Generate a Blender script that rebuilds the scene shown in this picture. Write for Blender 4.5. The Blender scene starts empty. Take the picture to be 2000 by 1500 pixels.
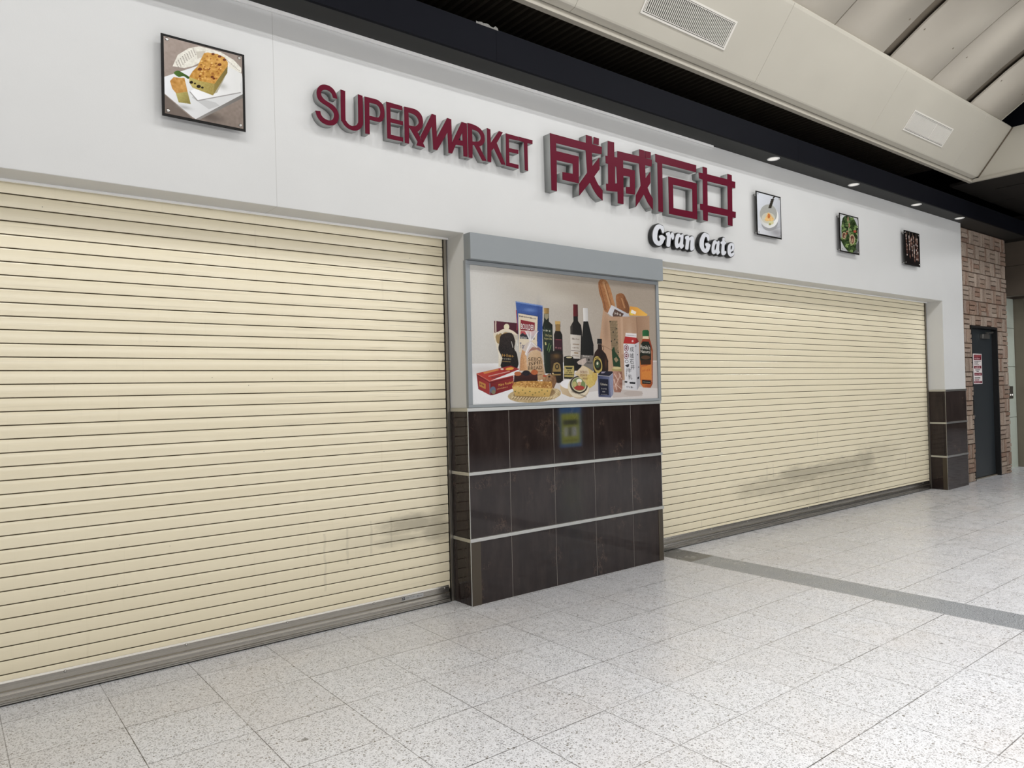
import bpy, bmesh, math, random
import numpy as np
from mathutils import Vector, Matrix

SC = bpy.context.scene
COL = SC.collection

# ------------------------------------------------------------------ camera, world, light, exposure
CAM_POS = Vector((0.0, -4.2466, 1.5))
YAW, PITCH, ROLL = 0.668507, 0.0124914, -0.0243231
F_PX = 1423.84
def make_camera():
    f = Vector((math.sin(YAW)*math.cos(PITCH), math.cos(YAW)*math.cos(PITCH), math.sin(PITCH)))
    r = Vector((math.cos(YAW), -math.sin(YAW), 0.0))
    u = r.cross(f)
    c, s = math.cos(ROLL), math.sin(ROLL)
    right, up = c*r + s*u, -s*r + c*u
    cd = bpy.data.cameras.new('camera')
    cd.sensor_fit = 'HORIZONTAL'; cd.sensor_width = 36.0
    cd.lens = F_PX/2000.0*36.0
    cd.clip_start = 0.05; cd.clip_end = 200
    cam = bpy.data.objects.new('camera', cd); COL.objects.link(cam)
    m = Matrix((( right.x, up.x, -f.x, CAM_POS.x), (right.y, up.y, -f.y, CAM_POS.y),
                (right.z, up.z, -f.z, CAM_POS.z), (0, 0, 0, 1)))
    cam.matrix_world = m
    SC.camera = cam
make_camera()

W = bpy.data.worlds.new('world'); SC.world = W; W.use_nodes = True
W.node_tree.nodes['Background'].inputs[0].default_value = (0.9, 0.95, 1.0, 1)
W.node_tree.nodes['Background'].inputs[1].default_value = 0.0

SC.view_settings.view_transform = 'Standard'
SC.view_settings.look = 'None'
SC.view_settings.gamma = 1.0
SC.view_settings.use_curve_mapping = False
SC.view_settings.exposure = 0.12
SC.display_settings.display_device = 'sRGB'

LAMP_COL = (0.985, 0.995, 1.0)
LAMP_X = [0.5 + 2.078*k for k in range(-2, 6)]
# rows of lamps under the vault: y, z, watts each, cone, radius
LAMP_ROWS = [(-2.5, 5.53, 44, 156, 0.04, 7), (-3.2, 5.66, 48, 156, 0.04, 7), (-4.6, 5.95, 262, 78, 0.12, 8), (-6.2, 5.95, 262, 78, 0.12, 8)]  # the two narrow-cone rows are added to brighten the floor
def lamp_light(x, y, z, w, size=0.05, angle=152):
    ld = bpy.data.lights.new('lamp_light', 'SPOT')
    ld.energy = w; ld.color = LAMP_COL; ld.shadow_soft_size = size
    ld.spot_size = math.radians(angle); ld.spot_blend = 0.15 if angle > 100 else 0.6
    o = bpy.data.objects.new('lamp_light', ld); COL.objects.link(o)
    o.location = (x, y, z)
    return o
for _y, _z, _w, _a, _r, _n in LAMP_ROWS:
    for _x in LAMP_X[:_n]:
        lamp_light(_x, _y, _z, _w, _r, _a)
HALL_LAMPS = [(12.2, -2.4), (13.8, -5.0), (17.7, -5.0), (22.5, -5.0)]  # the first is added to brighten the brick wall
for _x, _y in HALL_LAMPS:
    lamp_light(_x, _y, 4.12, 70.0 if _x < 13 else 150.0, 0.10)
# unseen fill light across the concourse, added to brighten wall and shutters
FILL_BAND = (-5.0, 17.0, -10.62, 2.35, 4.05)
_l = bpy.data.lights.new('fill_band_light', 'AREA'); _l.shape = 'RECTANGLE'
_l.size = FILL_BAND[1]-FILL_BAND[0]; _l.size_y = FILL_BAND[4]-FILL_BAND[3]
_l.energy = 305.0; _l.color = (0.99, 0.995, 1.0)
_o = bpy.data.objects.new('fill_band_light', _l); COL.objects.link(_o)
_o.location = ((FILL_BAND[0]+FILL_BAND[1])/2, FILL_BAND[2], (FILL_BAND[3]+FILL_BAND[4])/2)
_o.rotation_euler = (math.radians(90), 0, 0)      # faces +Y, the shop front

# ------------------------------------------------------------------ key dimensions (metres)
ZT = 3.824      # underside of the soffit
ZH = 2.644      # underside of the header over the shutters
DS = 0.2305     # shutters stand this far behind the wall front
PX0, PX1 = 2.948, 5.012      # middle pier
QX0, QX1 = 11.061, 11.785    # right pier
YB = 0.09       # brick wall plane

# ------------------------------------------------------------------ helpers
def lin(c):
    out = []
    for v in c[:3]:
        v = v/255.0
        out.append(v/12.92 if v <= 0.04045 else ((v+0.055)/1.055)**2.4)
    return (out[0], out[1], out[2], 1.0)

class NT:
    """small wrapper to wire material nodes"""
    def __init__(s, name):
        s.m = bpy.data.materials.new(name); s.m.use_nodes = True
        s.t = s.m.node_tree; s.b = s.t.nodes['Principled BSDF']
        s._pos = None
    def new(s, typ, **kw):
        n = s.t.nodes.new(typ)
        for k, v in kw.items(): setattr(n, k, v)
        return n
    def put(s, sock, v):
        if isinstance(v, bpy.types.NodeSocket): s.t.links.new(v, sock)
        elif v is not None: sock.default_value = v
    def math(s, op, a, b=None, c=None, clamp=False):
        n = s.new('ShaderNodeMath', operation=op); n.use_clamp = clamp
        for i, v in enumerate((a, b, c)):
            if v is not None: s.put(n.inputs[i], v)
        return n.outputs[0]
    def pos(s):
        if s._pos is None:
            g = s.new('ShaderNodeNewGeometry'); s._pos = g.outputs['Position']
        return s._pos
    def xyz(s, v=None):
        n = s.new('ShaderNodeSeparateXYZ'); s.put(n.inputs[0], v or s.pos()); return n.outputs
    def comb(s, x, y, z):
        n = s.new('ShaderNodeCombineXYZ')
        for i, v in enumerate((x, y, z)): s.put(n.inputs[i], v)
        return n.outputs[0]
    def scale(s, v, sc):
        n = s.new('ShaderNodeVectorMath', operation='MULTIPLY'); s.put(n.inputs[0], v); n.inputs[1].default_value = sc
        return n.outputs[0]
    def noise(s, vec, scale, detail=2.0, rough=0.5, col=False):
        n = s.new('ShaderNodeTexNoise'); s.put(n.inputs['Vector'], vec)
        n.inputs['Scale'].default_value = scale; n.inputs['Detail'].default_value = detail
        n.inputs['Roughness'].default_value = rough
        return n.outputs['Color' if col else 'Fac']
    def voro(s, vec, scale, feature='F1', rnd=1.0):
        n = s.new('ShaderNodeTexVoronoi', feature=feature); s.put(n.inputs['Vector'], vec)
        n.inputs['Scale'].default_value = scale; n.inputs['Randomness'].default_value = rnd
        return n.outputs
    def white(s, vec):
        n = s.new('ShaderNodeTexWhiteNoise', noise_dimensions='3D'); s.put(n.inputs['Vector'], vec)
        return n.outputs['Value']
    def ramp(s, fac, a, b, lo=0.0, hi=1.0):
        n = s.new('ShaderNodeMapRange', clamp=True); s.put(n.inputs[0], fac)
        n.inputs[1].default_value = a; n.inputs[2].default_value = b
        n.inputs[3].default_value = lo; n.inputs[4].default_value = hi
        n.interpolation_type = 'SMOOTHSTEP'
        return n.outputs[0]
    def mix(s, fac, a, b, blend='MIX'):
        n = s.new('ShaderNodeMix', data_type='RGBA', blend_type=blend)
        s.put(n.inputs[0], fac); s.put(n.inputs[6], a); s.put(n.inputs[7], b)
        return n.outputs[2]
    def attr(s, name):
        n = s.new('ShaderNodeAttribute'); n.attribute_name = name; return n.outputs['Color']
    def bump(s, h, strength=0.3, dist=0.01):
        n = s.new('ShaderNodeBump'); n.inputs['Strength'].default_value = strength
        n.inputs['Distance'].default_value = dist; s.put(n.inputs['Height'], h)
        s.t.links.new(n.outputs[0], s.b.inputs['Normal'])
    def fin(s, col, rough=0.5, metal=0.0, spec=0.5):
        s.put(s.b.inputs['Base Color'], col); s.put(s.b.inputs['Roughness'], rough)
        s.put(s.b.inputs['Metallic'], metal); s.b.inputs['Specular IOR Level'].default_value = spec
        return s.m

def plain(name, rgb, rough=0.5, metal=0.0, spec=0.5, var=0.05, vs=6.0):
    """flat paint or metal with faint cloudy unevenness"""
    n = NT(name)
    f = n.noise(n.pos(), vs, 3.0)
    c = lin(rgb)
    lo = tuple(v*(1-var) for v in c[:3])+(1,); hi = tuple(min(1, v*(1+var)) for v in c[:3])+(1,)
    return n.fin(n.mix(f, lo, hi), rough, metal, spec)

# ------------------------------------------------------------------ mesh builders
class MB:
    def __init__(s): s.bm = bmesh.new()
    def box(s, x0, x1, y0, y1, z0, z1, mi=0):
        v = [s.bm.verts.new(p) for p in ((x0,y0,z0),(x1,y0,z0),(x1,y1,z0),(x0,y1,z0),(x0,y0,z1),(x1,y0,z1),(x1,y1,z1),(x0,y1,z1))]
        for q in ((0,3,2,1),(4,5,6,7),(0,1,5,4),(1,2,6,5),(2,3,7,6),(3,0,4,7)):
            f = s.bm.faces.new([v[i] for i in q]); f.material_index = mi
        return v
    def hexa(s, p, mi=0):
        v = [s.bm.verts.new(q) for q in p]
        for q in ((0,3,2,1),(4,5,6,7),(0,1,5,4),(1,2,6,5),(2,3,7,6),(3,0,4,7)):
            f = s.bm.faces.new([v[i] for i in q]); f.material_index = mi
    def prof(s, pts, x0, x1, closed=True, mi=0):
        """extrude a (y,z) outline along x"""
        a = [s.bm.verts.new((x0, y, z)) for y, z in pts]; b = [s.bm.verts.new((x1, y, z)) for y, z in pts]
        n = len(pts)
        for i in range(n if closed else n-1):
            j = (i+1) % n
            f = s.bm.faces.new((a[i], a[j], b[j], b[i])); f.material_index = mi
        if closed:
            s.bm.faces.new(a[::-1]).material_index = mi; s.bm.faces.new(b).material_index = mi
    def cyl(s, p0, p1, r0, r1=None, n=20, mi=0, cap=True):
        r1 = r0 if r1 is None else r1
        p0, p1 = Vector(p0), Vector(p1); d = (p1-p0).normalized()
        u = d.orthogonal().normalized(); w = d.cross(u)
        A, B = [], []
        for i in range(n):
            t = 2*math.pi*i/n; o = u*math.cos(t)+w*math.sin(t)
            A.append(s.bm.verts.new(p0+o*r0)); B.append(s.bm.verts.new(p1+o*r1))
        for i in range(n):
            j = (i+1) % n; f = s.bm.faces.new((A[i], A[j], B[j], B[i])); f.smooth = True; f.material_index = mi
        if cap:
            s.bm.faces.new(A[::-1]).material_index = mi; s.bm.faces.new(B).material_index = mi
    def lathe(s, c, axis, prof, n=24, mi=0):
        """prof: list of (radius, distance along axis)"""
        c = Vector(c); d = Vector(axis).normalized(); u = d.orthogonal().normalized(); w = d.cross(u)
        rings = []
        for r, h in prof:
            rings.append([s.bm.verts.new(c+d*h+(u*math.cos(2*math.pi*i/n)+w*math.sin(2*math.pi*i/n))*max(r, 1e-5)) for i in range(n)])
        for A, B in zip(rings, rings[1:]):
            for i in range(n):
                j = (i+1) % n; f = s.bm.faces.new((A[i], A[j], B[j], B[i])); f.smooth = True; f.material_index = mi
    def build(s, name, mats, parent=None, bevel=0.0, loc=None):
        bmesh.ops.recalc_face_normals(s.bm, faces=s.bm.faces)
        me = bpy.data.meshes.new(name); s.bm.to_mesh(me); s.bm.free()
        o = bpy.data.objects.new(name, me); COL.objects.link(o)
        for m in (mats if isinstance(mats, (list, tuple)) else [mats]): me.materials.append(m)
        if parent is not None:
            o.parent = parent
            o.matrix_parent_inverse = Matrix.Translation(-parent.location)
        if bevel:
            b = o.modifiers.new('bevel', 'BEVEL'); b.width = bevel; b.segments = 2; b.limit_method = 'ANGLE'
        return o

def tag(o, label=None, cat=None, group=None, kind=None):
    if label: o['label'] = label
    if cat: o['category'] = cat
    if group: o['group'] = group
    if kind: o['kind'] = kind
    return o
def empty(name, loc, label=None, cat=None, group=None):
    o = bpy.data.objects.new(name, None); COL.objects.link(o); o.location = loc
    o.empty_display_size = 0.1
    return tag(o, label, cat, group)
def struct(o): return tag(o, kind='structure')
def copy_tree(o, parent=None, shift=None):
    """copy of a thing with copies of its parts (mesh data shared)"""
    c = o.copy(); COL.objects.link(c)
    if parent is not None:
        c.parent = parent; c.matrix_parent_inverse = o.matrix_parent_inverse.copy()
    if shift is not None: c.location = Vector(o.location)+Vector(shift)
    for ch in list(o.children): copy_tree(ch, c)
    return c

def spline(loop):
    """flat [x,z,s,...] outline (mm) -> smooth list of points in metres; s=1 marks a curved point"""
    p = [(loop[i]/1000.0, loop[i+1]/1000.0, loop[i+2]) for i in range(0, len(loop), 3)]
    n = len(p); out = []
    for i in range(n):
        p0, p1, p2, p3 = p[i-1], p[i], p[(i+1) % n], p[(i+2) % n]
        out.append(p1[:2])
        if p1[2] or p2[2]:
            m1 = [(p2[k]-p0[k])*0.5 if p1[2] else (p2[k]-p1[k]) for k in (0, 1)]
            m2 = [(p3[k]-p1[k])*0.5 if p2[2] else (p2[k]-p1[k]) for k in (0, 1)]
            for q in (0.25, 0.5, 0.75):
                a, b, c, d = 2*q**3-3*q**2+1, q**3-2*q**2+q, -2*q**3+3*q**2, q**3-q**2
                out.append(tuple(a*p1[k]+b*m1[k]+c*p2[k]+d*m2[k] for k in (0, 1)))
    return out
def plate(name, loops, y_front, depth, m, parent=None, bevel=0.0):
    """solid cut-out in the wall plane: outlines in (x,z), front face at y_front"""
    cu = bpy.data.curves.new('outline', 'CURVE'); cu.dimensions = '2D'; cu.fill_mode = 'BOTH'
    cu.extrude = depth/2; cu.bevel_depth = bevel; cu.bevel_resolution = 1
    if bevel: cu.extrude = depth/2-bevel
    for lp in loops:
        pts = spline(lp); sp = cu.splines.new('POLY'); sp.points.add(len(pts)-1); sp.use_cyclic_u = True
        for q, (x, z) in zip(sp.points, pts): q.co = (x, z, 0, 1)
    t = bpy.data.objects.new('outline', cu); COL.objects.link(t)
    dg = bpy.context.evaluated_depsgraph_get(); dg.update()
    me = bpy.data.meshes.new_from_object(t.evaluated_get(dg)); me.name = name
    bpy.data.objects.remove(t); bpy.data.curves.remove(cu)
    for v in me.vertices:
        x, z, h = v.co; v.co = (x, y_front+depth/2-h, z)
    bm = bmesh.new(); bm.from_mesh(me); bmesh.ops.remove_doubles(bm, verts=bm.verts, dist=1e-5)
    bmesh.ops.recalc_face_normals(bm, faces=bm.faces); bm.to_mesh(me); bm.free()
    me.materials.clear(); me.materials.append(m)
    o = bpy.data.objects.new(name, me); COL.objects.link(o)
    if parent is not None:
        o.parent = parent; o.matrix_parent_inverse = Matrix.Translation(-parent.location)
    return o

# ------------------------------------------------------------------ printed pictures
# Artwork is stored as flat coloured shapes in millimetres from the print's lower left corner,
# and printed onto a fine grid of coloured vertices; lettering is added as flat glyph shapes on top.
PRINT = {}
PRINT['poster']=[
['P',(206,203,197),[-46,1040,2192,1081,2157,244,-69,244],{'c':(166,151,135),'g':[43,632,1663,597],'n':5}],
['G',(222,216,205),[645,878,159,60],{'a':0.45}],
['G',(222,216,205),[828,810,194,61],{'a':0.45}],
['G',(215,208,196),[493,917,180,59],{'a':0.4}],
['G',(150,134,112),[997,903,568,124],{'a':0.35}],
['G',(215,212,207),[126,729,165,281],{'a':0.5}],
['P',(236,236,238),[-68,291,893,308,2161,335,2141,-137,-78,-56],{'c':(214,206,202),'g':[86,169,1894,154],'n':3}],
['G',(170,160,152),[123,244,177,47],{'a':0.4}],
['P',(186,172,164),[1310,308,2160,325,2150,76,1549,119],{'a':0.75}],
['P',(196,184,178),[649,214,1490,222,1486,92,1110,67,698,85],{'a':0.6}],
['P',(182,166,158),[1797,46,1791,39,1773,34,1745,29,1711,27,1673,27,1636,28,1603,32,1577,38,1560,44,1555,51,1561,57,1578,63,1604,68,1638,70,1675,71,1713,69,1747,65,1774,60,1791,53],{'a':0.8}],
['P',(188,174,166),[1408,93,1790,65,1788,23,1421,18],{'a':0.7}],
['P',(226,214,190),[211,607,447,589,446,503,402,433,388,269,242,268,245,363,203,496],{'c':(190,178,160),'g':[214,429,437,434],'n':10}],
['P',(88,26,44),[211,605,448,596,443,510,353,541,284,539,212,517],{'c':(70,18,34),'g':[218,563,442,572]}],
['P',(214,196,176),[221,604,231,603,230,523,220,523]],
['P',(226,216,180),[351,566,350,559,346,552,340,547,333,544,325,542,317,543,310,546,304,551,301,557,300,564,301,571,305,578,311,583,318,587,326,588,334,588,341,585,347,580,350,573]],
['P',(160,130,80),[296,480,293,467,287,456,279,446,268,440,256,438,244,440,234,445,226,454,221,465,219,478,221,490,227,501,236,511,247,517,258,519,270,517,281,512,289,503,294,492]],
['P',(170,135,80),[352,500,350,492,345,484,337,478,327,474,317,472,306,473,297,477,289,482,285,490,283,498,285,507,290,514,298,520,308,525,318,526,329,525,338,522,346,516,351,509]],
['P',(44,32,28),[275,505,303,516,340,523,370,521,387,507,397,483,403,461,401,441,395,423,393,406,399,393,410,383,418,365,425,331,431,291,419,262,373,252,311,252,268,262,261,281,272,309,278,336,269,357,255,377,246,396,246,415,251,432,256,450,259,470,263,489],{'c':(24,18,18),'g':[275,498,269,295],'n':14}],
['P',(226,210,186),[250,524,259,532,271,540,285,545,300,549,318,551,336,551,357,547,379,540,397,532,409,524,418,515,422,509,421,506,416,506,405,509,385,516,360,527,336,534,314,533,293,527,276,522,260,515,248,507,241,504,240,508,244,516]],
['P',(190,140,60),[282,346,283,366,277,365,277,346],{'a':0.9}],
['P',(190,140,60),[279,354,292,353,293,357,280,358],{'a':0.8}],
['P',(190,140,60),[301,345,301,364,296,364,295,345],{'a':0.9}],
['P',(190,140,60),[298,352,310,352,310,356,298,357],{'a':0.8}],
['P',(190,140,60),[316,344,329,344,330,364,317,365],{'a':0.75}],
['P',(190,140,60),[335,343,349,343,350,358,335,359],{'a':0.75}],
['P',(190,140,60),[356,342,357,358,351,358,351,342],{'a':0.9}],
['P',(190,140,60),[354,348,366,347,367,352,354,352],{'a':0.8}],
['P',(190,140,60),[375,341,376,357,370,356,370,341],{'a':0.9}],
['P',(190,140,60),[372,347,386,346,387,351,373,351],{'a':0.8}],
['P',(210,200,170),[280,326,280,335,277,335,277,326],{'a':0.9}],
['P',(210,200,170),[278,329,285,329,285,331,279,331],{'a':0.8}],
['P',(210,200,170),[288,326,288,335,286,335,285,326],{'a':0.9}],
['P',(210,200,170),[287,329,292,329,292,331,287,331],{'a':0.8}],
['P',(210,200,170),[295,325,302,325,302,332,296,333],{'a':0.75}],
['P',(210,200,170),[305,325,306,335,303,335,303,325],{'a':0.9}],
['P',(210,200,170),[304,329,309,329,309,331,304,331],{'a':0.8}],
['P',(210,200,170),[312,325,318,325,318,332,313,332],{'a':0.75}],
['P',(210,200,170),[322,325,323,333,320,333,320,324],{'a':0.9}],
['P',(210,200,170),[321,328,327,328,327,330,321,330],{'a':0.8}],
['P',(210,200,170),[330,324,336,324,337,334,330,334],{'a':0.75}],
['P',(210,200,170),[340,324,340,333,337,333,337,324],{'a':0.9}],
['P',(210,200,170),[338,327,345,327,345,329,338,329],{'a':0.8}],
['P',(210,200,170),[348,324,349,332,346,332,345,324],{'a':0.9}],
['P',(210,200,170),[347,327,352,327,352,329,347,329],{'a':0.8}],
['P',(210,200,170),[357,323,357,332,354,332,354,323],{'a':0.9}],
['P',(210,200,170),[356,327,361,327,361,329,356,329],{'a':0.8}],
['P',(150,120,70),[277,310,354,306,355,310,278,314]],
['P',(240,236,224),[217,482,229,436,234,437,222,484],{'a':0.7}],
['P',(240,236,224),[365,459,377,412,384,413,371,460],{'a':0.7}],
['P',(240,236,224),[243,375,255,328,261,330,249,377],{'a':0.7}],
['P',(240,236,224),[409,474,422,426,428,427,415,475],{'a':0.7}],
['P',(52,86,160),[416,760,681,742,666,389,436,379,433,571],{'c':(42,72,150),'g':[428,709,657,509],'n':8}],
['P',(110,140,200),[416,760,681,742,680,732,416,751]],
['G',(120,150,210),[553,701,64,15],{'a':0.6}],
['G',(30,50,110),[641,607,18,113],{'a':0.5}],
['P',(222,205,178),[438,673,632,658,612,382,436,379],{'n':4}],
['P',(40,60,120),[437,671,631,655,632,660,438,676]],
['P',(40,60,120),[629,658,615,466,622,466,635,658]],
['P',(170,50,60),[417,694,423,598,430,599,425,695]],
['P',(170,50,60),[423,598,419,543,427,544,430,599]],
['P',(50,46,60),[446,646,454,646,454,655,446,656],{'a':0.75}],
['P',(50,46,60),[456,645,463,645,463,655,456,655],{'a':0.75}],
['P',(50,46,60),[466,644,474,644,474,652,466,653],{'a':0.75}],
['P',(50,46,60),[476,644,482,643,482,653,476,654],{'a':0.75}],
['P',(50,46,60),[487,643,487,651,484,651,484,643],{'a':0.9}],
['P',(50,46,60),[486,646,493,645,494,648,486,648],{'a':0.8}],
['P',(50,46,60),[496,642,502,641,502,651,496,651],{'a':0.75}],
['P',(50,46,60),[507,641,507,650,504,650,504,641],{'a':0.9}],
['P',(50,46,60),[505,644,511,644,512,646,506,647],{'a':0.8}],
['P',(50,46,60),[517,640,518,651,514,651,514,640],{'a':0.9}],
['P',(50,46,60),[515,644,523,643,523,646,516,647],{'a':0.8}],
['P',(50,46,60),[527,639,527,649,524,649,524,639],{'a':0.9}],
['P',(50,46,60),[525,643,533,642,534,644,526,645],{'a':0.8}],
['P',(50,46,60),[537,638,538,648,534,648,534,638],{'a':0.9}],
['P',(50,46,60),[535,642,542,641,542,644,536,645],{'a':0.8}],
['P',(50,46,60),[547,637,548,649,544,648,544,637],{'a':0.9}],
['P',(50,46,60),[546,642,552,641,553,644,546,644],{'a':0.8}],
['P',(50,46,60),[556,636,564,636,564,646,556,647],{'a':0.75}],
['P',(50,46,60),[567,636,568,644,565,644,564,635],{'a':0.9}],
['P',(50,46,60),[566,639,572,638,572,640,566,641],{'a':0.8}],
['P',(50,46,60),[578,635,578,643,575,643,574,635],{'a':0.9}],
['P',(50,46,60),[576,637,583,637,584,639,577,640],{'a':0.8}],
['P',(50,46,60),[588,634,588,643,585,643,585,634],{'a':0.9}],
['P',(50,46,60),[586,637,593,636,594,639,587,639],{'a':0.8}],
['P',(50,46,60),[598,633,598,643,595,643,595,633],{'a':0.9}],
['P',(50,46,60),[596,637,602,636,603,639,597,639],{'a':0.8}],
['P',(50,46,60),[608,632,609,643,605,643,605,632],{'a':0.9}],
['P',(50,46,60),[606,636,614,636,615,638,607,639],{'a':0.8}],
['P',(140,30,42),[461,624,599,608,593,542,455,545]],
['T',(238,234,232),[463.2,555.3,588.1,549.2,40.0],'BOULDER'],
['P',(190,70,76),[458,539,593,539,592,507,454,510]],
['P',(44,44,54),[450,510,476,526,502,512,529,525,565,506,592,514,591,479,449,482]],
['T',(220,214,206),[454.7,482.6,518.8,478.8,16.5],'NATURAL'],
['T',(40,58,110),[445.4,410.0,491.5,407.5,42.7],'Tor'],
['P',(28,40,26),[690,624,697,723,744,725,741,622,777,599,777,513,783,220,684,220,674,580],{'c':(14,18,12),'g':[682,439,776,441],'n':3}],
['P',(190,150,80),[692,724,746,724,743,683,694,680],{'c':(130,95,45),'g':[691,701,745,704]}],
['P',(150,140,110),[697,679,740,681,736,650,717,632,697,652]],
['P',(32,46,34),[679,570,775,566,775,398,681,411]],
['P',(206,200,176),[689,545,689,558,684,558,684,545],{'a':0.9}],
['P',(206,200,176),[686,550,698,549,698,553,687,554],{'a':0.8}],
['P',(206,200,176),[704,545,718,544,719,558,705,558],{'a':0.75}],
['P',(206,200,176),[724,544,725,557,720,556,720,544],{'a':0.9}],
['P',(206,200,176),[722,548,732,548,733,551,723,552],{'a':0.8}],
['P',(206,200,176),[740,543,752,542,752,555,740,556],{'a':0.75}],
['T',(190,180,130),[699.4,507.0,767.2,503.9,18.4],'Olio Extra'],
['T',(190,180,130),[687.4,483.3,766.4,480.4,15.5],'Vergine d’Oliva'],
['P',(200,190,120),[693,460,698,439,711,441,706,462]],
['P',(90,120,60),[735,456,714,398,723,397,744,454]],
['P',(100,130,70),[754,442,729,384,736,383,761,440]],
['P',(120,130,110),[695,581,691,298,694,298,698,581],{'a':0.5}],
['P',(30,20,16),[807,557,807,625,860,627,857,555,877,523,878,299,786,299,789,520],{'c':(14,10,8),'g':[791,442,878,444],'n':3}],
['P',(200,160,86),[804,628,860,629,857,605,805,603]],
['P',(150,115,60),[811,603,855,605,855,551,807,551]],
['P',(60,22,34),[793,492,874,487,873,400,792,406]],
['P',(170,110,110),[799,417,809,416,809,428,800,428],{'a':0.75}],
['P',(170,110,110),[814,416,815,429,811,429,811,416],{'a':0.9}],
['P',(170,110,110),[812,421,820,421,821,424,813,424],{'a':0.8}],
['P',(170,110,110),[826,415,834,415,834,425,826,425],{'a':0.75}],
['P',(170,110,110),[841,414,842,425,838,425,837,414],{'a':0.9}],
['P',(170,110,110),[839,418,850,418,851,421,840,421],{'a':0.8}],
['P',(170,110,110),[853,414,861,413,862,424,853,424],{'a':0.75}],
['P',(150,60,70),[806,483,864,481,865,485,807,487]],
['P',(30,24,22),[1000,636,1002,768,1052,770,1050,639,1082,607,1092,552,1074,241,994,241,962,343,965,591],{'c':(10,8,8),'g':[963,518,1091,522],'n':3}],
['P',(110,20,28),[1002,770,1051,771,1052,676,999,675],{'c':(70,12,18),'g':[1001,739,1054,742]}],
['P',(130,120,110),[980,606,976,533,982,533,986,607],{'a':0.6}],
['P',(214,206,196),[963,530,1079,525,1066,336,962,340],{'c':(180,170,158),'g':[966,445,1076,448],'n':3}],
['P',(110,96,84),[980,490,988,489,988,502,980,502],{'a':0.75}],
['P',(110,96,84),[991,489,1000,489,1000,501,992,501],{'a':0.75}],
['P',(110,96,84),[1004,489,1005,499,1001,498,1001,489],{'a':0.9}],
['P',(110,96,84),[1003,492,1010,492,1011,495,1003,495],{'a':0.8}],
['P',(110,96,84),[1016,489,1016,499,1013,499,1012,489],{'a':0.9}],
['P',(110,96,84),[1014,493,1021,493,1022,495,1014,495],{'a':0.8}],
['P',(110,96,84),[1027,489,1028,500,1024,500,1024,489],{'a':0.9}],
['P',(110,96,84),[1026,493,1032,493,1033,495,1026,495],{'a':0.8}],
['P',(110,96,84),[1037,488,1044,488,1044,497,1037,498],{'a':0.75}],
['P',(110,96,84),[1048,488,1058,488,1058,497,1049,498],{'a':0.75}],
['P',(150,130,110),[986,450,1056,447,1057,455,987,457]],
['P',(120,100,84),[987,420,987,428,984,428,984,420],{'a':0.9}],
['P',(120,100,84),[985,423,994,423,994,425,986,426],{'a':0.8}],
['P',(120,100,84),[996,420,1005,420,1005,429,997,429],{'a':0.75}],
['P',(120,100,84),[1009,420,1009,429,1006,429,1006,420],{'a':0.9}],
['P',(120,100,84),[1007,423,1014,423,1015,426,1008,426],{'a':0.8}],
['P',(120,100,84),[1020,420,1020,429,1017,429,1017,420],{'a':0.9}],
['P',(120,100,84),[1018,423,1026,423,1026,425,1019,426],{'a':0.8}],
['P',(120,100,84),[1029,420,1037,420,1037,431,1030,431],{'a':0.75}],
['P',(120,100,84),[1040,419,1048,419,1048,428,1041,428],{'a':0.75}],
['P',(60,40,30),[966,402,1068,396,1069,399,967,405]],
['P',(150,120,84),[999,379,1043,377,1044,387,1000,389]],
['P',(120,100,84),[979,358,979,365,976,365,976,358],{'a':0.9}],
['P',(120,100,84),[977,361,983,360,984,362,977,363],{'a':0.8}],
['P',(120,100,84),[986,358,991,357,991,367,986,367],{'a':0.75}],
['P',(120,100,84),[996,357,997,365,994,365,994,357],{'a':0.9}],
['P',(120,100,84),[995,360,1000,360,1001,362,995,362],{'a':0.8}],
['P',(120,100,84),[1005,357,1006,367,1003,367,1002,357],{'a':0.9}],
['P',(120,100,84),[1004,361,1011,361,1011,363,1004,363],{'a':0.8}],
['P',(120,100,84),[1013,357,1018,356,1018,364,1013,364],{'a':0.75}],
['P',(120,100,84),[1023,356,1023,364,1020,364,1020,356],{'a':0.9}],
['P',(120,100,84),[1022,359,1028,359,1028,361,1022,361],{'a':0.8}],
['P',(120,100,84),[1032,356,1032,365,1029,365,1029,356],{'a':0.9}],
['P',(120,100,84),[1030,359,1037,359,1037,361,1031,361],{'a':0.8}],
['P',(120,100,84),[1041,355,1041,362,1038,362,1038,355],{'a':0.9}],
['P',(120,100,84),[1039,358,1045,357,1045,360,1040,360],{'a':0.8}],
['P',(120,100,84),[1050,355,1050,363,1047,363,1047,355],{'a':0.9}],
['P',(120,100,84),[1048,358,1054,358,1054,360,1049,360],{'a':0.8}],
['P',(22,22,18),[1110,637,1111,745,1161,748,1161,640,1195,533,1217,451,1211,241,1081,241,1075,344,1084,478,1098,552],{'c':(10,10,10),'g':[1082,448,1219,451],'n':3}],
['P',(224,220,216),[1109,746,1162,748,1162,640,1110,639],{'c':(190,186,184),'g':[1108,708,1165,711]}],
['P',(120,112,106),[1076,368,1216,365,1209,241,1081,241],{'n':4}],
['P',(50,46,44),[1115,300,1115,315,1111,315,1110,300],{'a':0.9}],
['P',(50,46,44),[1113,306,1121,306,1122,309,1113,309],{'a':0.8}],
['P',(50,46,44),[1129,300,1129,313,1125,313,1124,300],{'a':0.9}],
['P',(50,46,44),[1127,305,1134,304,1135,308,1127,308],{'a':0.8}],
['P',(50,46,44),[1141,299,1152,299,1152,312,1141,312],{'a':0.75}],
['P',(50,46,44),[1155,298,1164,298,1164,311,1155,311],{'a':0.75}],
['P',(50,46,44),[1169,298,1177,297,1177,310,1169,311],{'a':0.75}],
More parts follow.
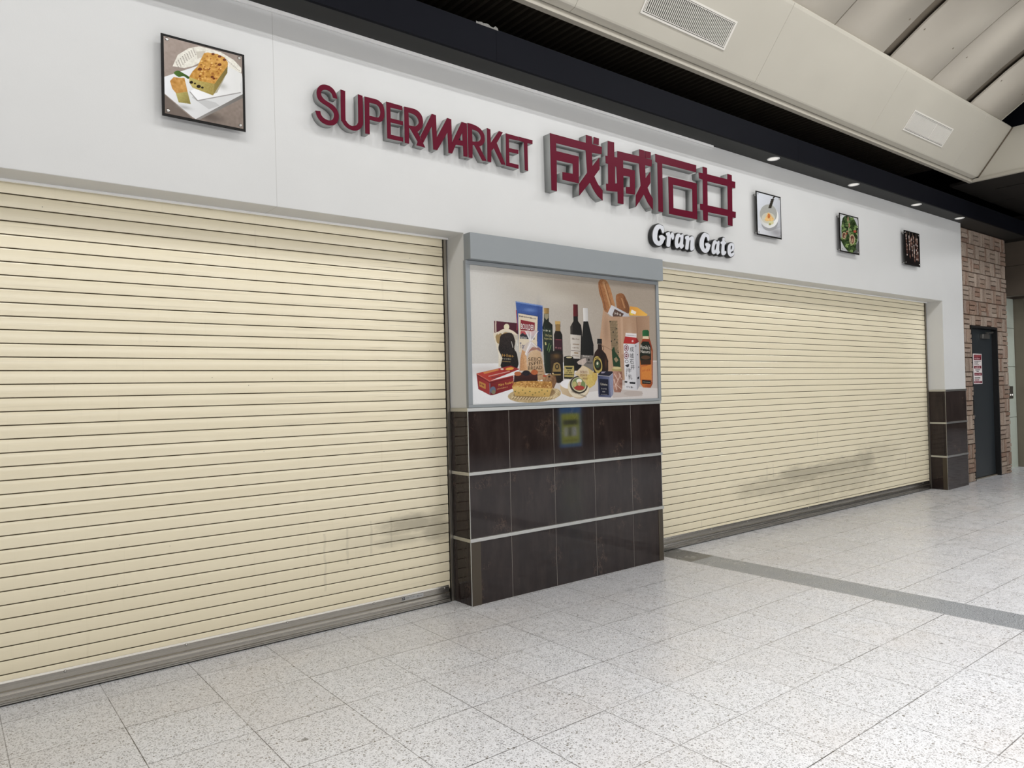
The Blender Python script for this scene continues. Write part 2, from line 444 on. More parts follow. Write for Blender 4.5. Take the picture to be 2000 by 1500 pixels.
['P',(50,46,44),[1183,297,1192,297,1193,313,1184,313],{'a':0.75}],
['P',(60,52,48),[1171,331,1170,327,1168,324,1165,322,1162,321,1158,320,1154,321,1151,322,1148,324,1146,327,1146,330,1147,334,1149,336,1151,339,1155,340,1159,341,1162,340,1166,339,1169,337,1170,334]],
['P',(216,210,200),[1094,356,1101,355,1101,365,1094,366],{'a':0.75}],
['P',(216,210,200),[1103,355,1109,355,1109,365,1103,365],{'a':0.75}],
['P',(216,210,200),[1113,355,1113,362,1110,362,1110,355],{'a':0.9}],
['P',(216,210,200),[1112,357,1118,357,1118,359,1112,359],{'a':0.8}],
['P',(216,210,200),[1122,355,1122,363,1120,363,1119,355],{'a':0.9}],
['P',(216,210,200),[1121,358,1127,357,1127,359,1121,360],{'a':0.8}],
['P',(216,210,200),[1131,354,1131,364,1128,364,1128,354],{'a':0.9}],
['P',(216,210,200),[1130,358,1136,358,1136,360,1130,360],{'a':0.8}],
['P',(216,210,200),[1140,354,1140,363,1138,363,1137,354],{'a':0.9}],
['P',(216,210,200),[1139,357,1144,357,1144,359,1139,359],{'a':0.8}],
['P',(216,210,200),[1149,354,1149,361,1146,361,1146,354],{'a':0.9}],
['P',(216,210,200),[1148,356,1154,356,1154,358,1148,358],{'a':0.8}],
['P',(216,210,200),[1157,353,1164,353,1164,362,1157,362],{'a':0.75}],
['P',(150,90,48),[1289,943,1289,957,1290,966,1295,974,1303,982,1313,990,1325,995,1339,997,1354,996,1368,993,1380,990,1390,984,1400,974,1410,961,1420,944,1431,923,1441,897,1451,868,1460,840,1469,818,1477,798,1480,780,1477,762,1468,745,1456,733,1440,724,1421,719,1401,718,1382,722,1363,729,1348,742,1339,764,1334,792,1327,817,1318,838,1308,856,1300,876,1294,899,1291,923],{'c':(186,128,78),'g':[1298,831,1462,871],'n':16}],
['P',(206,160,112),[1335,974,1375,886,1397,893,1357,982],{'n':10,'a':0.6}],
['P',(206,160,112),[1374,886,1414,774,1437,780,1398,892],{'n':10,'a':0.6}],
['P',(112,62,30),[1363,963,1397,874,1406,876,1371,966],{'a':0.7}],
['P',(112,62,30),[1397,874,1432,784,1441,786,1406,876],{'a':0.7}],
['P',(110,62,32),[1299,951,1337,840,1345,842,1306,953],{'a':0.6}],
['P',(110,62,32),[1337,840,1366,743,1373,744,1345,842],{'a':0.6}],
['P',(158,98,54),[1492,858,1494,868,1498,876,1506,882,1519,888,1535,892,1551,894,1565,894,1578,892,1590,886,1602,874,1612,859,1622,843,1634,826,1644,808,1651,789,1654,770,1654,750,1647,734,1632,723,1612,717,1589,716,1563,723,1534,735,1512,751,1502,770,1497,792,1495,812,1492,829,1491,845],{'c':(120,72,40),'g':[1505,843,1650,821],'n':16}],
['P',(206,150,100),[1552,852,1588,768,1606,773,1569,857],{'n':8,'a':0.6}],
['P',(104,58,30),[1586,871,1625,772,1631,773,1593,873],{'a':0.7}],
['P',(206,204,208),[1390,718,1437,789,1658,719,1645,695,1455,686],{'c':(180,178,184),'g':[1413,746,1634,710]}],
['P',(88,62,52),[1447,709,1474,758,1584,723,1555,691,1455,686]],
['P',(226,216,206),[1480,711,1481,733,1474,733,1473,710],{'a':0.9}],
['P',(226,216,206),[1476,719,1495,717,1496,722,1478,724],{'a':0.8}],
['P',(226,216,206),[1506,708,1507,731,1500,730,1500,708],{'a':0.9}],
['P',(226,216,206),[1503,717,1523,715,1524,720,1504,721],{'a':0.8}],
['P',(226,216,206),[1529,705,1547,703,1547,719,1530,720],{'a':0.75}],
['P',(226,150,50),[1660,790,1753,787,1886,730,1868,717,1646,711],{'c':(240,180,70),'g':[1660,774,1844,728]}],
['P',(230,200,60),[1707,737,1705,731,1701,725,1696,720,1688,717,1681,716,1673,716,1666,719,1660,723,1657,728,1656,735,1657,741,1661,747,1667,752,1674,755,1682,756,1690,756,1697,753,1702,749,1706,744]],
['P',(236,226,214),[1682,764,1739,747,1727,723,1670,735]],
['P',(190,150,118),[1338,749,1411,692,1738,706,1906,721,1896,530,1894,161,1327,165,1304,407,1293,513],{'c':(170,132,102),'g':[1338,454,1882,465],'n':5}],
['P',(160,122,94),[1738,706,1906,721,1894,161,1740,162],{'c':(178,140,110),'g':[1743,541,1909,546],'n':4}],
['P',(140,104,78),[1733,703,1746,494,1755,494,1742,704],{'a':0.7}],
['P',(138,102,76),[1314,451,1432,408,1435,412,1318,455],{'a':0.7}],
['P',(138,102,76),[1434,408,1501,424,1499,428,1432,412],{'a':0.7}],
['P',(214,178,148),[1540,690,1540,380,1569,381,1569,692],{'a':0.4}],
['G',(208,176,146),[1650,523,34,125],{'a':0.5}],
['G',(130,96,72),[1364,576,32,107],{'a':0.35}],
['P',(120,110,74),[1408,657,1503,662,1511,357,1431,356],{'a':0.45}],
['P',(56,52,36),[1410,652,1504,656,1504,658,1410,655],{'a':0.85}],
['P',(56,52,36),[1410,645,1498,648,1498,650,1410,648],{'a':0.85}],
['P',(56,52,36),[1411,637,1491,640,1491,642,1411,640],{'a':0.85}],
['P',(56,52,36),[1411,630,1485,632,1485,634,1411,632],{'a':0.85}],
['P',(56,52,36),[1412,622,1505,625,1505,628,1412,625],{'a':0.85}],
['P',(56,52,36),[1412,614,1498,617,1498,619,1412,617],{'a':0.85}],
['P',(56,52,36),[1412,607,1492,609,1492,611,1413,609],{'a':0.85}],
['P',(56,52,36),[1413,599,1485,601,1486,604,1413,602],{'a':0.85}],
['P',(56,52,36),[1414,591,1505,594,1506,597,1414,594],{'a':0.85}],
['P',(56,52,36),[1414,584,1499,586,1499,589,1414,586],{'a':0.85}],
['P',(56,52,36),[1414,576,1492,578,1493,581,1415,579],{'a':0.85}],
['P',(56,52,36),[1415,569,1486,570,1486,573,1415,571],{'a':0.85}],
['P',(56,52,36),[1415,561,1506,563,1506,566,1416,563],{'a':0.85}],
['P',(56,52,36),[1416,553,1500,555,1500,558,1416,556],{'a':0.85}],
['P',(56,52,36),[1416,546,1493,547,1493,550,1416,548],{'a':0.85}],
['P',(56,52,36),[1417,538,1487,539,1487,542,1417,541],{'a':0.85}],
['P',(56,52,36),[1417,530,1507,532,1507,535,1418,533],{'a':0.85}],
['P',(56,52,36),[1418,523,1500,524,1500,527,1418,525],{'a':0.85}],
['P',(56,52,36),[1418,515,1494,516,1494,519,1418,518],{'a':0.85}],
['P',(56,52,36),[1419,508,1487,509,1487,511,1419,510],{'a':0.85}],
['P',(56,52,36),[1419,500,1507,501,1508,504,1419,502],{'a':0.85}],
['P',(56,52,36),[1420,492,1501,494,1501,496,1420,495],{'a':0.85}],
['P',(56,52,36),[1420,485,1494,486,1495,488,1420,487],{'a':0.85}],
['P',(56,52,36),[1421,477,1488,478,1488,480,1421,480],{'a':0.85}],
['P',(56,52,36),[1421,469,1508,470,1508,473,1421,472],{'a':0.85}],
['P',(56,52,36),[1422,462,1501,463,1502,465,1422,464],{'a':0.85}],
['P',(56,52,36),[1422,454,1495,455,1495,458,1422,457],{'a':0.85}],
['P',(56,52,36),[1423,446,1488,447,1489,450,1423,449],{'a':0.85}],
['P',(56,52,36),[1423,439,1509,440,1509,442,1423,441],{'a':0.85}],
['P',(56,52,36),[1424,431,1502,432,1502,434,1424,434],{'a':0.85}],
['P',(56,52,36),[1424,424,1496,424,1496,427,1424,426],{'a':0.85}],
['P',(56,52,36),[1424,416,1489,416,1489,419,1425,418],{'a':0.85}],
['P',(56,52,36),[1425,408,1509,409,1509,412,1425,411],{'a':0.85}],
['P',(56,52,36),[1426,400,1503,401,1503,404,1426,403],{'a':0.85}],
['P',(56,52,36),[1426,393,1496,393,1496,396,1426,395],{'a':0.85}],
['P',(56,52,36),[1426,385,1490,385,1490,388,1427,388],{'a':0.85}],
['P',(56,52,36),[1427,378,1510,378,1510,381,1427,380],{'a':0.85}],
['P',(56,52,36),[1427,370,1503,370,1503,373,1428,373],{'a':0.85}],
['P',(30,34,26),[1422,651,1421,649,1420,647,1419,645,1417,644,1415,644,1413,644,1411,645,1410,646,1409,648,1408,650,1409,652,1410,654,1411,655,1413,656,1415,656,1417,656,1419,655,1420,654,1421,652]],
['P',(30,34,26),[1493,596,1493,594,1492,592,1490,590,1488,590,1486,589,1484,589,1482,590,1481,592,1480,593,1480,595,1480,597,1481,599,1483,600,1485,601,1487,602,1489,601,1491,600,1492,599,1493,598]],
['P',(30,34,26),[1471,502,1471,501,1470,499,1468,498,1466,496,1464,496,1462,496,1460,497,1459,499,1458,500,1458,502,1458,504,1459,506,1461,507,1463,508,1465,508,1467,508,1468,507,1470,506,1471,504]],
['P',(30,34,26),[1432,486,1431,484,1431,482,1429,481,1427,480,1425,480,1423,480,1421,481,1420,482,1419,484,1419,486,1419,488,1420,490,1422,491,1423,492,1426,492,1428,492,1429,491,1431,490,1432,488]],
['P',(30,34,26),[1498,480,1497,478,1496,476,1495,475,1493,474,1491,474,1489,474,1487,475,1486,476,1485,478,1484,480,1485,482,1486,483,1487,485,1489,486,1491,486,1493,486,1495,485,1497,484,1497,482]],
['P',(30,34,26),[1511,395,1511,394,1510,392,1508,390,1506,390,1504,389,1502,389,1500,390,1499,392,1498,393,1498,395,1498,397,1499,399,1501,400,1503,401,1505,402,1507,401,1509,400,1510,399,1511,397]],
['P',(30,34,26),[1457,564,1456,562,1455,560,1454,558,1452,558,1450,557,1448,557,1446,558,1445,560,1444,561,1444,563,1444,565,1445,567,1446,568,1448,569,1450,569,1452,569,1454,568,1456,567,1456,565]],
['P',(30,62,34),[1428,417,1457,445,1466,402,1521,345,1525,272,1439,279,1429,356]],
['P',(150,130,96),[1448,341,1478,357,1505,330,1474,310]],
['P',(206,190,180),[472,421,518,456,545,464,563,465,653,410,694,227,684,192,430,214,433,310],{'c':(190,170,150),'g':[453,365,687,298],'n':12,'a':0.8}],
['P',(198,140,90),[468,400,507,380,513,242,440,242,448,331],{'c':(220,170,120),'g':[452,331,514,332],'n':18}],
['P',(214,178,138),[516,325,543,381,598,406,644,389,665,326,688,185,627,164,511,242],{'c':(186,146,104),'g':[542,367,685,227],'n':10}],
['P',(150,84,70),[507,387,553,422,635,417,666,383,616,404,552,393,515,366],{'a':0.7}],
['T',(70,50,34),[524.4,314.3,654.2,318.9,26.4],'SEIJO'],
['T',(70,50,34),[530.5,279.7,653.4,294.3,26.4],'ISHII'],
['T',(70,50,34),[522.2,247.0,659.5,254.1,26.4],'BREAD'],
['P',(110,80,56),[593,229,667,236,666,240,592,233]],
['P',(110,80,56),[610,208,656,212,656,215,610,211]],
['P',(226,220,220),[498,539,530,547,557,534,594,549,635,544,592,493,559,461,590,437,543,401,506,352,493,366,526,436,541,464,520,505],{'c':(196,180,184),'g':[511,505,620,508],'n':14,'a':0.85}],
['P',(246,244,246),[509,532,548,470,553,472,514,534],{'a':0.8}],
['P',(246,244,246),[618,537,562,473,566,470,623,535],{'a':0.8}],
['P',(246,244,246),[552,458,495,367,500,365,557,457],{'a':0.8}],
['P',(246,244,246),[561,456,615,415,619,418,565,459],{'a':0.8}],
['P',(246,244,246),[554,541,550,478,556,478,560,541],{'a':0.8}],
['P',(52,36,22),[748,369,756,384,866,386,880,368,873,155,824,145,748,163],{'c':(28,18,12),'g':[753,298,878,299],'n':8}],
['P',(26,22,20),[756,395,871,394,872,371,751,371]],
['G',(150,110,50),[812,356,38,21],{'a':0.6}],
['P',(150,122,66),[767,256,781,299,815,309,844,295,854,249,850,205,767,206]],
['P',(40,28,16),[835,274,834,267,831,261,826,256,820,253,813,252,807,253,801,256,796,261,794,267,793,274,794,280,797,286,802,291,808,294,815,295,821,294,827,291,831,286,834,280]],
['P',(150,122,66),[825,274,825,270,823,266,820,263,817,261,813,261,810,261,807,263,804,266,803,270,802,274,803,278,805,281,808,284,811,286,814,287,818,286,821,284,824,281,825,278]],
['P',(20,16,14),[770,234,851,234,850,216,769,216]],
['P',(38,36,20),[888,350,987,351,999,300,999,241,986,176,884,180],{'c':(20,20,12),'g':[885,263,999,263]}],
['P',(20,20,18),[988,347,986,342,978,339,967,336,952,334,936,333,921,333,906,335,895,338,888,341,886,345,888,349,896,353,907,356,921,358,937,359,953,359,967,357,979,354,986,351]],
['P',(196,184,140),[974,348,973,346,968,344,961,342,952,341,943,341,933,341,924,342,917,343,913,345,911,347,913,349,917,351,924,353,933,353,943,354,953,354,962,353,969,352,973,350]],
['P',(186,166,96),[888,281,994,281,994,212,885,216]],
['P',(36,44,26),[901,270,980,269,969,254,910,256]],
['P',(70,60,30),[920,238,927,237,927,246,920,246],{'a':0.75}],
['P',(70,60,30),[930,237,937,237,938,245,930,246],{'a':0.75}],
['P',(70,60,30),[941,237,941,248,938,248,938,237],{'a':0.9}],
['P',(70,60,30),[940,241,946,241,946,244,940,244],{'a':0.8}],
['P',(70,60,30),[949,236,957,236,958,247,950,248],{'a':0.75}],
['P',(70,60,30),[904,221,910,221,910,230,904,230],{'a':0.75}],
['P',(70,60,30),[917,221,918,234,914,234,914,221],{'a':0.9}],
['P',(70,60,30),[915,226,924,226,924,228,916,228],{'a':0.8}],
['P',(70,60,30),[929,220,929,229,926,229,925,220],{'a':0.9}],
['P',(70,60,30),[927,224,935,224,935,226,927,226],{'a':0.8}],
['P',(70,60,30),[939,220,947,220,947,230,939,230],{'a':0.75}],
['P',(70,60,30),[951,220,957,220,958,231,951,231],{'a':0.75}],
['P',(70,60,30),[963,220,971,220,972,231,963,231],{'a':0.75}],
['P',(170,150,80),[889,211,990,208,989,190,889,194]],
['P',(196,170,124),[850,69,844,55,824,42,791,29,748,18,697,10,640,4,581,1,523,1,468,4,419,9,378,17,348,27,328,39,321,52,327,65,345,77,374,89,414,100,462,109,516,115,574,119,633,120,691,118,743,113,787,105,820,95,842,82],{'n':26,'s':6}],
['P',(150,120,80),[792,77,788,67,772,58,746,49,712,41,672,35,627,30,581,28,534,28,490,29,451,33,419,39,394,46,379,54,374,63,378,72,392,81,416,90,448,98,486,104,529,109,576,112,622,112,668,111,708,107,743,102,770,95,786,86],{'n':20,'s':6}],
['P',(228,206,162),[358,36,378,49,371,55,352,42],{'a':0.85}],
['P',(120,92,58),[361,30,381,42,378,45,359,33],{'a':0.8}],
['P',(228,206,162),[385,34,404,47,397,53,378,40],{'a':0.85}],
['P',(120,92,58),[387,28,407,40,404,43,385,31],{'a':0.8}],
['P',(228,206,162),[411,32,430,45,424,51,404,38],{'a':0.85}],
['P',(120,92,58),[414,26,433,38,431,41,411,29],{'a':0.8}],
['P',(228,206,162),[437,30,457,43,450,49,430,36],{'a':0.85}],
['P',(120,92,58),[440,24,460,36,457,39,437,27],{'a':0.8}],
['P',(228,206,162),[463,28,483,41,477,47,457,34],{'a':0.85}],
['P',(120,92,58),[466,22,486,34,484,37,464,25],{'a':0.8}],
['P',(228,206,162),[490,26,510,39,503,45,483,32],{'a':0.85}],
['P',(120,92,58),[493,20,513,32,510,35,490,23],{'a':0.8}],
['P',(228,206,162),[517,24,537,37,530,43,510,30],{'a':0.85}],
['P',(120,92,58),[520,18,540,30,537,33,517,21],{'a':0.8}],
['P',(228,206,162),[544,21,564,35,557,41,537,28],{'a':0.85}],
['P',(120,92,58),[547,16,567,28,565,31,544,19],{'a':0.8}],
['P',(228,206,162),[571,22,592,36,585,42,564,29],{'a':0.85}],
['P',(120,92,58),[574,17,595,29,592,32,571,20],{'a':0.8}],
['P',(228,206,162),[598,23,619,36,612,43,591,29],{'a':0.85}],
['P',(120,92,58),[602,18,622,30,619,32,599,20],{'a':0.8}],
['P',(228,206,162),[626,24,647,37,640,44,619,30],{'a':0.85}],
['P',(120,92,58),[629,18,650,30,647,33,626,21],{'a':0.8}],
['P',(228,206,162),[654,24,675,38,667,44,647,31],{'a':0.85}],
['P',(120,92,58),[657,19,678,31,675,34,654,22],{'a':0.8}],
['P',(228,206,162),[682,25,703,39,695,45,674,32],{'a':0.85}],
['P',(120,92,58),[685,20,706,32,703,35,682,23],{'a':0.8}],
['P',(228,206,162),[710,26,731,39,724,46,703,32],{'a':0.85}],
['P',(120,92,58),[713,20,734,33,731,35,710,23],{'a':0.8}],
['P',(228,206,162),[738,27,759,40,752,47,731,33],{'a':0.85}],
['P',(120,92,58),[741,21,763,33,760,36,738,24],{'a':0.8}],
['P',(228,206,162),[767,27,788,41,780,48,759,34],{'a':0.85}],
['P',(120,92,58),[770,22,791,34,788,37,767,25],{'a':0.8}],
['P',(224,200,154),[801,103,831,88,836,93,806,108],{'a':0.8}],
['P',(224,200,154),[795,90,823,75,828,81,800,95],{'a':0.8}],
['P',(224,200,154),[788,77,815,63,820,68,794,83],{'a':0.8}],
['P',(224,200,154),[782,65,807,50,812,55,788,70],{'a':0.8}],
['P',(224,200,154),[776,52,798,37,804,42,782,57],{'a':0.8}],
['P',(224,200,154),[770,39,790,25,796,29,776,44],{'a':0.8}],
['P',(224,200,154),[764,27,782,12,788,17,770,31],{'a':0.8}],
['P',(150,38,38),[43,222,160,165,159,65,56,111],{'c':(168,50,48),'g':[50,163,159,129]}],
['P',(124,26,30),[160,165,378,207,383,112,186,65,159,65],{'c':(150,36,38),'g':[163,128,385,159]}],
['P',(196,60,44),[43,223,354,279,440,254,160,168],{'c':(160,36,36),'g':[60,228,414,255],'n':5}],
['P',(220,120,100),[42,220,159,166,161,168,44,223]],
['P',(220,120,100),[160,165,387,207,386,210,160,169]],
['P',(90,20,24),[45,209,160,152,162,155,47,212]],
['P',(90,20,24),[162,152,382,193,381,197,161,155]],
['P',(220,150,70),[100,230,234,256,250,247,116,219],{'a':0.8}],
['P',(230,160,60),[384,261,383,257,377,254,369,250,358,248,346,246,334,245,323,245,314,247,308,249,305,252,307,256,312,259,320,263,331,265,343,267,355,268,366,268,376,266,382,264]],
['P',(214,196,180),[289,254,289,252,286,250,283,248,279,247,274,247,269,247,265,248,262,250,260,252,259,254,260,256,262,258,265,259,270,260,274,260,279,260,283,259,287,258,289,256]],
['P',(230,200,190),[149,199,345,235,343,241,148,205],{'a':0.7}],
['P',(80,50,60),[174,186,241,198,240,204,172,193],{'a':0.6}],
['P',(196,130,60),[64,169,122,147,121,109,66,131]],
['P',(110,30,30),[70,144,77,141,77,150,71,153],{'a':0.75}],
['P',(110,30,30),[83,139,83,150,80,150,80,139],{'a':0.9}],
['P',(110,30,30),[81,144,89,140,91,142,82,146],{'a':0.8}],
['P',(110,30,30),[92,135,100,131,101,144,93,148],{'a':0.75}],
['P',(110,30,30),[105,130,105,140,102,140,101,130],{'a':0.9}],
['P',(110,30,30),[102,134,109,131,111,133,104,136],{'a':0.8}],
['T',(224,170,90),[238.1,127.4,371.5,149.5,18.8],'Mère Poulard'],
['P',(200,150,90),[227,103,227,113,224,113,224,103],{'a':0.9}],
['P',(200,150,90),[225,107,232,108,232,110,225,109],{'a':0.8}],
['P',(200,150,90),[234,105,241,106,241,116,234,115],{'a':0.75}],
['P',(200,150,90),[243,106,249,107,250,116,243,115],{'a':0.75}],
['P',(200,150,90),[252,107,258,109,259,116,252,115],{'a':0.75}],
['P',(200,150,90),[261,109,267,110,267,120,261,119],{'a':0.75}],
['P',(200,150,90),[269,110,276,111,276,119,270,118],{'a':0.75}],
['P',(200,150,90),[278,111,285,113,285,123,279,122],{'a':0.75}],
['P',(200,150,90),[289,113,289,122,286,122,286,113],{'a':0.9}],
['P',(200,150,90),[288,116,295,117,294,120,287,119],{'a':0.8}],
['P',(200,150,90),[298,114,298,124,295,124,295,114],{'a':0.9}],
['P',(200,150,90),[297,118,303,119,303,121,296,120],{'a':0.8}],
['P',(200,150,90),[307,115,307,125,304,125,304,115],{'a':0.9}],
['P',(200,150,90),[306,119,311,120,310,122,305,121],{'a':0.8}],
['P',(200,150,90),[314,117,321,118,321,127,315,127],{'a':0.75}],
['P',(96,106,130),[212,101,211,93,207,85,201,79,194,76,186,75,179,76,172,80,167,86,163,94,162,102,164,110,167,117,173,123,180,127,188,128,196,127,202,123,208,117,211,109]],
['P',(130,120,90),[209,88,208,83,205,78,201,75,196,73,190,72,185,73,180,75,176,79,173,83,173,88,174,93,176,98,180,101,186,103,191,104,197,103,202,101,206,97,208,93]],
['P',(110,110,130),[156,152,155,69,162,69,163,152]],
['P',(70,30,26),[386,207,413,228,611,227,614,154,381,156],{'c':(48,20,18),'g':[395,214,394,159],'n':6}],
['P',(190,100,54),[454,220,452,214,447,210,439,206,430,204,420,203,409,204,400,206,393,210,388,215,387,220,389,225,393,229,401,233,410,235,421,236,431,235,440,233,447,229,452,225],{'n':8}],
['P',(190,96,50),[618,230,616,224,611,219,603,214,593,212,583,211,572,212,562,214,555,219,550,224,549,230,551,236,556,242,563,246,573,249,584,250,595,249,604,246,612,242,616,236],{'n':8}],
['P',(32,26,34),[541,224,539,218,533,212,524,207,513,204,501,203,489,204,478,208,470,212,464,218,462,224,465,231,470,236,479,241,490,244,502,245,515,244,526,241,534,236,540,230],{'n':10}],
['P',(206,176,120),[552,247,551,244,550,242,547,240,544,239,540,239,536,239,533,240,531,242,529,244,529,247,529,250,531,252,534,254,537,255,541,255,544,255,547,254,550,252,551,250]],
['P',(176,134,92),[656,192,731,220,797,198,805,155,775,106,737,121,664,157],{'c':(120,80,50),'g':[665,192,795,141],'n':30,'s':5}],
['P',(190,80,50),[703,202,702,200,699,198,695,196,689,195,684,195,678,195,673,196,669,198,666,200,665,203,666,205,669,207,673,209,678,210,684,210,690,210,695,209,699,207,702,205]],
['P',(210,180,130),[779,220,778,218,777,216,775,215,772,214,769,214,766,214,763,215,761,216,760,218,760,220,760,222,762,224,764,225,766,226,769,226,772,226,775,225,777,224,778,222]],
['P',(40,28,22),[742,195,741,194,740,192,737,191,734,190,730,190,727,190,724,191,721,192,720,194,719,195,720,197,721,199,724,200,727,201,731,201,734,201,737,200,740,199,741,197]],
['P',(222,180,96),[362,126,756,106,725,39,390,57],{'c':(200,160,80),'g':[410,111,408,57],'n':10}],
['P',(110,104,54),[398,88,398,86,397,85,395,84,393,84,391,84,389,84,387,85,386,85,385,87,384,88,385,89,386,90,387,91,389,92,392,92,394,92,396,91,397,90,398,89]],
['P',(110,104,54),[433,77,433,75,432,74,430,73,428,73,426,73,424,73,422,74,420,75,419,76,419,77,419,78,421,79,422,80,424,81,426,81,428,81,430,80,432,79,433,78]],
['P',(110,104,54),[495,74,495,73,494,72,492,71,490,70,488,70,486,70,484,71,482,72,481,73,481,74,481,76,482,77,484,78,486,78,488,78,490,78,492,78,494,77,495,75]],
['P',(110,104,54),[541,85,540,84,539,83,537,82,535,81,533,81,531,81,529,82,527,83,526,84,526,85,526,87,527,88,529,89,531,89,533,89,536,89,538,89,539,88,540,86]],
['P',(110,104,54),[595,74,594,72,593,71,591,70,590,70,587,70,585,70,583,70,581,71,580,73,580,74,580,75,582,76,583,77,585,78,587,78,590,78,592,77,593,76,594,75]],
['P',(110,104,54),[632,80,631,79,630,77,628,77,626,76,624,76,622,76,620,77,618,78,617,79,617,80,617,81,618,83,620,84,622,84,624,84,627,84,629,83,630,83,631,81]],
['P',(110,104,54),[687,63,686,62,685,61,684,60,681,59,679,59,677,60,675,60,673,61,672,62,672,64,672,65,673,66,675,67,677,68,679,68,682,68,684,67,685,66,686,65]],
['P',(110,104,54),[469,97,469,95,468,94,466,93,464,93,462,93,460,93,458,94,456,95,455,96,455,97,455,98,456,99,458,100,460,101,462,101,464,101,466,100,468,99,469,98]],
['P',(110,104,54),[660,93,659,92,658,91,657,90,655,90,652,89,650,90,648,90,646,91,645,93,645,94,645,95,647,96,648,97,650,98,652,98,655,98,657,97,658,96,660,95]],
['P',(110,104,54),[716,85,715,84,714,83,712,82,710,82,708,81,706,82,704,82,702,83,701,85,700,86,701,87,702,88,704,89,706,90,708,90,711,90,712,89,714,88,715,87]],
['P',(110,104,54),[567,60,566,59,565,58,564,57,562,56,559,56,557,56,555,57,554,58,553,59,552,60,553,62,554,63,555,64,558,64,560,65,562,64,564,64,566,63,566,61]],
['P',(204,148,70),[363,126,385,156,446,164,590,165,757,156,760,105,552,115],{'c':(182,124,56),'g':[411,159,737,114],'n':34,'s':6}],
['P',(150,92,40),[699,125,696,123,690,121,684,123,682,126,684,129,690,130,696,129]],
['P',(236,190,112),[428,125,426,123,420,121,414,123,412,126,415,129,420,130,426,128]],
['P',(236,190,112),[743,117,740,114,734,113,728,114,725,117,728,120,734,121,740,120]],
['P',(150,92,40),[467,137,464,134,459,133,453,134,451,137,453,140,459,141,465,140]],
['P',(150,92,40),[467,155,464,152,459,151,453,152,451,155,453,158,459,159,464,158]],
['P',(224,170,88),[612,127,610,124,604,123,598,124,596,127,598,130,604,131,610,130]],
['P',(150,92,40),[679,123,676,120,670,119,664,120,662,123,664,126,670,127,676,126]],
['P',(224,170,88),[499,152,497,149,491,148,486,150,483,153,486,155,492,157,497,155]],
['P',(236,190,112),[462,120,460,117,454,116,448,118,446,121,449,123,454,125,460,123]],
['P',(236,190,112),[552,143,549,140,543,139,538,140,535,143,538,146,544,147,550,146]],
['P',(224,170,88),[593,140,591,137,585,136,579,137,577,140,579,143,585,144,591,143]],
['P',(150,92,40),[547,135,545,133,539,131,534,133,531,136,534,139,539,140,545,138]],
['P',(224,170,88),[556,131,553,128,547,127,542,129,539,132,542,135,548,136,554,134]],
['P',(224,170,88),[474,131,472,128,466,127,461,129,458,131,461,134,467,135,472,134]],
['P',(224,170,88),[418,131,416,128,410,127,404,129,402,131,405,134,410,135,416,134]],
['P',(224,170,88),[748,156,745,153,739,151,733,153,731,156,733,159,739,160,745,159]],
['P',(150,92,40),[513,139,511,136,505,135,499,136,497,139,500,142,505,143,511,142]],
['P',(150,92,40),[574,125,571,122,565,121,560,122,557,125,560,128,566,129,571,128]],
['P',(150,92,40),[446,133,443,130,438,129,432,130,430,133,432,136,438,137,443,135]],
['P',(224,170,88),[633,125,631,122,625,121,619,122,617,125,619,128,625,129,631,128]],
['P',(236,190,112),[723,128,720,125,714,124,708,125,706,128,709,131,715,132,720,131]],
['P',(224,170,88),[440,131,437,129,431,127,426,129,424,132,426,135,432,136,437,135]],
['P',(236,190,112),[744,150,742,147,736,146,730,147,728,150,730,153,736,155,742,153]],
['P',(236,190,112),[730,117,728,114,722,113,716,114,713,117,716,120,722,122,728,120]],
['P',(236,190,112),[647,123,644,120,639,119,633,120,630,123,633,126,639,127,645,126]],
['P',(236,190,112),[518,121,516,118,510,117,505,118,502,121,505,124,510,125,516,124]],
['P',(236,190,112),[661,149,659,146,653,144,647,146,645,149,647,152,653,153,659,152]],
['P',(150,92,40),[622,129,620,126,614,125,608,126,606,129,608,132,614,133,620,132]],
['P',(224,170,88),[421,154,419,151,413,150,407,151,405,154,408,157,413,158,419,157]],
['P',(224,170,88),[584,144,582,141,576,139,570,141,568,144,570,147,576,148,582,147]],
['P',(236,190,112),[581,146,578,143,573,142,567,143,565,146,567,149,573,150,579,149]],
['P',(150,92,40),[384,155,382,152,376,151,370,152,368,155,371,158,376,159,382,158]],
['P',(150,92,40),[408,151,405,148,400,147,394,148,392,151,394,154,400,155,406,154]],
['P',(150,92,40),[592,132,590,129,584,128,578,129,576,132,578,135,584,136,590,135]],
['P',(236,190,112),[577,134,574,131,568,130,563,131,560,134,563,137,569,138,574,137]],
['P',(224,170,88),[584,127,582,124,576,123,570,125,568,127,570,130,576,131,582,130]],
['P',(150,92,40),[500,119,498,116,492,115,486,116,484,119,487,122,492,123,498,122]],
['P',(224,170,88),[636,153,634,150,628,149,622,151,620,154,622,156,628,158,634,156]],
['P',(224,170,88),[619,140,617,137,611,136,605,137,603,140,605,143,611,144,617,143]],
['P',(236,190,112),[457,143,454,141,449,139,443,141,441,144,443,146,449,148,454,146]],
['P',(214,188,150),[840,137,935,111,1012,36,942,34,862,61,842,98],{'c':(190,162,124),'g':[847,112,992,51]}],
['P',(236,232,234),[842,139,846,147,855,155,868,162,885,167,905,171,927,172,951,169,977,163,996,154,1006,137,1010,117,1004,102,983,97,953,98,924,100,902,103,882,109,866,115,854,123,845,131]],
['P',(210,188,158),[1131,49,1112,36,1091,26,1068,20,1043,18,1019,20,997,25,978,35,962,47,950,62,943,79,942,96,946,114,955,131,969,146,986,159,1007,169,1030,175,1055,178,1079,177,1101,171,1121,162,1138,150,1150,135,1157,118,1158,100,1154,82,1145,65]],
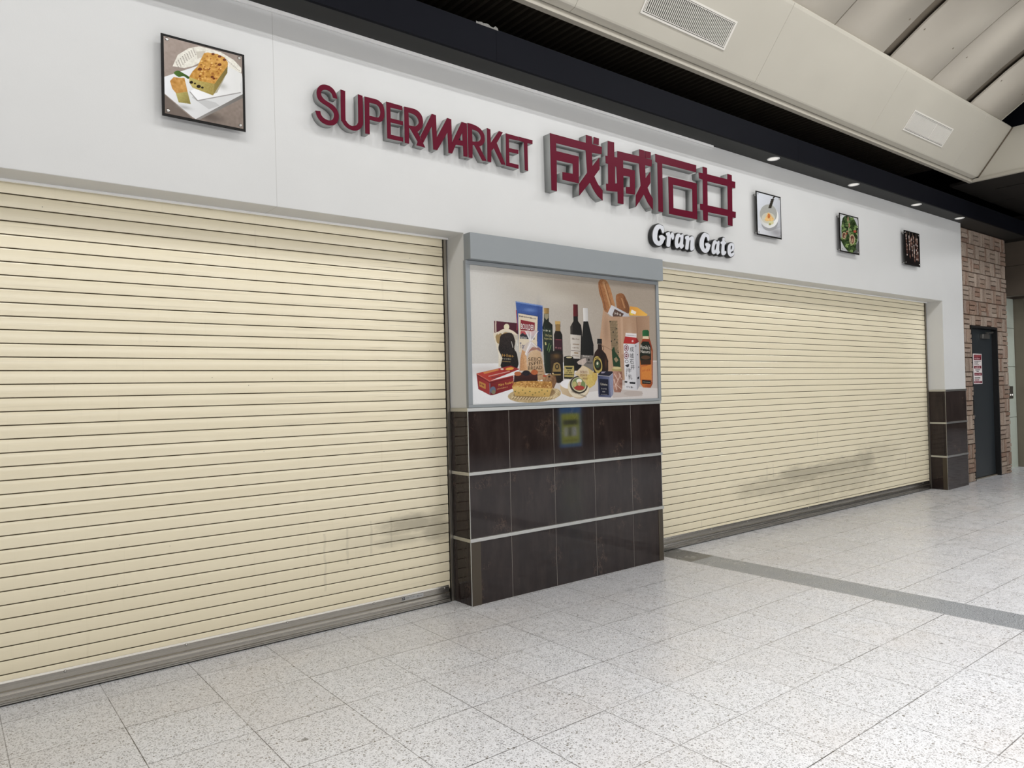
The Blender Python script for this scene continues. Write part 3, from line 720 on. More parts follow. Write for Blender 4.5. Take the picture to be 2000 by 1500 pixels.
['P',(228,214,186),[1126,62,1108,49,1087,39,1064,33,1040,30,1015,31,992,35,971,43,953,54,938,68,928,84,922,101,922,118,926,136,935,152,949,167,966,180,986,190,1009,197,1033,200,1058,200,1081,196,1103,188,1122,177,1137,163,1148,147,1153,130,1154,112,1149,94,1140,77]],
['P',(62,56,46),[1120,83,1104,72,1085,64,1064,60,1042,58,1020,61,999,67,981,76,965,87,953,101,946,116,943,132,945,147,952,162,964,175,979,186,998,194,1018,199,1040,201,1062,199,1083,193,1102,184,1118,173,1130,159,1138,143,1141,127,1138,111,1131,96]],
['P',(222,206,170),[1109,92,1095,83,1078,76,1060,73,1040,73,1021,77,1003,84,987,93,975,105,966,117,962,131,963,145,969,158,978,170,991,179,1008,185,1026,189,1046,189,1066,186,1084,179,1100,170,1112,158,1121,145,1125,131,1124,117,1119,104]],
['P',(120,140,84),[1101,97,1088,89,1073,83,1056,81,1039,81,1021,84,1005,90,991,99,980,109,972,121,969,133,969,145,974,157,982,167,994,176,1009,182,1026,184,1043,184,1061,181,1077,176,1092,167,1103,157,1111,145,1115,132,1114,119,1109,108]],
['P',(236,228,214),[1077,160,1075,155,1070,150,1063,146,1055,144,1045,143,1036,144,1028,146,1021,150,1017,155,1016,161,1018,166,1022,171,1029,175,1037,177,1047,178,1056,177,1064,175,1071,171,1075,166]],
['P',(176,60,50),[1103,105,1100,99,1092,93,1079,89,1063,87,1045,86,1028,87,1013,91,1000,95,993,100,990,106,993,112,1001,117,1014,121,1029,124,1047,124,1064,123,1080,120,1093,116,1100,111]],
['P',(206,160,124),[1068,138,1066,133,1063,129,1059,125,1053,123,1047,122,1041,123,1035,125,1031,129,1028,134,1027,139,1028,144,1031,148,1036,152,1042,154,1048,155,1054,154,1060,151,1064,148,1067,143]],
['P',(190,176,110),[1017,135,1016,128,1012,122,1007,117,1001,114,994,113,987,115,982,118,977,123,974,129,973,136,974,142,978,148,983,153,989,156,996,157,1002,156,1009,153,1013,148,1016,142]],
['T',(76,60,44),[953.1,74.0,1122.7,25.0,13.1],'CAMEMBERT DE NORMANDIE'],
['P',(214,188,140),[998,219,1091,286,1152,264,1223,226,1248,189,1220,129,1162,100,1067,182],{'c':(206,176,90),'g':[1040,263,1220,129],'n':14}],
['P',(214,184,96),[1217,159,1214,143,1206,128,1195,117,1182,110,1167,107,1152,110,1139,118,1129,129,1123,144,1121,160,1124,176,1132,190,1142,202,1156,209,1171,212,1185,209,1198,201,1209,190,1215,175],{'n':14}],
['P',(206,172,84),[1252,196,1250,182,1245,170,1238,160,1230,153,1221,151,1212,154,1204,160,1198,170,1194,183,1193,196,1195,210,1200,223,1206,233,1215,239,1224,241,1233,239,1241,233,1247,223,1251,210],{'n':12}],
['P',(226,206,190),[1026,311,1062,330,1124,345,1133,312,1096,286,1041,293],{'c':(200,180,170),'g':[1031,315,1123,315],'n':14,'a':0.85}],
['P',(220,200,180),[1091,287,1152,256,1160,212,1008,219],{'a':0.6}],
['T',(120,80,60),[1056.4,222.9,1137.9,220.5,19.1],'SEIJO'],
['T',(120,80,60),[1059.5,197.1,1134.9,195.3,17.7],'ISHII'],
['T',(120,80,60),[1085.1,173.4,1140.2,170.0,16.2],'BREAD'],
['P',(46,22,12),[1265,459,1311,460,1313,415,1356,378,1381,325,1378,241,1329,218,1213,226,1204,331,1229,391,1264,422],{'c':(26,12,8),'g':[1216,316,1376,317],'n':4}],
['P',(20,18,18),[1261,503,1314,504,1314,462,1259,461]],
['P',(90,60,40),[1312,443,1331,436,1334,440,1315,447]],
['P',(90,60,40),[1330,438,1329,415,1335,416,1336,438]],
['P',(90,60,40),[1330,417,1311,408,1314,404,1334,414]],
['G',(130,80,40),[1353,302,13,46],{'a':0.6}],
['P',(190,164,80),[1310,295,1311,278,1309,261,1305,246,1297,234,1288,225,1277,220,1265,218,1252,222,1240,228,1229,239,1220,252,1213,268,1209,285,1208,302,1210,318,1214,333,1221,346,1231,355,1242,360,1254,362,1266,359,1278,352,1289,342,1299,328,1306,312]],
['P',(40,34,20),[1299,294,1300,282,1298,271,1293,260,1286,252,1277,247,1267,244,1256,244,1246,248,1236,255,1229,264,1223,274,1220,286,1219,298,1221,309,1226,320,1233,328,1242,333,1252,336,1262,336,1273,332,1282,326,1290,317,1296,306]],
['P',(60,84,50),[1283,294,1280,282,1274,273,1266,266,1256,264,1247,266,1239,272,1234,282,1232,294,1234,305,1240,315,1249,321,1258,324,1268,322,1276,315,1281,305]],
['P',(220,210,180),[1266,301,1264,295,1260,290,1255,288,1250,290,1246,294,1245,301,1247,308,1251,313,1256,315,1261,313,1265,308]],
['P',(60,46,20),[1230,339,1239,339,1239,348,1230,347],{'a':0.75}],
['P',(60,46,20),[1242,340,1251,340,1251,349,1242,348],{'a':0.75}],
['P',(60,46,20),[1253,340,1263,341,1263,350,1254,349],{'a':0.75}],
['P',(60,46,20),[1265,341,1273,342,1273,352,1266,351],{'a':0.75}],
['P',(60,46,20),[1279,342,1279,354,1276,354,1276,342],{'a':0.9}],
['P',(60,46,20),[1278,347,1287,348,1287,350,1277,349],{'a':0.8}],
['P',(66,72,106),[1256,205,1393,196,1438,226,1431,50,1402,20,1258,29],{'c':(110,116,150),'g':[1263,151,1435,149],'n':8}],
['P',(176,180,200),[1388,196,1437,224,1431,42,1402,20],{'n':14,'a':0.45}],
['P',(30,28,46),[1265,219,1298,240,1429,237,1435,223,1388,197,1258,207]],
['P',(150,140,160),[1297,234,1351,235,1329,222,1297,220]],
['P',(190,184,180),[1256,203,1390,194,1391,197,1256,207]],
['P',(190,184,180),[1392,194,1439,223,1436,226,1389,197]],
['P',(22,24,46),[1272,177,1376,171,1378,40,1271,42]],
['T',(206,200,186),[1282.8,124.5,1362.8,118.2,19.5],'Catherine'],
['P',(180,176,170),[1293,90,1300,90,1300,101,1293,101],{'a':0.75}],
['P',(180,176,170),[1305,90,1305,97,1302,97,1302,90],{'a':0.9}],
['P',(180,176,170),[1303,93,1311,92,1312,94,1303,95],{'a':0.8}],
['P',(180,176,170),[1316,89,1316,97,1313,98,1312,89],{'a':0.9}],
['P',(180,176,170),[1314,92,1322,92,1322,94,1314,94],{'a':0.8}],
['P',(180,176,170),[1326,88,1327,99,1323,99,1323,88],{'a':0.9}],
['P',(180,176,170),[1325,93,1333,92,1333,95,1325,95],{'a':0.8}],
['P',(180,176,170),[1335,88,1343,87,1343,98,1336,99],{'a':0.75}],
['P',(180,176,170),[1346,87,1354,87,1354,97,1346,97],{'a':0.75}],
['P',(180,176,170),[1305,66,1313,66,1314,74,1305,75],{'a':0.75}],
['P',(180,176,170),[1317,65,1327,65,1327,74,1318,75],{'a':0.75}],
['P',(180,176,170),[1332,65,1332,74,1329,74,1328,65],{'a':0.9}],
['P',(180,176,170),[1330,68,1338,68,1338,70,1330,70],{'a':0.8}],
['P',(140,138,140),[1286,47,1361,43,1361,47,1287,51]],
['P',(180,130,110),[1436,241,1538,241,1547,202,1541,94,1520,60,1445,63,1433,96],{'c':(150,100,82),'g':[1435,149,1545,148],'n':30,'s':9}],
['P',(226,196,180),[1444,216,1486,163,1495,166,1452,220],{'a':0.7}],
['P',(226,196,180),[1521,212,1462,127,1471,125,1530,209],{'a':0.7}],
['P',(226,196,180),[1453,131,1528,84,1535,89,1459,136],{'a':0.7}],
['P',(226,196,180),[1499,224,1530,170,1540,173,1508,227],{'a':0.7}],
['P',(226,196,180),[1437,171,1471,79,1481,81,1447,173],{'a':0.7}],
['P',(186,166,104),[1540,258,1537,253,1529,248,1515,244,1498,242,1480,241,1462,242,1445,244,1432,248,1424,253,1421,258,1424,263,1433,268,1446,272,1463,274,1481,275,1500,274,1516,272,1529,268,1538,264]],
['P',(170,150,90),[1422,258,1540,258,1537,237,1425,240]],
['P',(206,190,132),[1532,264,1529,261,1522,258,1510,256,1496,254,1480,254,1465,254,1451,256,1439,258,1432,261,1430,264,1433,267,1440,270,1451,273,1465,274,1481,275,1497,275,1511,273,1522,271,1529,268]],
['P',(220,218,222),[1569,470,1708,469,1723,76,1575,87],{'c':(206,204,208),'g':[1577,381,1725,383],'n':2}],
['P',(190,188,194),[1708,469,1764,490,1761,115,1723,74],{'c':(168,166,172),'g':[1714,383,1757,146]}],
['P',(186,36,34),[1591,531,1731,528,1708,471,1569,474]],
['P',(150,28,30),[1731,528,1764,490,1708,469]],
['P',(226,220,220),[1599,562,1735,560,1733,525,1596,532]],
['P',(120,110,112),[1605,542,1729,537,1729,541,1606,545]],
['P',(236,226,224),[1672,486,1684,485,1685,500,1673,501],{'a':0.75}],
['P',(236,226,224),[1690,485,1691,504,1685,504,1684,484],{'a':0.9}],
['P',(236,226,224),[1687,492,1696,492,1697,496,1688,496],{'a':0.8}],
['P',(120,36,56),[1633,435,1631,426,1627,417,1620,411,1612,406,1602,405,1593,406,1585,410,1579,416,1575,425,1574,434,1576,443,1580,451,1587,458,1596,462,1605,464,1614,463,1622,459,1628,452,1632,444]],
['P',(230,226,228),[1626,435,1625,428,1621,421,1616,416,1610,412,1603,411,1596,412,1590,415,1585,420,1582,427,1581,434,1582,441,1586,448,1591,453,1597,456,1604,458,1611,457,1618,454,1622,448,1625,442]],
['P',(120,40,56),[1619,435,1618,429,1614,424,1609,420,1603,419,1597,420,1592,423,1589,428,1588,434,1589,440,1593,445,1598,449,1604,450,1610,449,1615,446,1618,441]],
['P',(230,226,228),[1589,435,1616,431,1618,435,1591,439]],
['P',(120,36,56),[1631,370,1629,361,1624,353,1617,346,1609,342,1600,340,1591,341,1583,345,1577,352,1573,360,1572,369,1574,378,1578,387,1585,393,1593,398,1602,399,1611,398,1619,394,1626,387,1630,379]],
['P',(230,226,228),[1624,370,1622,363,1619,356,1614,351,1607,347,1600,346,1593,347,1587,351,1582,356,1579,362,1578,369,1580,377,1583,383,1588,388,1595,392,1602,393,1609,392,1615,389,1620,384,1623,377]],
['P',(120,40,56),[1617,370,1616,364,1612,359,1607,355,1600,354,1594,355,1589,359,1586,363,1585,369,1587,375,1590,381,1596,384,1602,385,1608,384,1613,381,1616,376]],
['P',(230,226,228),[1587,371,1614,366,1615,370,1588,375]],
['P',(110,108,114),[1626,321,1625,316,1622,312,1617,309,1610,307,1603,307,1596,307,1590,309,1585,312,1582,316,1581,320,1582,325,1586,329,1591,332,1597,334,1604,335,1611,334,1617,332,1622,329,1625,325]],
['P',(220,218,222),[1620,321,1619,318,1616,315,1613,313,1608,312,1603,311,1598,312,1594,313,1591,315,1588,318,1588,320,1589,323,1591,326,1595,328,1599,329,1604,330,1609,329,1613,328,1617,326,1619,324]],
['P',(50,48,54),[1582,288,1635,300,1627,276,1606,271]],
['T',(34,32,36),[1645.7,407.0,1696.2,406.2,39.1],'成'],
['T',(34,32,36),[1641.3,352.2,1691.7,351.2,39.1],'城'],
['T',(34,32,36),[1639.4,303.7,1689.8,302.4,39.1],'石'],
['T',(34,32,36),[1651.3,256.8,1701.8,255.3,39.1],'井'],
['T',(34,32,36),[1606.9,227.2,1657.0,225.5,38.9],'牛'],
['T',(34,32,36),[1616.2,172.6,1666.3,170.7,38.9],'乳'],
['P',(90,88,92),[1592,254,1603,254,1604,258,1593,259]],
['P',(90,88,92),[1591,246,1603,245,1604,250,1592,250]],
['P',(90,88,92),[1591,237,1602,236,1603,241,1592,242]],
['P',(90,88,92),[1591,229,1602,228,1603,233,1592,233]],
['P',(90,88,92),[1590,220,1602,219,1603,224,1591,225]],
['P',(90,88,92),[1590,212,1601,211,1602,216,1591,216]],
['P',(90,88,92),[1590,203,1601,202,1602,207,1591,208]],
['P',(90,88,92),[1590,194,1601,194,1602,198,1590,199]],
['P',(30,30,34),[1573,156,1607,152,1601,140,1570,143]],
['P',(30,30,34),[1630,147,1704,144,1702,128,1635,132]],
['P',(30,30,34),[1732,186,1753,194,1752,174,1733,169]],
['P',(90,88,92),[1597,100,1598,113,1593,113,1592,100],{'a':0.9}],
['P',(90,88,92),[1595,105,1607,104,1608,107,1595,108],{'a':0.8}],
['P',(90,88,92),[1614,98,1615,115,1610,115,1609,98],{'a':0.9}],
['P',(90,88,92),[1612,105,1625,104,1626,107,1612,108],{'a':0.8}],
['P',(90,88,92),[1629,97,1638,96,1639,108,1629,109],{'a':0.75}],
['P',(90,88,92),[1646,95,1659,94,1660,109,1646,111],{'a':0.75}],
['P',(90,88,92),[1665,94,1666,107,1661,107,1660,94],{'a':0.9}],
['P',(90,88,92),[1663,99,1676,97,1677,101,1664,102],{'a':0.8}],
['P',(40,40,44),[1728,454,1728,453,1727,451,1726,450,1724,450,1722,449,1720,449,1719,450,1718,451,1717,452,1716,454,1717,455,1718,457,1719,458,1721,458,1723,459,1724,458,1726,458,1727,457,1728,456]],
['P',(40,40,44),[1747,379,1747,378,1746,377,1745,375,1743,375,1741,375,1739,375,1738,375,1737,377,1736,378,1736,379,1736,381,1737,382,1738,383,1740,384,1742,384,1743,384,1745,383,1746,382,1747,381]],
['P',(40,40,44),[1756,273,1756,271,1755,270,1753,269,1752,268,1750,268,1748,268,1747,269,1745,270,1745,271,1744,273,1745,274,1745,275,1747,277,1748,277,1750,277,1752,277,1754,277,1755,276,1756,274]],
['P',(206,110,46),[1819,540,1891,542,1913,498,1940,418,1926,129,1897,93,1802,97,1768,130,1772,384,1794,487],{'c':(150,62,28),'g':[1781,304,1936,305],'n':8}],
['P',(40,110,58),[1809,583,1827,595,1881,597,1896,584,1894,542,1809,539],{'c':(26,84,44),'g':[1810,567,1896,570]}],
['P',(226,206,170),[1819,540,1887,542,1893,518,1810,518]],
['P',(150,46,30),[1794,487,1812,515,1896,514,1924,466,1917,442,1787,463],{'a':0.7}],
['P',(24,32,20),[1779,463,1812,496,1889,494,1915,450,1913,337,1780,297,1769,360]],
['T',(228,222,210),[1779.7,431.4,1904.2,425.7,34.9],'Florida’s'],
['T',(228,222,210),[1780.7,395.7,1902.8,391.9,28.6],'Natural'],
['P',(90,60,36),[1901,357,1898,352,1890,347,1876,343,1859,340,1841,339,1823,340,1806,342,1793,346,1785,351,1783,356,1786,361,1794,367,1808,371,1824,373,1842,374,1861,374,1877,371,1890,368,1899,363]],
['P',(60,36,20),[1782,332,1907,339,1906,297,1780,293]],
['P',(220,130,50),[1785,273,1914,297,1912,161,1781,170],{'n':6}],
['P',(200,96,40),[1796,233,1813,234,1814,251,1797,249],{'a':0.75}],
['P',(200,96,40),[1827,235,1827,254,1820,254,1820,235],{'a':0.9}],
['P',(200,96,40),[1824,242,1843,244,1842,248,1823,247],{'a':0.8}],
['P',(200,96,40),[1850,237,1869,239,1870,255,1851,253],{'a':0.75}],
['P',(200,96,40),[1877,239,1894,240,1895,260,1878,258],{'a':0.75}],
['P',(22,24,22),[1789,163,1903,156,1898,127,1791,130]],
['P',(160,150,130),[1798,144,1892,138,1893,142,1798,148]],
['P',(240,190,150),[1920,418,1911,145,1918,145,1927,418],{'a':0.5}],
]
PRINT['cake']=[
['P',(160,144,134),[-4,466,476,473,466,-14,-13,-23],{'c':(132,118,108),'g':[35,388,375,14],'n':9,'s':8}],
['P',(104,92,84),[12,116,154,13,8,4],{'a':0.8}],
['G',(90,80,74),[250,43,71,28],{'a':0.8}],
['P',(222,218,206),[56,278,84,348,140,399,196,426,257,427,314,424,382,400,425,364,424,336,372,341,349,354,212,346,159,305,116,284],{'n':16,'s':5}],
['P',(120,108,98),[78,307,76,304,73,304,72,305,74,308,76,308]],
['P',(120,108,98),[80,301,79,299,76,298,74,300,76,302,79,303]],
['P',(120,108,98),[83,296,81,293,78,292,77,294,78,296,81,297]],
['P',(120,108,98),[85,290,84,288,81,287,79,288,81,291,84,291]],
['P',(120,108,98),[88,284,86,282,83,281,82,283,83,285,86,286]],
['P',(120,108,98),[90,279,88,276,85,275,84,277,86,279,88,280]],
['P',(120,108,98),[89,320,87,317,85,316,83,318,85,320,88,321]],
['P',(120,108,98),[91,314,90,312,87,311,85,312,87,315,90,316]],
['P',(120,108,98),[94,308,92,306,89,305,88,307,89,309,92,310]],
['P',(120,108,98),[96,303,95,300,92,300,90,301,92,303,95,304]],
['P',(120,108,98),[99,297,97,295,94,294,93,295,94,298,97,299]],
['P',(120,108,98),[101,291,100,289,97,288,95,290,97,292,100,293]],
['P',(120,108,98),[100,332,99,330,96,329,94,331,96,333,99,334]],
['P',(120,108,98),[102,327,101,324,98,324,97,325,98,328,101,328]],
['P',(120,108,98),[105,321,103,319,100,318,99,320,101,322,103,323]],
['P',(120,108,98),[107,315,106,313,103,312,101,314,103,316,106,317]],
['P',(120,108,98),[110,310,108,307,105,307,104,308,105,311,108,311]],
['P',(120,108,98),[112,304,111,302,108,301,106,303,108,305,111,306]],
['P',(120,108,98),[111,345,110,343,107,342,105,344,107,346,110,347]],
['P',(120,108,98),[114,340,112,337,109,336,108,338,109,340,112,341]],
['P',(120,108,98),[116,334,115,332,112,331,110,332,112,335,115,336]],
['P',(120,108,98),[119,328,117,326,114,325,113,327,114,329,117,330]],
['P',(120,108,98),[121,323,119,320,116,320,115,321,117,323,119,324]],
['P',(120,108,98),[123,317,122,315,119,314,117,315,119,318,122,319]],
['P',(120,108,98),[122,358,121,356,118,355,116,357,118,359,121,360]],
['P',(120,108,98),[125,353,123,350,120,349,119,351,120,353,123,354]],
['P',(120,108,98),[127,347,126,344,123,344,121,345,123,348,126,348]],
['P',(120,108,98),[130,341,128,339,125,338,124,340,125,342,128,343]],
['P',(120,108,98),[132,336,131,333,128,332,126,334,128,336,131,337]],
['P',(120,108,98),[135,330,133,328,130,327,129,328,130,331,133,331]],
['P',(120,108,98),[133,369,132,367,129,366,128,368,129,370,132,371]],
['P',(120,108,98),[136,364,135,361,131,361,130,362,132,365,135,365]],
['P',(120,108,98),[138,358,137,356,134,355,133,356,134,359,137,360]],
['P',(120,108,98),[141,352,139,350,136,349,135,351,136,353,139,354]],
['P',(120,108,98),[143,347,142,344,139,344,137,345,139,347,142,348]],
['P',(120,108,98),[146,341,144,339,141,338,140,339,141,342,144,343]],
['P',(120,108,98),[145,381,143,378,140,377,139,379,140,381,143,382]],
['P',(120,108,98),[147,375,146,373,143,372,141,373,143,376,146,377]],
['P',(120,108,98),[150,369,148,367,145,366,144,368,145,370,148,371]],
['P',(120,108,98),[152,364,151,361,148,360,146,362,148,364,151,365]],
['P',(120,108,98),[155,358,153,356,150,355,149,356,150,359,153,359]],
['P',(120,108,98),[157,352,155,350,153,349,151,351,153,353,156,354]],
['P',(120,108,98),[156,392,155,389,151,389,150,390,152,393,155,393]],
['P',(120,108,98),[159,386,157,384,154,383,153,385,154,387,157,388]],
['P',(120,108,98),[161,380,159,378,156,377,155,379,157,381,159,382]],
['P',(120,108,98),[163,375,162,372,159,372,157,373,159,376,162,376]],
['P',(120,108,98),[166,369,164,367,161,366,160,367,161,370,164,371]],
['P',(120,108,98),[168,363,167,361,164,360,162,362,164,364,167,365]],
['P',(120,108,98),[167,403,166,401,163,400,161,401,163,404,166,405]],
['P',(120,108,98),[170,397,168,395,165,394,164,396,165,398,168,399]],
['P',(120,108,98),[172,392,171,389,168,389,166,390,168,393,171,393]],
['P',(120,108,98),[175,386,173,384,170,383,169,384,170,387,173,388]],
['P',(120,108,98),[177,380,176,378,173,377,171,379,173,381,176,382]],
['P',(120,108,98),[180,375,178,372,175,371,174,373,175,375,178,376]],
['P',(150,140,130),[322,403,320,400,317,399,315,401,317,404,320,404]],
['P',(150,140,130),[329,399,327,396,324,395,322,397,324,399,327,400]],
['P',(150,140,130),[336,394,334,392,331,391,330,393,331,395,334,396]],
['P',(150,140,130),[343,390,341,388,338,387,337,389,338,391,342,392]],
['P',(150,140,130),[350,386,349,384,345,383,344,384,346,387,349,388]],
['P',(150,140,130),[357,382,356,380,353,379,351,380,353,383,356,384]],
['P',(150,140,130),[365,378,363,375,360,374,358,376,360,379,363,379]],
['P',(150,140,130),[372,373,370,371,367,370,365,372,367,374,370,375]],
['P',(150,140,130),[379,369,377,367,374,366,373,368,374,370,377,371]],
['P',(150,140,130),[386,365,385,363,381,362,380,363,381,366,385,367]],
['P',(150,140,130),[393,361,392,358,389,358,387,359,389,362,392,363]],
['P',(150,140,130),[401,357,399,354,396,353,394,355,396,357,399,358]],
['P',(150,140,130),[408,352,406,350,403,349,401,351,403,353,406,354]],
['P',(150,140,130),[415,348,414,346,410,345,409,347,411,349,414,350]],
['P',(190,182,168),[178,391,230,410,221,376,186,353],{'a':0.8}],
['P',(226,228,230),[12,209,185,314,431,309,431,215,171,15,154,22,12,120],{'c':(206,206,206),'g':[32,209,286,88]}],
['P',(140,136,132),[171,15,431,215,432,194,188,14],{'c':(110,106,102),'g':[197,32,424,204]}],
['P',(176,176,176),[152,131,242,85,300,119,278,132,156,136],{'a':0.6}],
['P',(236,236,238),[142,162,165,181,349,354,427,332,431,300,416,268,420,226,182,119],{'c':(216,216,214),'g':[165,175,401,231]}],
['P',(120,116,112),[140,159,180,117,184,122,144,163],{'a':0.7}],
['P',(120,116,112),[182,117,420,219,419,224,181,122],{'a':0.7}],
['P',(120,108,60),[261,174,334,290,288,190],{'a':0.5}],
['G',(150,148,140),[315,234,27,19],{'a':0.5}],
['P',(188,170,92),[140,241,275,238,265,168,157,186,141,209],{'c':(160,140,70),'g':[158,232,261,184],'n':12}],
['P',(142,124,62),[275,238,350,373,346,316,265,168],{'c':(120,104,52),'g':[280,225,344,334],'n':8}],
['P',(196,138,56),[140,241,159,277,185,311,221,394,239,403,292,409,332,401,350,377,347,353,275,236,201,233],{'c':(206,150,66),'g':[159,264,314,396],'n':30,'s':7}],
['P',(110,52,26),[209,302,209,299,207,296,204,294,201,292,198,290,194,290,191,290,189,291,187,293,187,296,187,299,189,301,191,304,194,306,198,307,201,308,205,307,207,306,209,304],{'n':14}],
['P',(110,52,26),[315,401,314,399,313,396,311,394,308,392,305,391,302,391,299,391,297,392,296,393,295,396,296,398,297,400,299,402,302,404,305,405,308,406,311,406,313,405,314,403],{'n':14}],
['P',(110,52,26),[278,405,278,403,277,401,275,399,272,397,270,396,267,396,264,396,262,397,261,398,261,400,261,402,262,405,264,406,267,408,270,409,272,410,275,409,277,408,278,407],{'n':14}],
['P',(110,52,26),[342,389,341,387,340,385,338,383,335,381,332,380,328,379,326,379,324,380,322,382,322,384,322,387,324,389,326,391,329,393,332,394,335,395,338,394,340,393,341,392],{'n':14}],
['P',(110,52,26),[315,354,314,352,313,349,310,347,307,345,304,344,301,343,298,344,295,345,294,347,293,349,294,351,296,354,298,356,301,358,304,359,308,360,311,360,313,359,314,357],{'n':14}],
['P',(110,52,26),[272,274,271,272,270,270,268,268,265,266,263,265,260,265,257,265,256,266,254,268,254,269,254,272,256,274,258,276,260,277,263,278,266,279,268,278,270,277,271,276],{'n':14}],
['P',(110,52,26),[279,267,279,265,278,263,276,261,274,260,271,259,269,258,267,259,265,260,264,261,264,263,264,264,265,266,267,268,269,270,272,270,274,271,276,271,278,270,279,268],{'n':14}],
['P',(110,52,26),[204,262,204,260,203,258,201,257,199,255,197,255,195,254,193,255,191,255,190,256,190,258,191,260,192,261,193,263,195,264,197,265,199,265,201,265,203,264,204,263],{'n':14}],
['P',(110,52,26),[254,315,253,313,252,312,250,310,248,308,246,308,243,307,241,308,239,308,238,310,238,311,238,313,240,315,241,317,244,318,246,319,248,320,251,319,252,319,254,317],{'n':14}],
['P',(110,52,26),[226,308,225,307,225,305,223,304,221,303,220,302,218,302,216,302,215,303,214,304,214,305,214,307,215,308,216,309,218,310,220,311,222,311,223,311,225,311,225,309],{'n':14}],
['P',(150,92,34),[273,294,270,290,265,287,260,287,258,290,260,294,265,297,271,297]],
['P',(150,92,34),[296,343,294,340,289,338,285,338,283,340,285,342,289,344,294,345]],
['P',(222,168,84),[207,273,205,269,200,267,195,267,194,269,196,273,200,275,205,275]],
['P',(150,92,34),[207,248,205,245,202,243,198,243,197,245,198,248,202,250,205,250]],
['P',(222,168,84),[229,255,228,251,224,248,220,249,219,252,221,256,224,259,228,258]],
['P',(228,182,104),[216,251,215,248,211,246,207,246,205,248,207,252,211,254,215,254]],
['P',(170,104,40),[243,383,241,380,238,377,235,378,234,380,235,384,238,386,241,385]],
['P',(222,168,84),[224,290,222,286,218,284,214,284,212,287,214,291,218,293,222,293]],
['P',(150,92,34),[199,246,196,242,191,240,186,239,184,242,186,245,191,248,197,248]],
['P',(228,182,104),[233,312,231,308,227,305,223,306,222,309,223,312,227,315,231,314]],
['P',(222,168,84),[213,252,212,249,208,247,205,247,203,249,205,252,208,254,212,254]],
['P',(170,104,40),[292,333,290,329,285,327,279,327,277,329,280,332,285,335,290,335]],
['P',(170,104,40),[244,308,242,305,237,303,232,303,230,304,232,307,237,310,242,310]],
['P',(170,104,40),[297,377,295,374,291,372,286,372,285,374,287,377,291,380,296,380]],
['P',(170,104,40),[261,374,259,370,255,367,252,368,250,371,252,375,256,377,259,377]],
['P',(170,104,40),[273,297,271,294,265,291,260,291,257,293,260,296,265,298,271,299]],
['P',(228,182,104),[195,243,193,239,190,237,187,237,186,241,187,244,190,247,193,246]],
['P',(228,182,104),[214,348,212,344,209,341,205,342,204,346,205,350,209,353,212,352]],
['P',(170,104,40),[277,287,275,284,270,282,264,281,262,283,264,286,270,289,275,289]],
['P',(228,182,104),[293,272,292,268,288,266,285,267,283,269,285,273,288,275,292,274]],
['P',(170,104,40),[205,266,203,261,200,259,197,260,195,263,197,267,200,270,204,269]],
['P',(228,182,104),[254,364,252,360,246,357,241,357,238,360,241,364,246,367,252,367]],
['P',(228,182,104),[212,345,210,342,206,340,202,340,200,342,202,345,206,347,210,347]],
['P',(222,168,84),[244,255,242,251,238,249,233,249,231,252,233,255,238,258,242,257]],
['P',(170,104,40),[220,278,219,274,216,271,212,272,211,275,213,279,216,281,219,281]],
['P',(150,92,34),[229,306,226,302,221,300,216,300,214,302,217,305,222,308,227,308]],
['P',(228,182,104),[267,351,266,347,262,344,258,345,257,348,258,353,262,355,266,355]],
['P',(170,104,40),[293,271,291,267,286,264,281,265,279,267,281,271,286,274,291,274]],
['P',(228,182,104),[214,292,213,288,209,286,205,286,204,289,205,292,209,295,213,294]],
['P',(170,104,40),[267,342,265,338,260,335,255,335,253,338,255,342,260,345,265,345]],
['P',(222,168,84),[290,346,288,342,282,339,277,339,275,342,277,346,282,349,288,349]],
['P',(222,168,84),[248,317,247,313,243,311,239,312,238,314,240,317,243,320,247,319]],
['P',(150,92,34),[291,354,289,350,284,347,279,347,277,350,279,354,284,357,289,357]],
['P',(228,182,104),[207,275,205,271,201,269,197,269,196,272,198,276,201,278,205,278]],
['P',(150,92,34),[291,355,289,352,285,349,282,350,280,353,282,356,286,359,289,358]],
['P',(222,168,84),[254,362,252,359,247,357,242,357,240,359,242,361,247,364,252,364]],
['P',(150,92,34),[234,354,232,351,226,349,221,348,219,350,221,353,227,356,232,356]],
['P',(150,92,34),[313,333,312,330,307,328,303,328,301,330,303,334,308,336,312,336]],
['P',(222,168,84),[254,375,253,371,249,369,245,369,244,373,245,377,249,379,253,379]],
['P',(150,92,34),[211,327,209,323,205,321,200,321,198,323,200,327,205,330,209,329]],
['P',(170,104,40),[314,325,312,322,309,320,306,320,304,323,306,326,309,329,313,328]],
['P',(170,104,40),[226,306,224,303,219,300,214,300,212,303,214,306,219,309,224,309]],
['P',(170,104,40),[296,311,294,308,290,306,286,306,284,308,286,311,290,313,294,313]],
['P',(222,168,84),[230,321,227,317,222,314,216,314,214,317,216,321,222,323,227,324]],
['P',(150,92,34),[237,266,235,263,231,260,227,261,225,263,227,266,231,268,235,268]],
['P',(170,104,40),[308,326,306,321,302,319,297,319,295,322,297,327,302,329,306,329]],
['P',(222,168,84),[225,326,224,323,219,320,215,320,213,323,215,326,219,329,224,329]],
['P',(222,168,84),[272,339,270,336,266,334,261,333,259,336,261,339,266,341,271,341]],
['P',(228,182,104),[314,332,313,328,310,325,306,326,305,329,307,334,310,336,313,335]],
['P',(222,168,84),[232,260,230,257,226,255,221,255,220,257,221,260,226,262,230,262]],
['P',(170,104,40),[260,330,258,327,255,325,252,325,251,327,252,330,255,332,258,332]],
['P',(170,104,40),[229,320,227,316,223,314,220,315,218,317,220,321,223,323,227,323]],
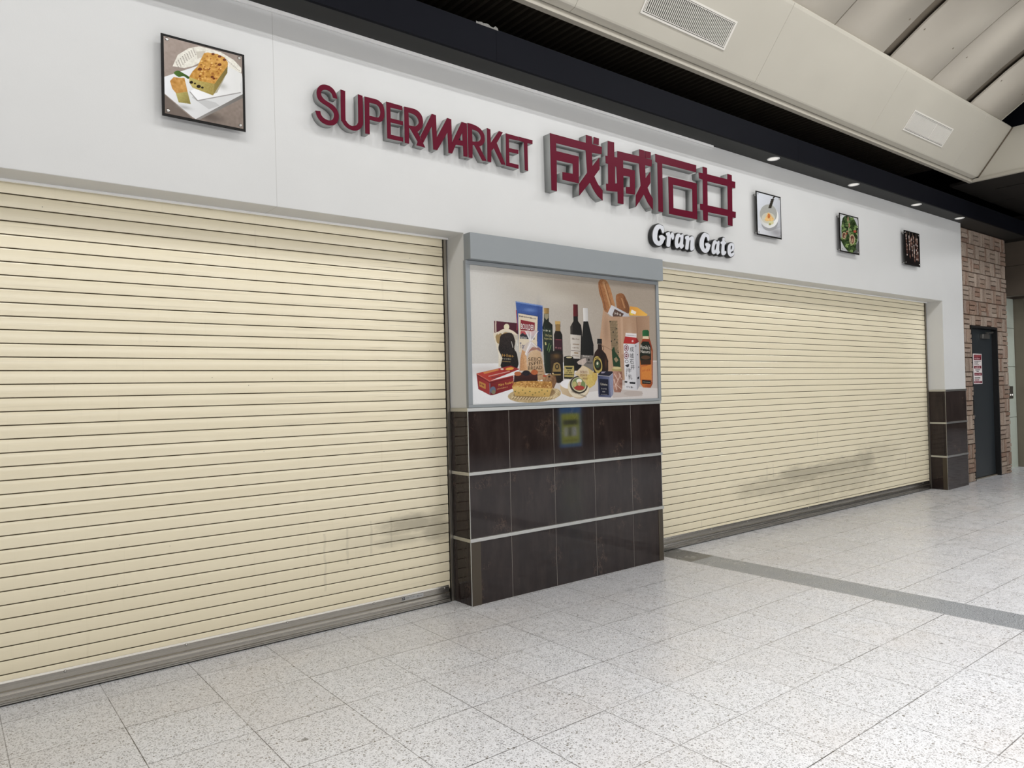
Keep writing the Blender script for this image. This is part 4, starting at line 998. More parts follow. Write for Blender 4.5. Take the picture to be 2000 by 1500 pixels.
['P',(170,104,40),[303,303,301,299,297,296,293,297,292,300,293,303,297,306,301,305]],
['P',(150,92,34),[245,301,244,298,240,296,237,296,236,299,237,301,241,303,244,303]],
['P',(170,104,40),[222,288,220,285,215,283,210,283,208,285,210,287,215,290,220,290]],
['P',(222,168,84),[228,293,227,290,224,288,220,288,219,291,221,293,224,296,227,295]],
['P',(160,100,44),[89,155,87,152,84,151,80,151,78,153,80,155,84,157,87,157]],
['P',(160,100,44),[88,178,86,175,82,173,77,173,76,175,78,178,82,180,86,180]],
['P',(222,168,84),[103,162,102,160,98,158,95,158,93,160,95,163,98,164,102,164]],
['P',(222,168,84),[106,172,104,170,101,168,97,168,96,170,97,173,101,174,105,174]],
['P',(150,92,34),[113,202,111,200,107,198,103,198,102,200,103,202,107,204,111,204]],
['P',(222,168,84),[89,197,87,195,83,193,78,193,77,194,78,197,83,199,87,199]],
['P',(160,100,44),[66,179,65,176,60,175,56,174,55,176,56,179,61,181,65,181]],
['P',(150,92,34),[86,180,84,177,82,175,79,176,78,178,79,180,82,182,85,182]],
['P',(150,92,34),[72,158,70,155,67,153,63,153,61,155,63,158,67,159,70,159]],
['P',(150,92,34),[108,218,106,216,103,214,100,214,99,216,100,219,103,220,106,220]],
['P',(160,100,44),[104,156,102,154,98,152,94,152,92,153,94,156,98,158,102,158]],
['P',(150,92,34),[88,204,86,202,83,200,80,200,78,202,80,204,83,206,87,206]],
['P',(150,92,34),[67,170,65,167,62,165,58,165,57,167,58,170,62,171,65,171]],
['P',(222,168,84),[103,170,102,167,99,166,96,166,95,168,96,171,99,172,102,172]],
['P',(160,100,44),[97,169,96,166,93,165,90,165,89,167,90,169,93,171,96,171]],
['P',(160,100,44),[87,195,86,193,82,191,79,191,77,193,79,195,83,197,86,197]],
['P',(150,92,34),[80,171,79,168,76,166,73,167,72,168,73,171,76,173,79,172]],
['P',(160,100,44),[77,176,75,173,72,171,68,171,67,173,68,176,72,178,75,177]],
['P',(160,100,44),[123,188,121,185,118,184,115,184,114,186,115,188,119,190,122,190]],
['P',(222,168,84),[60,194,58,191,55,189,51,189,50,191,51,194,55,196,58,196]],
['P',(222,168,84),[65,195,64,192,60,191,57,191,55,193,57,195,60,197,64,197]],
['P',(40,32,24),[161,216,160,214,159,211,157,209,154,207,151,206,148,206,145,206,143,208,142,210,142,212,142,214,144,217,146,219,148,221,151,222,154,223,157,222,159,221,160,219]],
['P',(40,32,24),[201,204,200,200,199,198,196,195,193,193,189,191,186,191,183,192,180,193,179,195,178,198,179,201,181,204,183,207,186,209,190,210,193,211,196,210,199,209,200,206]],
['P',(40,32,24),[176,214,176,212,175,210,174,209,172,208,170,207,168,207,167,207,165,208,165,209,164,211,165,212,166,214,167,215,169,216,171,217,172,217,174,217,175,216,176,215]],
['P',(40,32,24),[216,200,216,199,215,197,213,195,211,194,209,193,207,193,205,193,203,194,202,195,202,197,202,199,203,201,205,203,207,204,209,205,211,205,213,204,215,204,216,202]],
['P',(78,112,44),[61,243,65,250,74,257,83,261,90,261,98,259,108,255,119,251,133,246,141,241,142,236,139,231,134,228,128,231,120,236,111,238,103,235,95,230,86,227,76,231,66,237],{'c':(54,84,30),'g':[66,244,132,234]}],
['P',(190,132,60),[42,194,61,221,86,223,116,230,131,157,72,134,52,156],{'c':(204,150,74),'g':[48,196,127,161],'n':30,'s':7}],
['P',(178,166,92),[70,134,131,157,146,93,84,88],{'c':(140,126,64),'g':[80,132,139,96],'n':10}],
['G',(150,148,146),[113,67,34,11],{'a':0.6}],
]
PRINT['soup']=[
['P',(206,210,218),[-56,448,502,480,476,-19,-80,-40],{'c':(170,172,178),'g':[29,357,421,39],'n':3}],
['G',(90,88,90),[346,62,116,43],{'a':0.7}],
['P',(216,216,220),[15,75,214,57,429,126,425,39,287,10,11,4],{'a':0.35}],
['P',(150,150,152),[380,162,374,142,360,123,338,104,310,88,277,75,242,66,206,62,172,62,140,67,114,77,95,90,83,106,80,125,85,144,99,163,120,182,147,198,179,211,214,220,250,225,285,225,317,220,344,211,364,197,376,181]],
['P',(196,196,194),[396,248,397,223,390,198,375,173,354,150,327,129,295,113,260,101,223,93,187,91,152,94,120,102,92,115,70,131,55,152,46,174,45,198,52,223,66,247,86,270,112,290,143,307,177,320,214,328,250,331,286,328,319,321,348,308,370,291,387,271],{'c':(226,226,222),'g':[114,265,351,159]}],
['P',(160,160,154),[370,272,371,250,363,227,348,205,325,185,298,168,266,154,231,145,196,140,162,140,131,145,103,155,82,168,66,186,58,205,58,227,66,249,80,270,101,290,128,308,159,321,194,332,229,337,263,337,295,333,324,323,346,309,362,292],{'n':3}],
['P',(192,188,170),[331,209,325,192,309,175,285,160,255,147,221,139,186,134,153,135,124,140,102,149,89,162,85,177,90,194,105,210,128,226,158,238,192,247,227,252,261,252,290,247,312,238,327,225],{'n':4}],
['P',(226,180,110),[137,163,196,244,221,253,315,197,276,165,220,168,182,156],{'n':20}],
['P',(200,110,50),[245,219,243,211,239,204,233,197,226,193,217,190,209,191,202,193,197,198,194,205,193,212,194,220,198,228,204,234,212,239,220,241,228,241,235,238,241,234,244,227],{'n':20}],
['P',(206,200,150),[306,158,303,152,295,146,285,140,271,136,255,133,240,132,227,133,216,136,210,140,208,146,210,152,218,158,229,164,242,168,257,171,272,172,286,171,297,168,303,164]],
['P',(150,150,80),[256,136,254,133,251,129,246,126,240,124,233,123,226,122,220,123,215,125,212,127,211,130,212,134,215,137,220,140,227,142,234,144,241,144,247,143,252,142,255,139]],
['P',(40,34,28),[334,443,291,410,308,404,351,437]],
['P',(44,38,30),[327,402,321,398,305,393,285,390,269,390,263,393,269,398,286,402,306,405,322,405]],
['P',(44,38,30),[321,391,314,386,298,382,278,379,263,379,257,382,263,386,279,391,299,394,315,394]],
['P',(44,38,30),[314,379,308,375,292,370,272,367,256,367,250,370,256,375,272,379,292,382,308,382]],
['P',(44,38,30),[308,368,301,363,285,359,265,356,249,356,244,359,250,363,266,368,286,371,302,371]],
['P',(44,38,30),[301,356,295,352,279,347,259,344,243,344,237,347,243,352,259,356,279,359,295,359]],
['P',(44,38,30),[294,345,288,340,272,335,252,333,236,333,230,336,237,340,253,345,272,348,288,348]],
['P',(44,38,30),[288,333,282,328,265,324,245,321,230,321,224,324,230,329,246,333,266,336,282,336]],
['P',(44,38,30),[281,321,275,317,259,312,239,310,223,310,217,313,224,317,240,322,259,324,275,324]],
['P',(44,38,30),[275,310,268,305,252,301,232,298,217,298,211,301,217,306,233,310,253,313,269,313]],
]
PRINT['salad']=[
['P',(196,198,200),[-58,445,495,471,491,-7,-39,-23],{'c':(150,150,152),'g':[10,419,444,37]}],
['P',(60,62,60),[245,-7,479,212,465,-21],{'a':0.7}],
['P',(52,74,36),[41,304,52,347,68,380,91,406,123,422,160,429,200,432,240,429,282,421,319,411,348,402,371,390,390,372,405,345,416,312,421,279,419,247,410,214,398,179,384,135,368,89,346,52,318,27,284,11,246,5,199,13,148,30,105,51,75,70,54,93,39,127,33,181,34,247],{'c':(40,56,28),'g':[77,368,346,52],'n':36,'s':9}],
['P',(112,136,78),[206,144,192,146,189,152,201,158,218,159,228,154,223,148],{'n':16}],
['P',(44,60,30),[190,147,179,162,192,174,221,174,243,162,241,147,218,140],{'n':16}],
['P',(92,118,58),[165,335,130,332,120,336,145,344,184,351,209,350,201,343],{'n':16}],
['P',(52,72,34),[277,96,279,105,289,109,300,105,303,97,296,89,285,89],{'n':16}],
['P',(60,80,42),[226,386,213,393,218,407,238,418,257,418,262,406,248,392],{'n':16}],
['P',(38,54,26),[403,213,382,198,360,195,353,207,366,225,390,234,407,229],{'n':16}],
['P',(44,60,30),[206,254,194,240,174,236,162,244,167,259,184,270,202,267],{'n':16}],
['P',(92,118,58),[291,397,256,399,248,412,274,426,313,431,337,423,327,408],{'n':16}],
['P',(30,42,24),[170,292,155,301,159,309,181,311,202,304,208,294,193,289],{'n':16}],
['P',(70,94,44),[241,102,206,107,201,113,229,116,271,113,294,106,280,102],{'n':16}],
['P',(92,118,58),[115,162,103,143,88,138,82,150,89,171,104,184,116,180],{'n':16}],
['P',(38,54,26),[197,208,170,208,163,217,180,228,209,232,228,227,222,216],{'n':16}],
['P',(44,60,30),[126,213,91,223,88,231,121,233,163,226,185,216,168,211],{'n':16}],
['P',(92,118,58),[376,294,378,306,398,316,423,317,433,307,420,294,395,288],{'n':16}],
['P',(92,118,58),[352,294,319,288,302,295,312,310,343,321,371,321,375,308],{'n':16}],
['P',(70,94,44),[246,12,248,24,258,29,269,22,272,9,266,0,254,1],{'n':16}],
['P',(92,118,58),[339,162,321,173,330,186,359,192,387,185,392,172,371,161],{'n':16}],
['P',(44,60,30),[290,319,267,319,255,330,264,343,285,349,304,343,306,329],{'n':16}],
['P',(44,60,30),[151,43,128,42,117,51,126,63,148,69,168,65,169,53],{'n':16}],
['P',(70,94,44),[270,328,255,313,239,310,233,320,242,336,259,347,272,343],{'n':16}],
['P',(30,42,24),[219,160,215,174,233,185,260,184,274,173,266,159,242,153],{'n':16}],
['P',(92,118,58),[57,232,34,234,29,244,48,254,76,256,92,250,83,239],{'n':16}],
['P',(70,94,44),[295,280,285,261,273,256,269,268,275,289,287,303,296,299],{'n':16}],
['P',(60,80,42),[332,47,294,50,288,60,317,70,361,72,386,65,373,54],{'n':16}],
['P',(92,118,58),[319,140,325,162,341,170,355,157,357,133,345,116,328,119],{'n':16}],
['P',(52,72,34),[283,232,287,249,300,255,314,246,317,228,308,215,293,217],{'n':16}],
['P',(60,80,42),[187,319,169,320,164,327,175,336,195,339,208,335,204,326],{'n':16}],
['P',(30,42,24),[69,380,74,391,90,397,103,392,105,381,94,372,78,372],{'n':16}],
['P',(112,136,78),[262,33,261,44,271,50,287,46,295,36,289,27,275,25],{'n':16}],
['P',(112,136,78),[228,359,202,338,181,335,180,351,200,374,226,388,239,381],{'n':16}],
['P',(92,118,58),[153,300,143,310,154,322,179,326,198,320,197,308,177,299],{'n':16}],
['P',(112,136,78),[383,237,376,251,386,258,404,253,417,240,415,228,400,227],{'n':16}],
['P',(44,60,30),[229,123,189,111,171,115,188,130,227,147,259,151,260,141],{'n':16}],
['P',(60,80,42),[202,130,187,116,166,112,155,122,163,138,184,148,201,145],{'n':16}],
['P',(38,54,26),[300,287,270,288,264,295,286,304,320,308,340,303,332,294],{'n':16}],
['P',(44,60,30),[293,368,262,360,249,363,264,375,296,386,321,389,320,381],{'n':16}],
['P',(112,136,78),[206,247,194,266,203,276,227,268,248,249,249,233,231,232],{'n':16}],
['P',(112,136,78),[141,75,131,63,118,60,110,68,115,81,127,89,139,87],{'n':16}],
['P',(60,80,42),[370,181,335,174,321,179,338,192,373,204,401,205,399,195],{'n':16}],
['P',(44,60,30),[164,91,139,81,122,83,127,95,149,108,172,112,179,104],{'n':16}],
['P',(30,42,24),[110,335,99,323,86,320,80,328,87,342,100,350,111,347],{'n':16}],
['P',(112,136,78),[399,165,363,147,333,147,333,166,362,189,399,199,415,188],{'n':16}],
['P',(92,118,58),[354,312,338,329,351,343,385,341,412,327,414,310,388,303],{'n':16}],
['P',(30,42,24),[103,339,57,335,43,345,69,361,117,372,151,369,144,354],{'n':16}],
['P',(44,60,30),[380,292,366,303,376,314,402,316,425,308,427,295,407,288],{'n':16}],
['P',(30,42,24),[175,212,143,215,139,224,164,232,202,234,222,227,210,217],{'n':16}],
['P',(52,72,34),[321,277,292,285,293,300,325,310,363,308,378,295,360,281],{'n':16}],
['P',(112,136,78),[254,15,222,-2,197,-2,197,14,222,36,254,45,268,36],{'n':16}],
['P',(60,80,42),[182,334,175,325,163,322,155,327,156,336,166,343,178,342],{'n':16}],
['P',(38,54,26),[285,190,262,200,266,211,295,216,326,210,336,198,318,189],{'n':16}],
['P',(112,136,78),[280,235,248,233,237,240,257,251,292,258,316,256,311,246],{'n':16}],
['P',(112,136,78),[317,280,327,304,355,314,379,302,382,278,361,259,332,260],{'n':16}],
['P',(30,42,24),[420,302,397,288,382,287,386,299,406,315,427,323,433,317],{'n':16}],
['P',(112,136,78),[114,202,76,202,66,213,91,227,132,233,159,227,151,213],{'n':16}],
['P',(44,60,30),[236,104,231,125,244,134,265,124,278,103,274,87,255,87],{'n':16}],
['P',(92,118,58),[225,277,218,288,229,296,249,296,263,287,261,277,244,272],{'n':16}],
['P',(44,60,30),[61,172,43,178,46,191,66,200,90,199,98,189,86,177],{'n':16}],
['P',(112,136,78),[238,220,229,236,242,246,268,244,287,231,285,217,263,212],{'n':16}],
['P',(112,136,78),[137,274,92,270,80,276,110,288,159,296,191,295,181,285],{'n':16}],
['P',(92,118,58),[16,138,15,155,37,167,66,164,79,148,67,132,39,128],{'n':16}],
['P',(60,80,42),[135,280,122,289,126,296,144,295,162,287,167,278,155,275],{'n':16}],
['P',(52,72,34),[28,113,18,122,29,135,52,142,70,138,69,126,50,114],{'n':16}],
['P',(30,42,24),[99,229,69,216,55,216,68,229,98,245,123,253,123,246],{'n':16}],
['P',(92,118,58),[99,136,69,134,59,142,76,154,108,161,130,157,127,146],{'n':16}],
['P',(60,80,42),[201,18,173,15,161,21,174,32,202,40,224,39,224,29],{'n':16}],
['P',(92,118,58),[290,109,264,121,269,133,301,136,336,127,348,114,328,106],{'n':16}],
['P',(112,136,78),[239,152,228,139,211,135,200,143,203,156,219,166,235,164],{'n':16}],
['P',(30,42,24),[34,118,3,130,4,140,36,141,76,132,93,120,74,114],{'n':16}],
['P',(30,42,24),[212,296,181,278,161,277,167,293,194,314,222,325,230,316],{'n':16}],
['P',(52,72,34),[134,349,118,362,129,375,158,379,184,371,186,356,164,347],{'n':16}],
['P',(92,118,58),[205,170,194,179,200,186,218,186,235,180,237,171,224,167],{'n':16}],
['P',(92,118,58),[226,276,218,285,224,292,242,291,256,284,257,275,244,272],{'n':16}],
['P',(38,54,26),[91,314,63,294,41,292,41,308,63,331,91,344,103,337],{'n':16}],
['P',(38,54,26),[205,203,197,210,205,219,223,224,237,220,236,211,222,203],{'n':16}],
['P',(52,72,34),[157,61,130,74,131,82,158,78,192,66,206,54,191,51],{'n':16}],
['P',(60,80,42),[194,81,155,83,147,92,177,102,222,105,248,99,235,88],{'n':16}],
['P',(112,136,78),[170,367,170,383,191,394,217,391,228,376,216,361,191,357],{'n':16}],
['P',(30,42,24),[133,283,96,286,90,295,119,303,162,304,185,298,172,288],{'n':16}],
['P',(38,54,26),[223,85,189,88,183,101,208,113,247,117,269,108,259,94],{'n':16}],
['P',(52,72,34),[331,293,310,287,287,289,279,300,291,309,316,312,333,304],{'n':16}],
['P',(70,94,44),[341,226,301,224,291,230,319,239,365,244,393,242,382,234],{'n':16}],
['P',(30,42,24),[181,136,151,135,143,143,161,153,193,159,214,155,209,145],{'n':16}],
['P',(38,54,26),[311,81,278,87,276,96,305,100,345,97,364,89,349,81],{'n':16}],
['P',(30,42,24),[402,300,375,304,371,310,394,315,427,314,444,308,433,302],{'n':16}],
['P',(30,42,24),[157,407,146,421,157,432,183,431,203,421,203,407,182,401],{'n':16}],
['P',(112,136,78),[399,324,357,319,345,323,372,333,418,343,448,343,439,335],{'n':16}],
['P',(92,118,58),[145,189,128,180,102,179,86,186,92,196,115,201,139,198],{'n':16}],
['P',(112,136,78),[248,103,218,112,220,127,253,137,293,134,309,120,289,106],{'n':16}],
['P',(112,136,78),[113,258,70,251,58,254,86,264,134,274,165,276,156,269],{'n':16}],
['P',(92,118,58),[318,236,292,220,265,218,256,232,273,251,302,261,322,254],{'n':16}],
['P',(70,94,44),[281,221,255,231,257,242,287,246,321,241,334,229,316,221],{'n':16}],
['P',(112,136,78),[206,266,215,288,242,298,268,288,272,267,252,249,223,249],{'n':16}],
['P',(44,60,30),[93,121,62,101,36,99,36,117,61,141,92,153,107,144],{'n':16}],
['P',(70,94,44),[94,238,83,244,88,252,104,256,120,253,124,245,112,239],{'n':16}],
['P',(60,80,42),[204,240,204,251,224,263,250,267,262,259,251,246,226,237],{'n':16}],
['P',(70,94,44),[282,156,245,152,235,156,259,165,300,172,326,172,318,165],{'n':16}],
['P',(38,54,26),[261,148,234,158,235,166,263,167,297,159,311,149,295,144],{'n':16}],
['P',(52,72,34),[301,389,312,405,339,413,361,406,361,390,340,377,314,376],{'n':16}],
['P',(44,60,30),[265,332,219,324,201,331,224,349,271,363,307,363,304,349],{'n':16}],
['P',(30,42,24),[213,174,202,185,209,193,230,192,249,183,251,172,235,168],{'n':16}],
['P',(60,80,42),[357,153,343,165,354,176,380,179,404,171,406,158,385,150],{'n':16}],
['P',(60,80,42),[50,330,58,347,80,355,102,349,106,332,89,317,64,317],{'n':16}],
['P',(92,118,58),[72,287,53,299,56,306,79,303,104,293,112,282,98,279],{'n':16}],
['P',(30,42,24),[350,225,332,228,330,234,346,239,368,239,379,234,371,228],{'n':16}],
['P',(112,136,78),[73,302,49,284,31,282,34,296,56,316,79,327,87,321],{'n':16}],
['P',(44,60,30),[368,201,379,221,400,229,418,218,417,197,399,181,378,183],{'n':16}],
['P',(112,136,78),[51,287,39,296,49,310,74,318,94,314,96,301,77,289],{'n':16}],
['P',(60,80,42),[282,54,246,58,241,72,271,83,313,85,336,75,322,61],{'n':16}],
['P',(158,116,92),[214,398,209,379,199,368,187,369,181,384,182,404,191,420,202,425,211,416],{'n':24}],
['P',(158,116,92),[239,329,234,308,223,296,212,299,205,314,207,336,215,353,227,358,236,349],{'n':24}],
['P',(158,116,92),[191,251,186,244,172,238,158,238,149,243,149,250,159,257,174,260,186,258],{'n':24}],
['P',(168,70,48),[389,275,381,264,362,256,339,254,322,257,315,266,323,276,341,284,364,287,382,283]],
['P',(150,64,44),[173,222,167,214,154,209,140,208,131,213,131,220,141,227,155,230,168,228]],
['P',(178,160,122),[348,173,340,145,319,121,291,106,261,102,234,111,217,131,212,158,220,186,240,210,268,225,299,229,325,220,343,200],{'n':12}],
['P',(96,56,44),[329,171,323,149,308,130,288,119,266,116,247,123,234,139,231,160,237,182,252,200,272,212,294,215,313,207,325,192],{'n':26}],
['P',(170,130,104),[309,159,304,142,291,132,277,134,269,146,270,163,280,177,294,182,306,175],{'n':20}],
['P',(178,160,122),[143,198,137,178,123,162,103,151,82,149,63,155,51,169,48,187,53,206,67,222,87,233,108,236,127,229,139,216],{'n':12}],
['P',(96,56,44),[129,196,125,181,115,168,101,160,85,159,72,163,63,174,61,188,65,203,75,216,89,224,104,226,118,221,127,210],{'n':26}],
['P',(170,130,104),[118,185,114,174,105,167,96,168,90,176,91,188,98,198,107,201,115,196],{'n':20}],
['P',(196,186,150),[218,218,249,137,259,139,227,220]],
['P',(196,186,150),[249,137,266,91,275,93,259,139]],
['P',(150,160,112),[193,299,202,216,219,219,210,302]],
['P',(128,154,82),[282,104,267,98,255,99,255,106,268,115,283,118,290,113]],
['P',(128,154,82),[240,90,227,95,229,101,244,105,261,103,267,97,258,91]],
['P',(128,154,82),[167,70,150,67,140,70,146,78,162,84,177,84,179,78]],
['P',(128,154,82),[163,60,145,59,139,64,149,71,168,75,181,72,178,66]],
['P',(128,154,82),[192,93,175,93,169,98,180,105,199,108,211,105,208,98]],
['P',(128,154,82),[352,118,340,123,342,130,358,133,374,130,380,124,370,118]],
['P',(128,154,82),[152,89,134,89,130,95,141,101,160,104,172,101,168,94]],
['P',(128,154,82),[165,88,151,91,152,98,166,102,184,101,191,95,183,90]],
['P',(128,154,82),[134,76,120,79,120,86,134,90,152,90,160,84,152,78]],
['P',(128,154,82),[288,23,282,14,269,11,260,16,261,26,272,32,284,31]],
]
PRINT['skewers']=[
['P',(26,22,22),[-22,461,492,483,488,-10,-26,-15],{'n':5}],
['P',(150,124,112),[36,395,41,377,67,381,63,399]],
['P',(180,164,156),[37,377,42,359,69,364,65,382]],
['P',(120,86,72),[40,361,45,343,69,347,64,365]],
['P',(180,164,156),[39,343,44,325,72,330,67,348]],
['P',(84,54,48),[39,326,44,308,74,313,70,331]],
['P',(120,86,72),[43,309,47,291,73,295,68,314]],
['P',(64,44,40),[43,292,48,274,75,278,70,296]],
['P',(150,124,112),[42,274,47,256,78,262,73,280]],
['P',(84,54,48),[46,258,51,240,76,244,72,262]],
['P',(120,86,72),[45,240,49,222,80,227,76,245]],
['P',(84,54,48),[46,223,51,205,82,210,77,228]],
['P',(150,124,112),[50,206,55,188,80,192,75,211]],
['P',(84,54,48),[49,189,54,171,83,176,78,194]],
['P',(84,54,48),[53,172,57,154,82,158,77,176]],
['P',(64,44,40),[53,155,57,137,84,141,79,159]],
['P',(180,164,156),[53,138,58,119,86,124,81,142]],
['P',(150,124,112),[63,258,67,240,93,244,89,263]],
['P',(84,54,48),[65,241,69,223,94,227,89,245]],
['P',(64,44,40),[62,223,67,205,98,210,94,229]],
['P',(120,86,72),[63,206,68,188,100,193,95,212]],
['P',(64,44,40),[65,189,70,171,100,176,95,194]],
['P',(84,54,48),[66,172,71,154,102,159,97,177]],
['P',(64,44,40),[70,155,75,137,100,141,95,159]],
['P',(180,164,156),[120,384,125,366,154,371,149,389]],
['P',(180,164,156),[122,367,127,349,155,354,150,372]],
['P',(150,124,112),[124,350,129,332,155,337,150,355]],
['P',(120,86,72),[126,333,131,315,155,319,151,337]],
['P',(180,164,156),[125,315,129,297,159,302,154,320]],
['P',(84,54,48),[127,298,131,280,160,285,155,303]],
['P',(180,164,156),[127,281,132,263,162,268,157,286]],
['P',(150,124,112),[127,263,131,245,164,251,160,269]],
['P',(150,124,112),[132,247,137,229,161,233,157,251]],
['P',(150,124,112),[131,229,135,211,165,216,160,234]],
['P',(180,164,156),[133,212,138,194,165,199,160,217]],
['P',(84,54,48),[134,195,139,177,166,181,162,200]],
['P',(64,44,40),[136,178,140,160,167,164,162,182]],
['P',(64,44,40),[137,161,142,142,168,147,163,165]],
['P',(84,54,48),[139,143,144,125,169,129,164,147]],
['P',(120,86,72),[137,126,142,107,172,112,168,131]],
['P',(84,54,48),[138,109,143,90,174,95,169,113]],
['P',(64,44,40),[162,362,167,344,199,350,194,368]],
['P',(120,86,72),[166,345,170,327,198,332,193,350]],
['P',(150,124,112),[167,328,172,310,199,315,194,333]],
['P',(120,86,72),[169,311,174,293,199,297,194,315]],
['P',(120,86,72),[167,293,172,275,204,280,199,299]],
['P',(84,54,48),[169,276,173,258,204,263,199,281]],
['P',(84,54,48),[173,259,178,241,202,245,197,263]],
['P',(84,54,48),[196,380,201,361,228,366,223,385]],
['P',(150,124,112),[195,362,200,344,231,349,226,368]],
['P',(180,164,156),[196,345,200,326,232,332,228,350]],
['P',(64,44,40),[198,328,202,309,233,314,228,333]],
['P',(120,86,72),[201,311,205,292,232,297,227,315]],
['P',(150,124,112),[199,293,204,274,236,280,231,298]],
['P',(84,54,48),[204,276,209,258,234,262,229,280]],
['P',(180,164,156),[203,258,208,240,237,245,232,263]],
['P',(150,124,112),[205,241,210,223,237,227,232,246]],
['P',(120,86,72),[206,224,211,206,239,210,234,228]],
['P',(180,164,156),[208,207,213,188,239,193,234,211]],
['P',(84,54,48),[206,189,211,170,244,176,239,194]],
['P',(64,44,40),[211,172,216,154,241,158,236,176]],
['P',(150,124,112),[211,155,216,136,244,141,239,159]],
['P',(150,124,112),[213,137,218,119,243,123,239,142]],
['P',(120,86,72),[253,400,257,381,282,386,277,404]],
['P',(150,124,112),[251,382,256,364,286,369,281,387]],
['P',(150,124,112),[253,365,257,346,287,351,282,370]],
['P',(64,44,40),[254,347,259,329,288,334,283,352]],
['P',(150,124,112),[256,330,261,312,288,316,284,335]],
['P',(120,86,72),[258,313,263,295,289,299,284,317]],
['P',(64,44,40),[259,295,263,277,290,281,286,300]],
['P',(180,164,156),[258,278,263,259,293,264,289,283]],
['P',(150,124,112),[260,260,265,242,294,247,289,265]],
['P',(150,124,112),[262,243,266,225,295,229,290,248]],
['P',(180,164,156),[265,226,269,208,294,212,289,230]],
['P',(180,164,156),[264,208,269,190,297,195,292,213]],
['P',(180,164,156),[263,191,268,172,300,177,295,196]],
['P',(180,164,156),[268,174,272,155,298,159,294,178]],
['P',(120,86,72),[269,156,273,138,300,142,295,161]],
['P',(150,124,112),[268,139,273,120,302,125,298,143]],
['P',(150,124,112),[270,121,275,103,303,107,298,126]],
['P',(84,54,48),[273,104,277,86,303,90,298,108]],
['P',(120,86,72),[270,86,275,68,308,73,303,91]],
['P',(84,54,48),[273,69,278,51,307,55,303,74]],
['P',(64,44,40),[316,380,321,361,349,367,345,385]],
['P',(120,86,72),[317,362,322,344,351,349,346,368]],
['P',(120,86,72),[319,345,324,327,352,332,347,350]],
['P',(64,44,40),[318,327,323,309,355,314,351,333]],
['P',(150,124,112),[322,310,326,292,354,296,349,315]],
['P',(180,164,156),[321,292,325,274,357,279,353,298]],
['P',(84,54,48),[322,275,327,256,359,262,354,280]],
['P',(64,44,40),[326,258,331,240,357,244,352,262]],
['P',(84,54,48),[326,240,331,222,359,227,354,245]],
['P',(180,164,156),[325,223,330,204,363,210,358,228]],
['P',(120,86,72),[326,205,331,187,364,192,359,210]],
['P',(84,54,48),[327,188,332,169,365,175,361,193]],
['P',(150,124,112),[333,171,337,152,362,156,358,175]],
['P',(64,44,40),[333,153,338,135,364,139,359,157]],
['P',(84,54,48),[332,135,337,117,368,122,363,140]],
['P',(120,86,72),[332,118,337,99,370,105,365,123]],
['P',(180,164,156),[335,101,340,82,370,87,365,105]],
['P',(180,164,156),[353,370,358,352,391,358,386,376]],
['P',(150,124,112),[355,353,360,335,392,340,387,359]],
['P',(150,124,112),[356,335,361,317,394,323,389,341]],
['P',(120,86,72),[358,318,363,300,393,305,388,323]],
['P',(84,54,48),[362,301,367,283,392,287,387,305]],
['P',(180,164,156),[359,283,364,264,397,270,392,288]],
['P',(64,44,40),[364,266,369,248,394,252,390,270]],
['P',(150,124,112),[365,249,370,230,396,234,391,253]],
['P',(64,44,40),[366,231,370,212,398,217,393,236]],
['P',(64,44,40),[365,213,370,195,401,200,397,218]],
['P',(180,164,156),[365,196,370,177,403,182,398,201]],
['P',(180,164,156),[371,179,375,160,400,164,396,183]],
['P',(120,86,72),[369,161,374,142,405,147,400,166]],
['P',(120,86,72),[371,143,376,125,405,129,400,148]],
['P',(84,54,48),[372,126,377,107,407,112,402,131]],
['P',(150,124,112),[375,109,380,90,405,94,400,113]],
['P',(120,86,72),[373,91,378,72,410,77,405,96]],
['P',(120,104,86),[74,433,76,380,85,381,83,434]],
['P',(120,104,86),[149,434,151,381,160,382,158,435]],
['P',(120,104,86),[239,432,241,379,250,380,248,434]],
['P',(120,104,86),[344,425,347,371,356,372,353,426]],
]
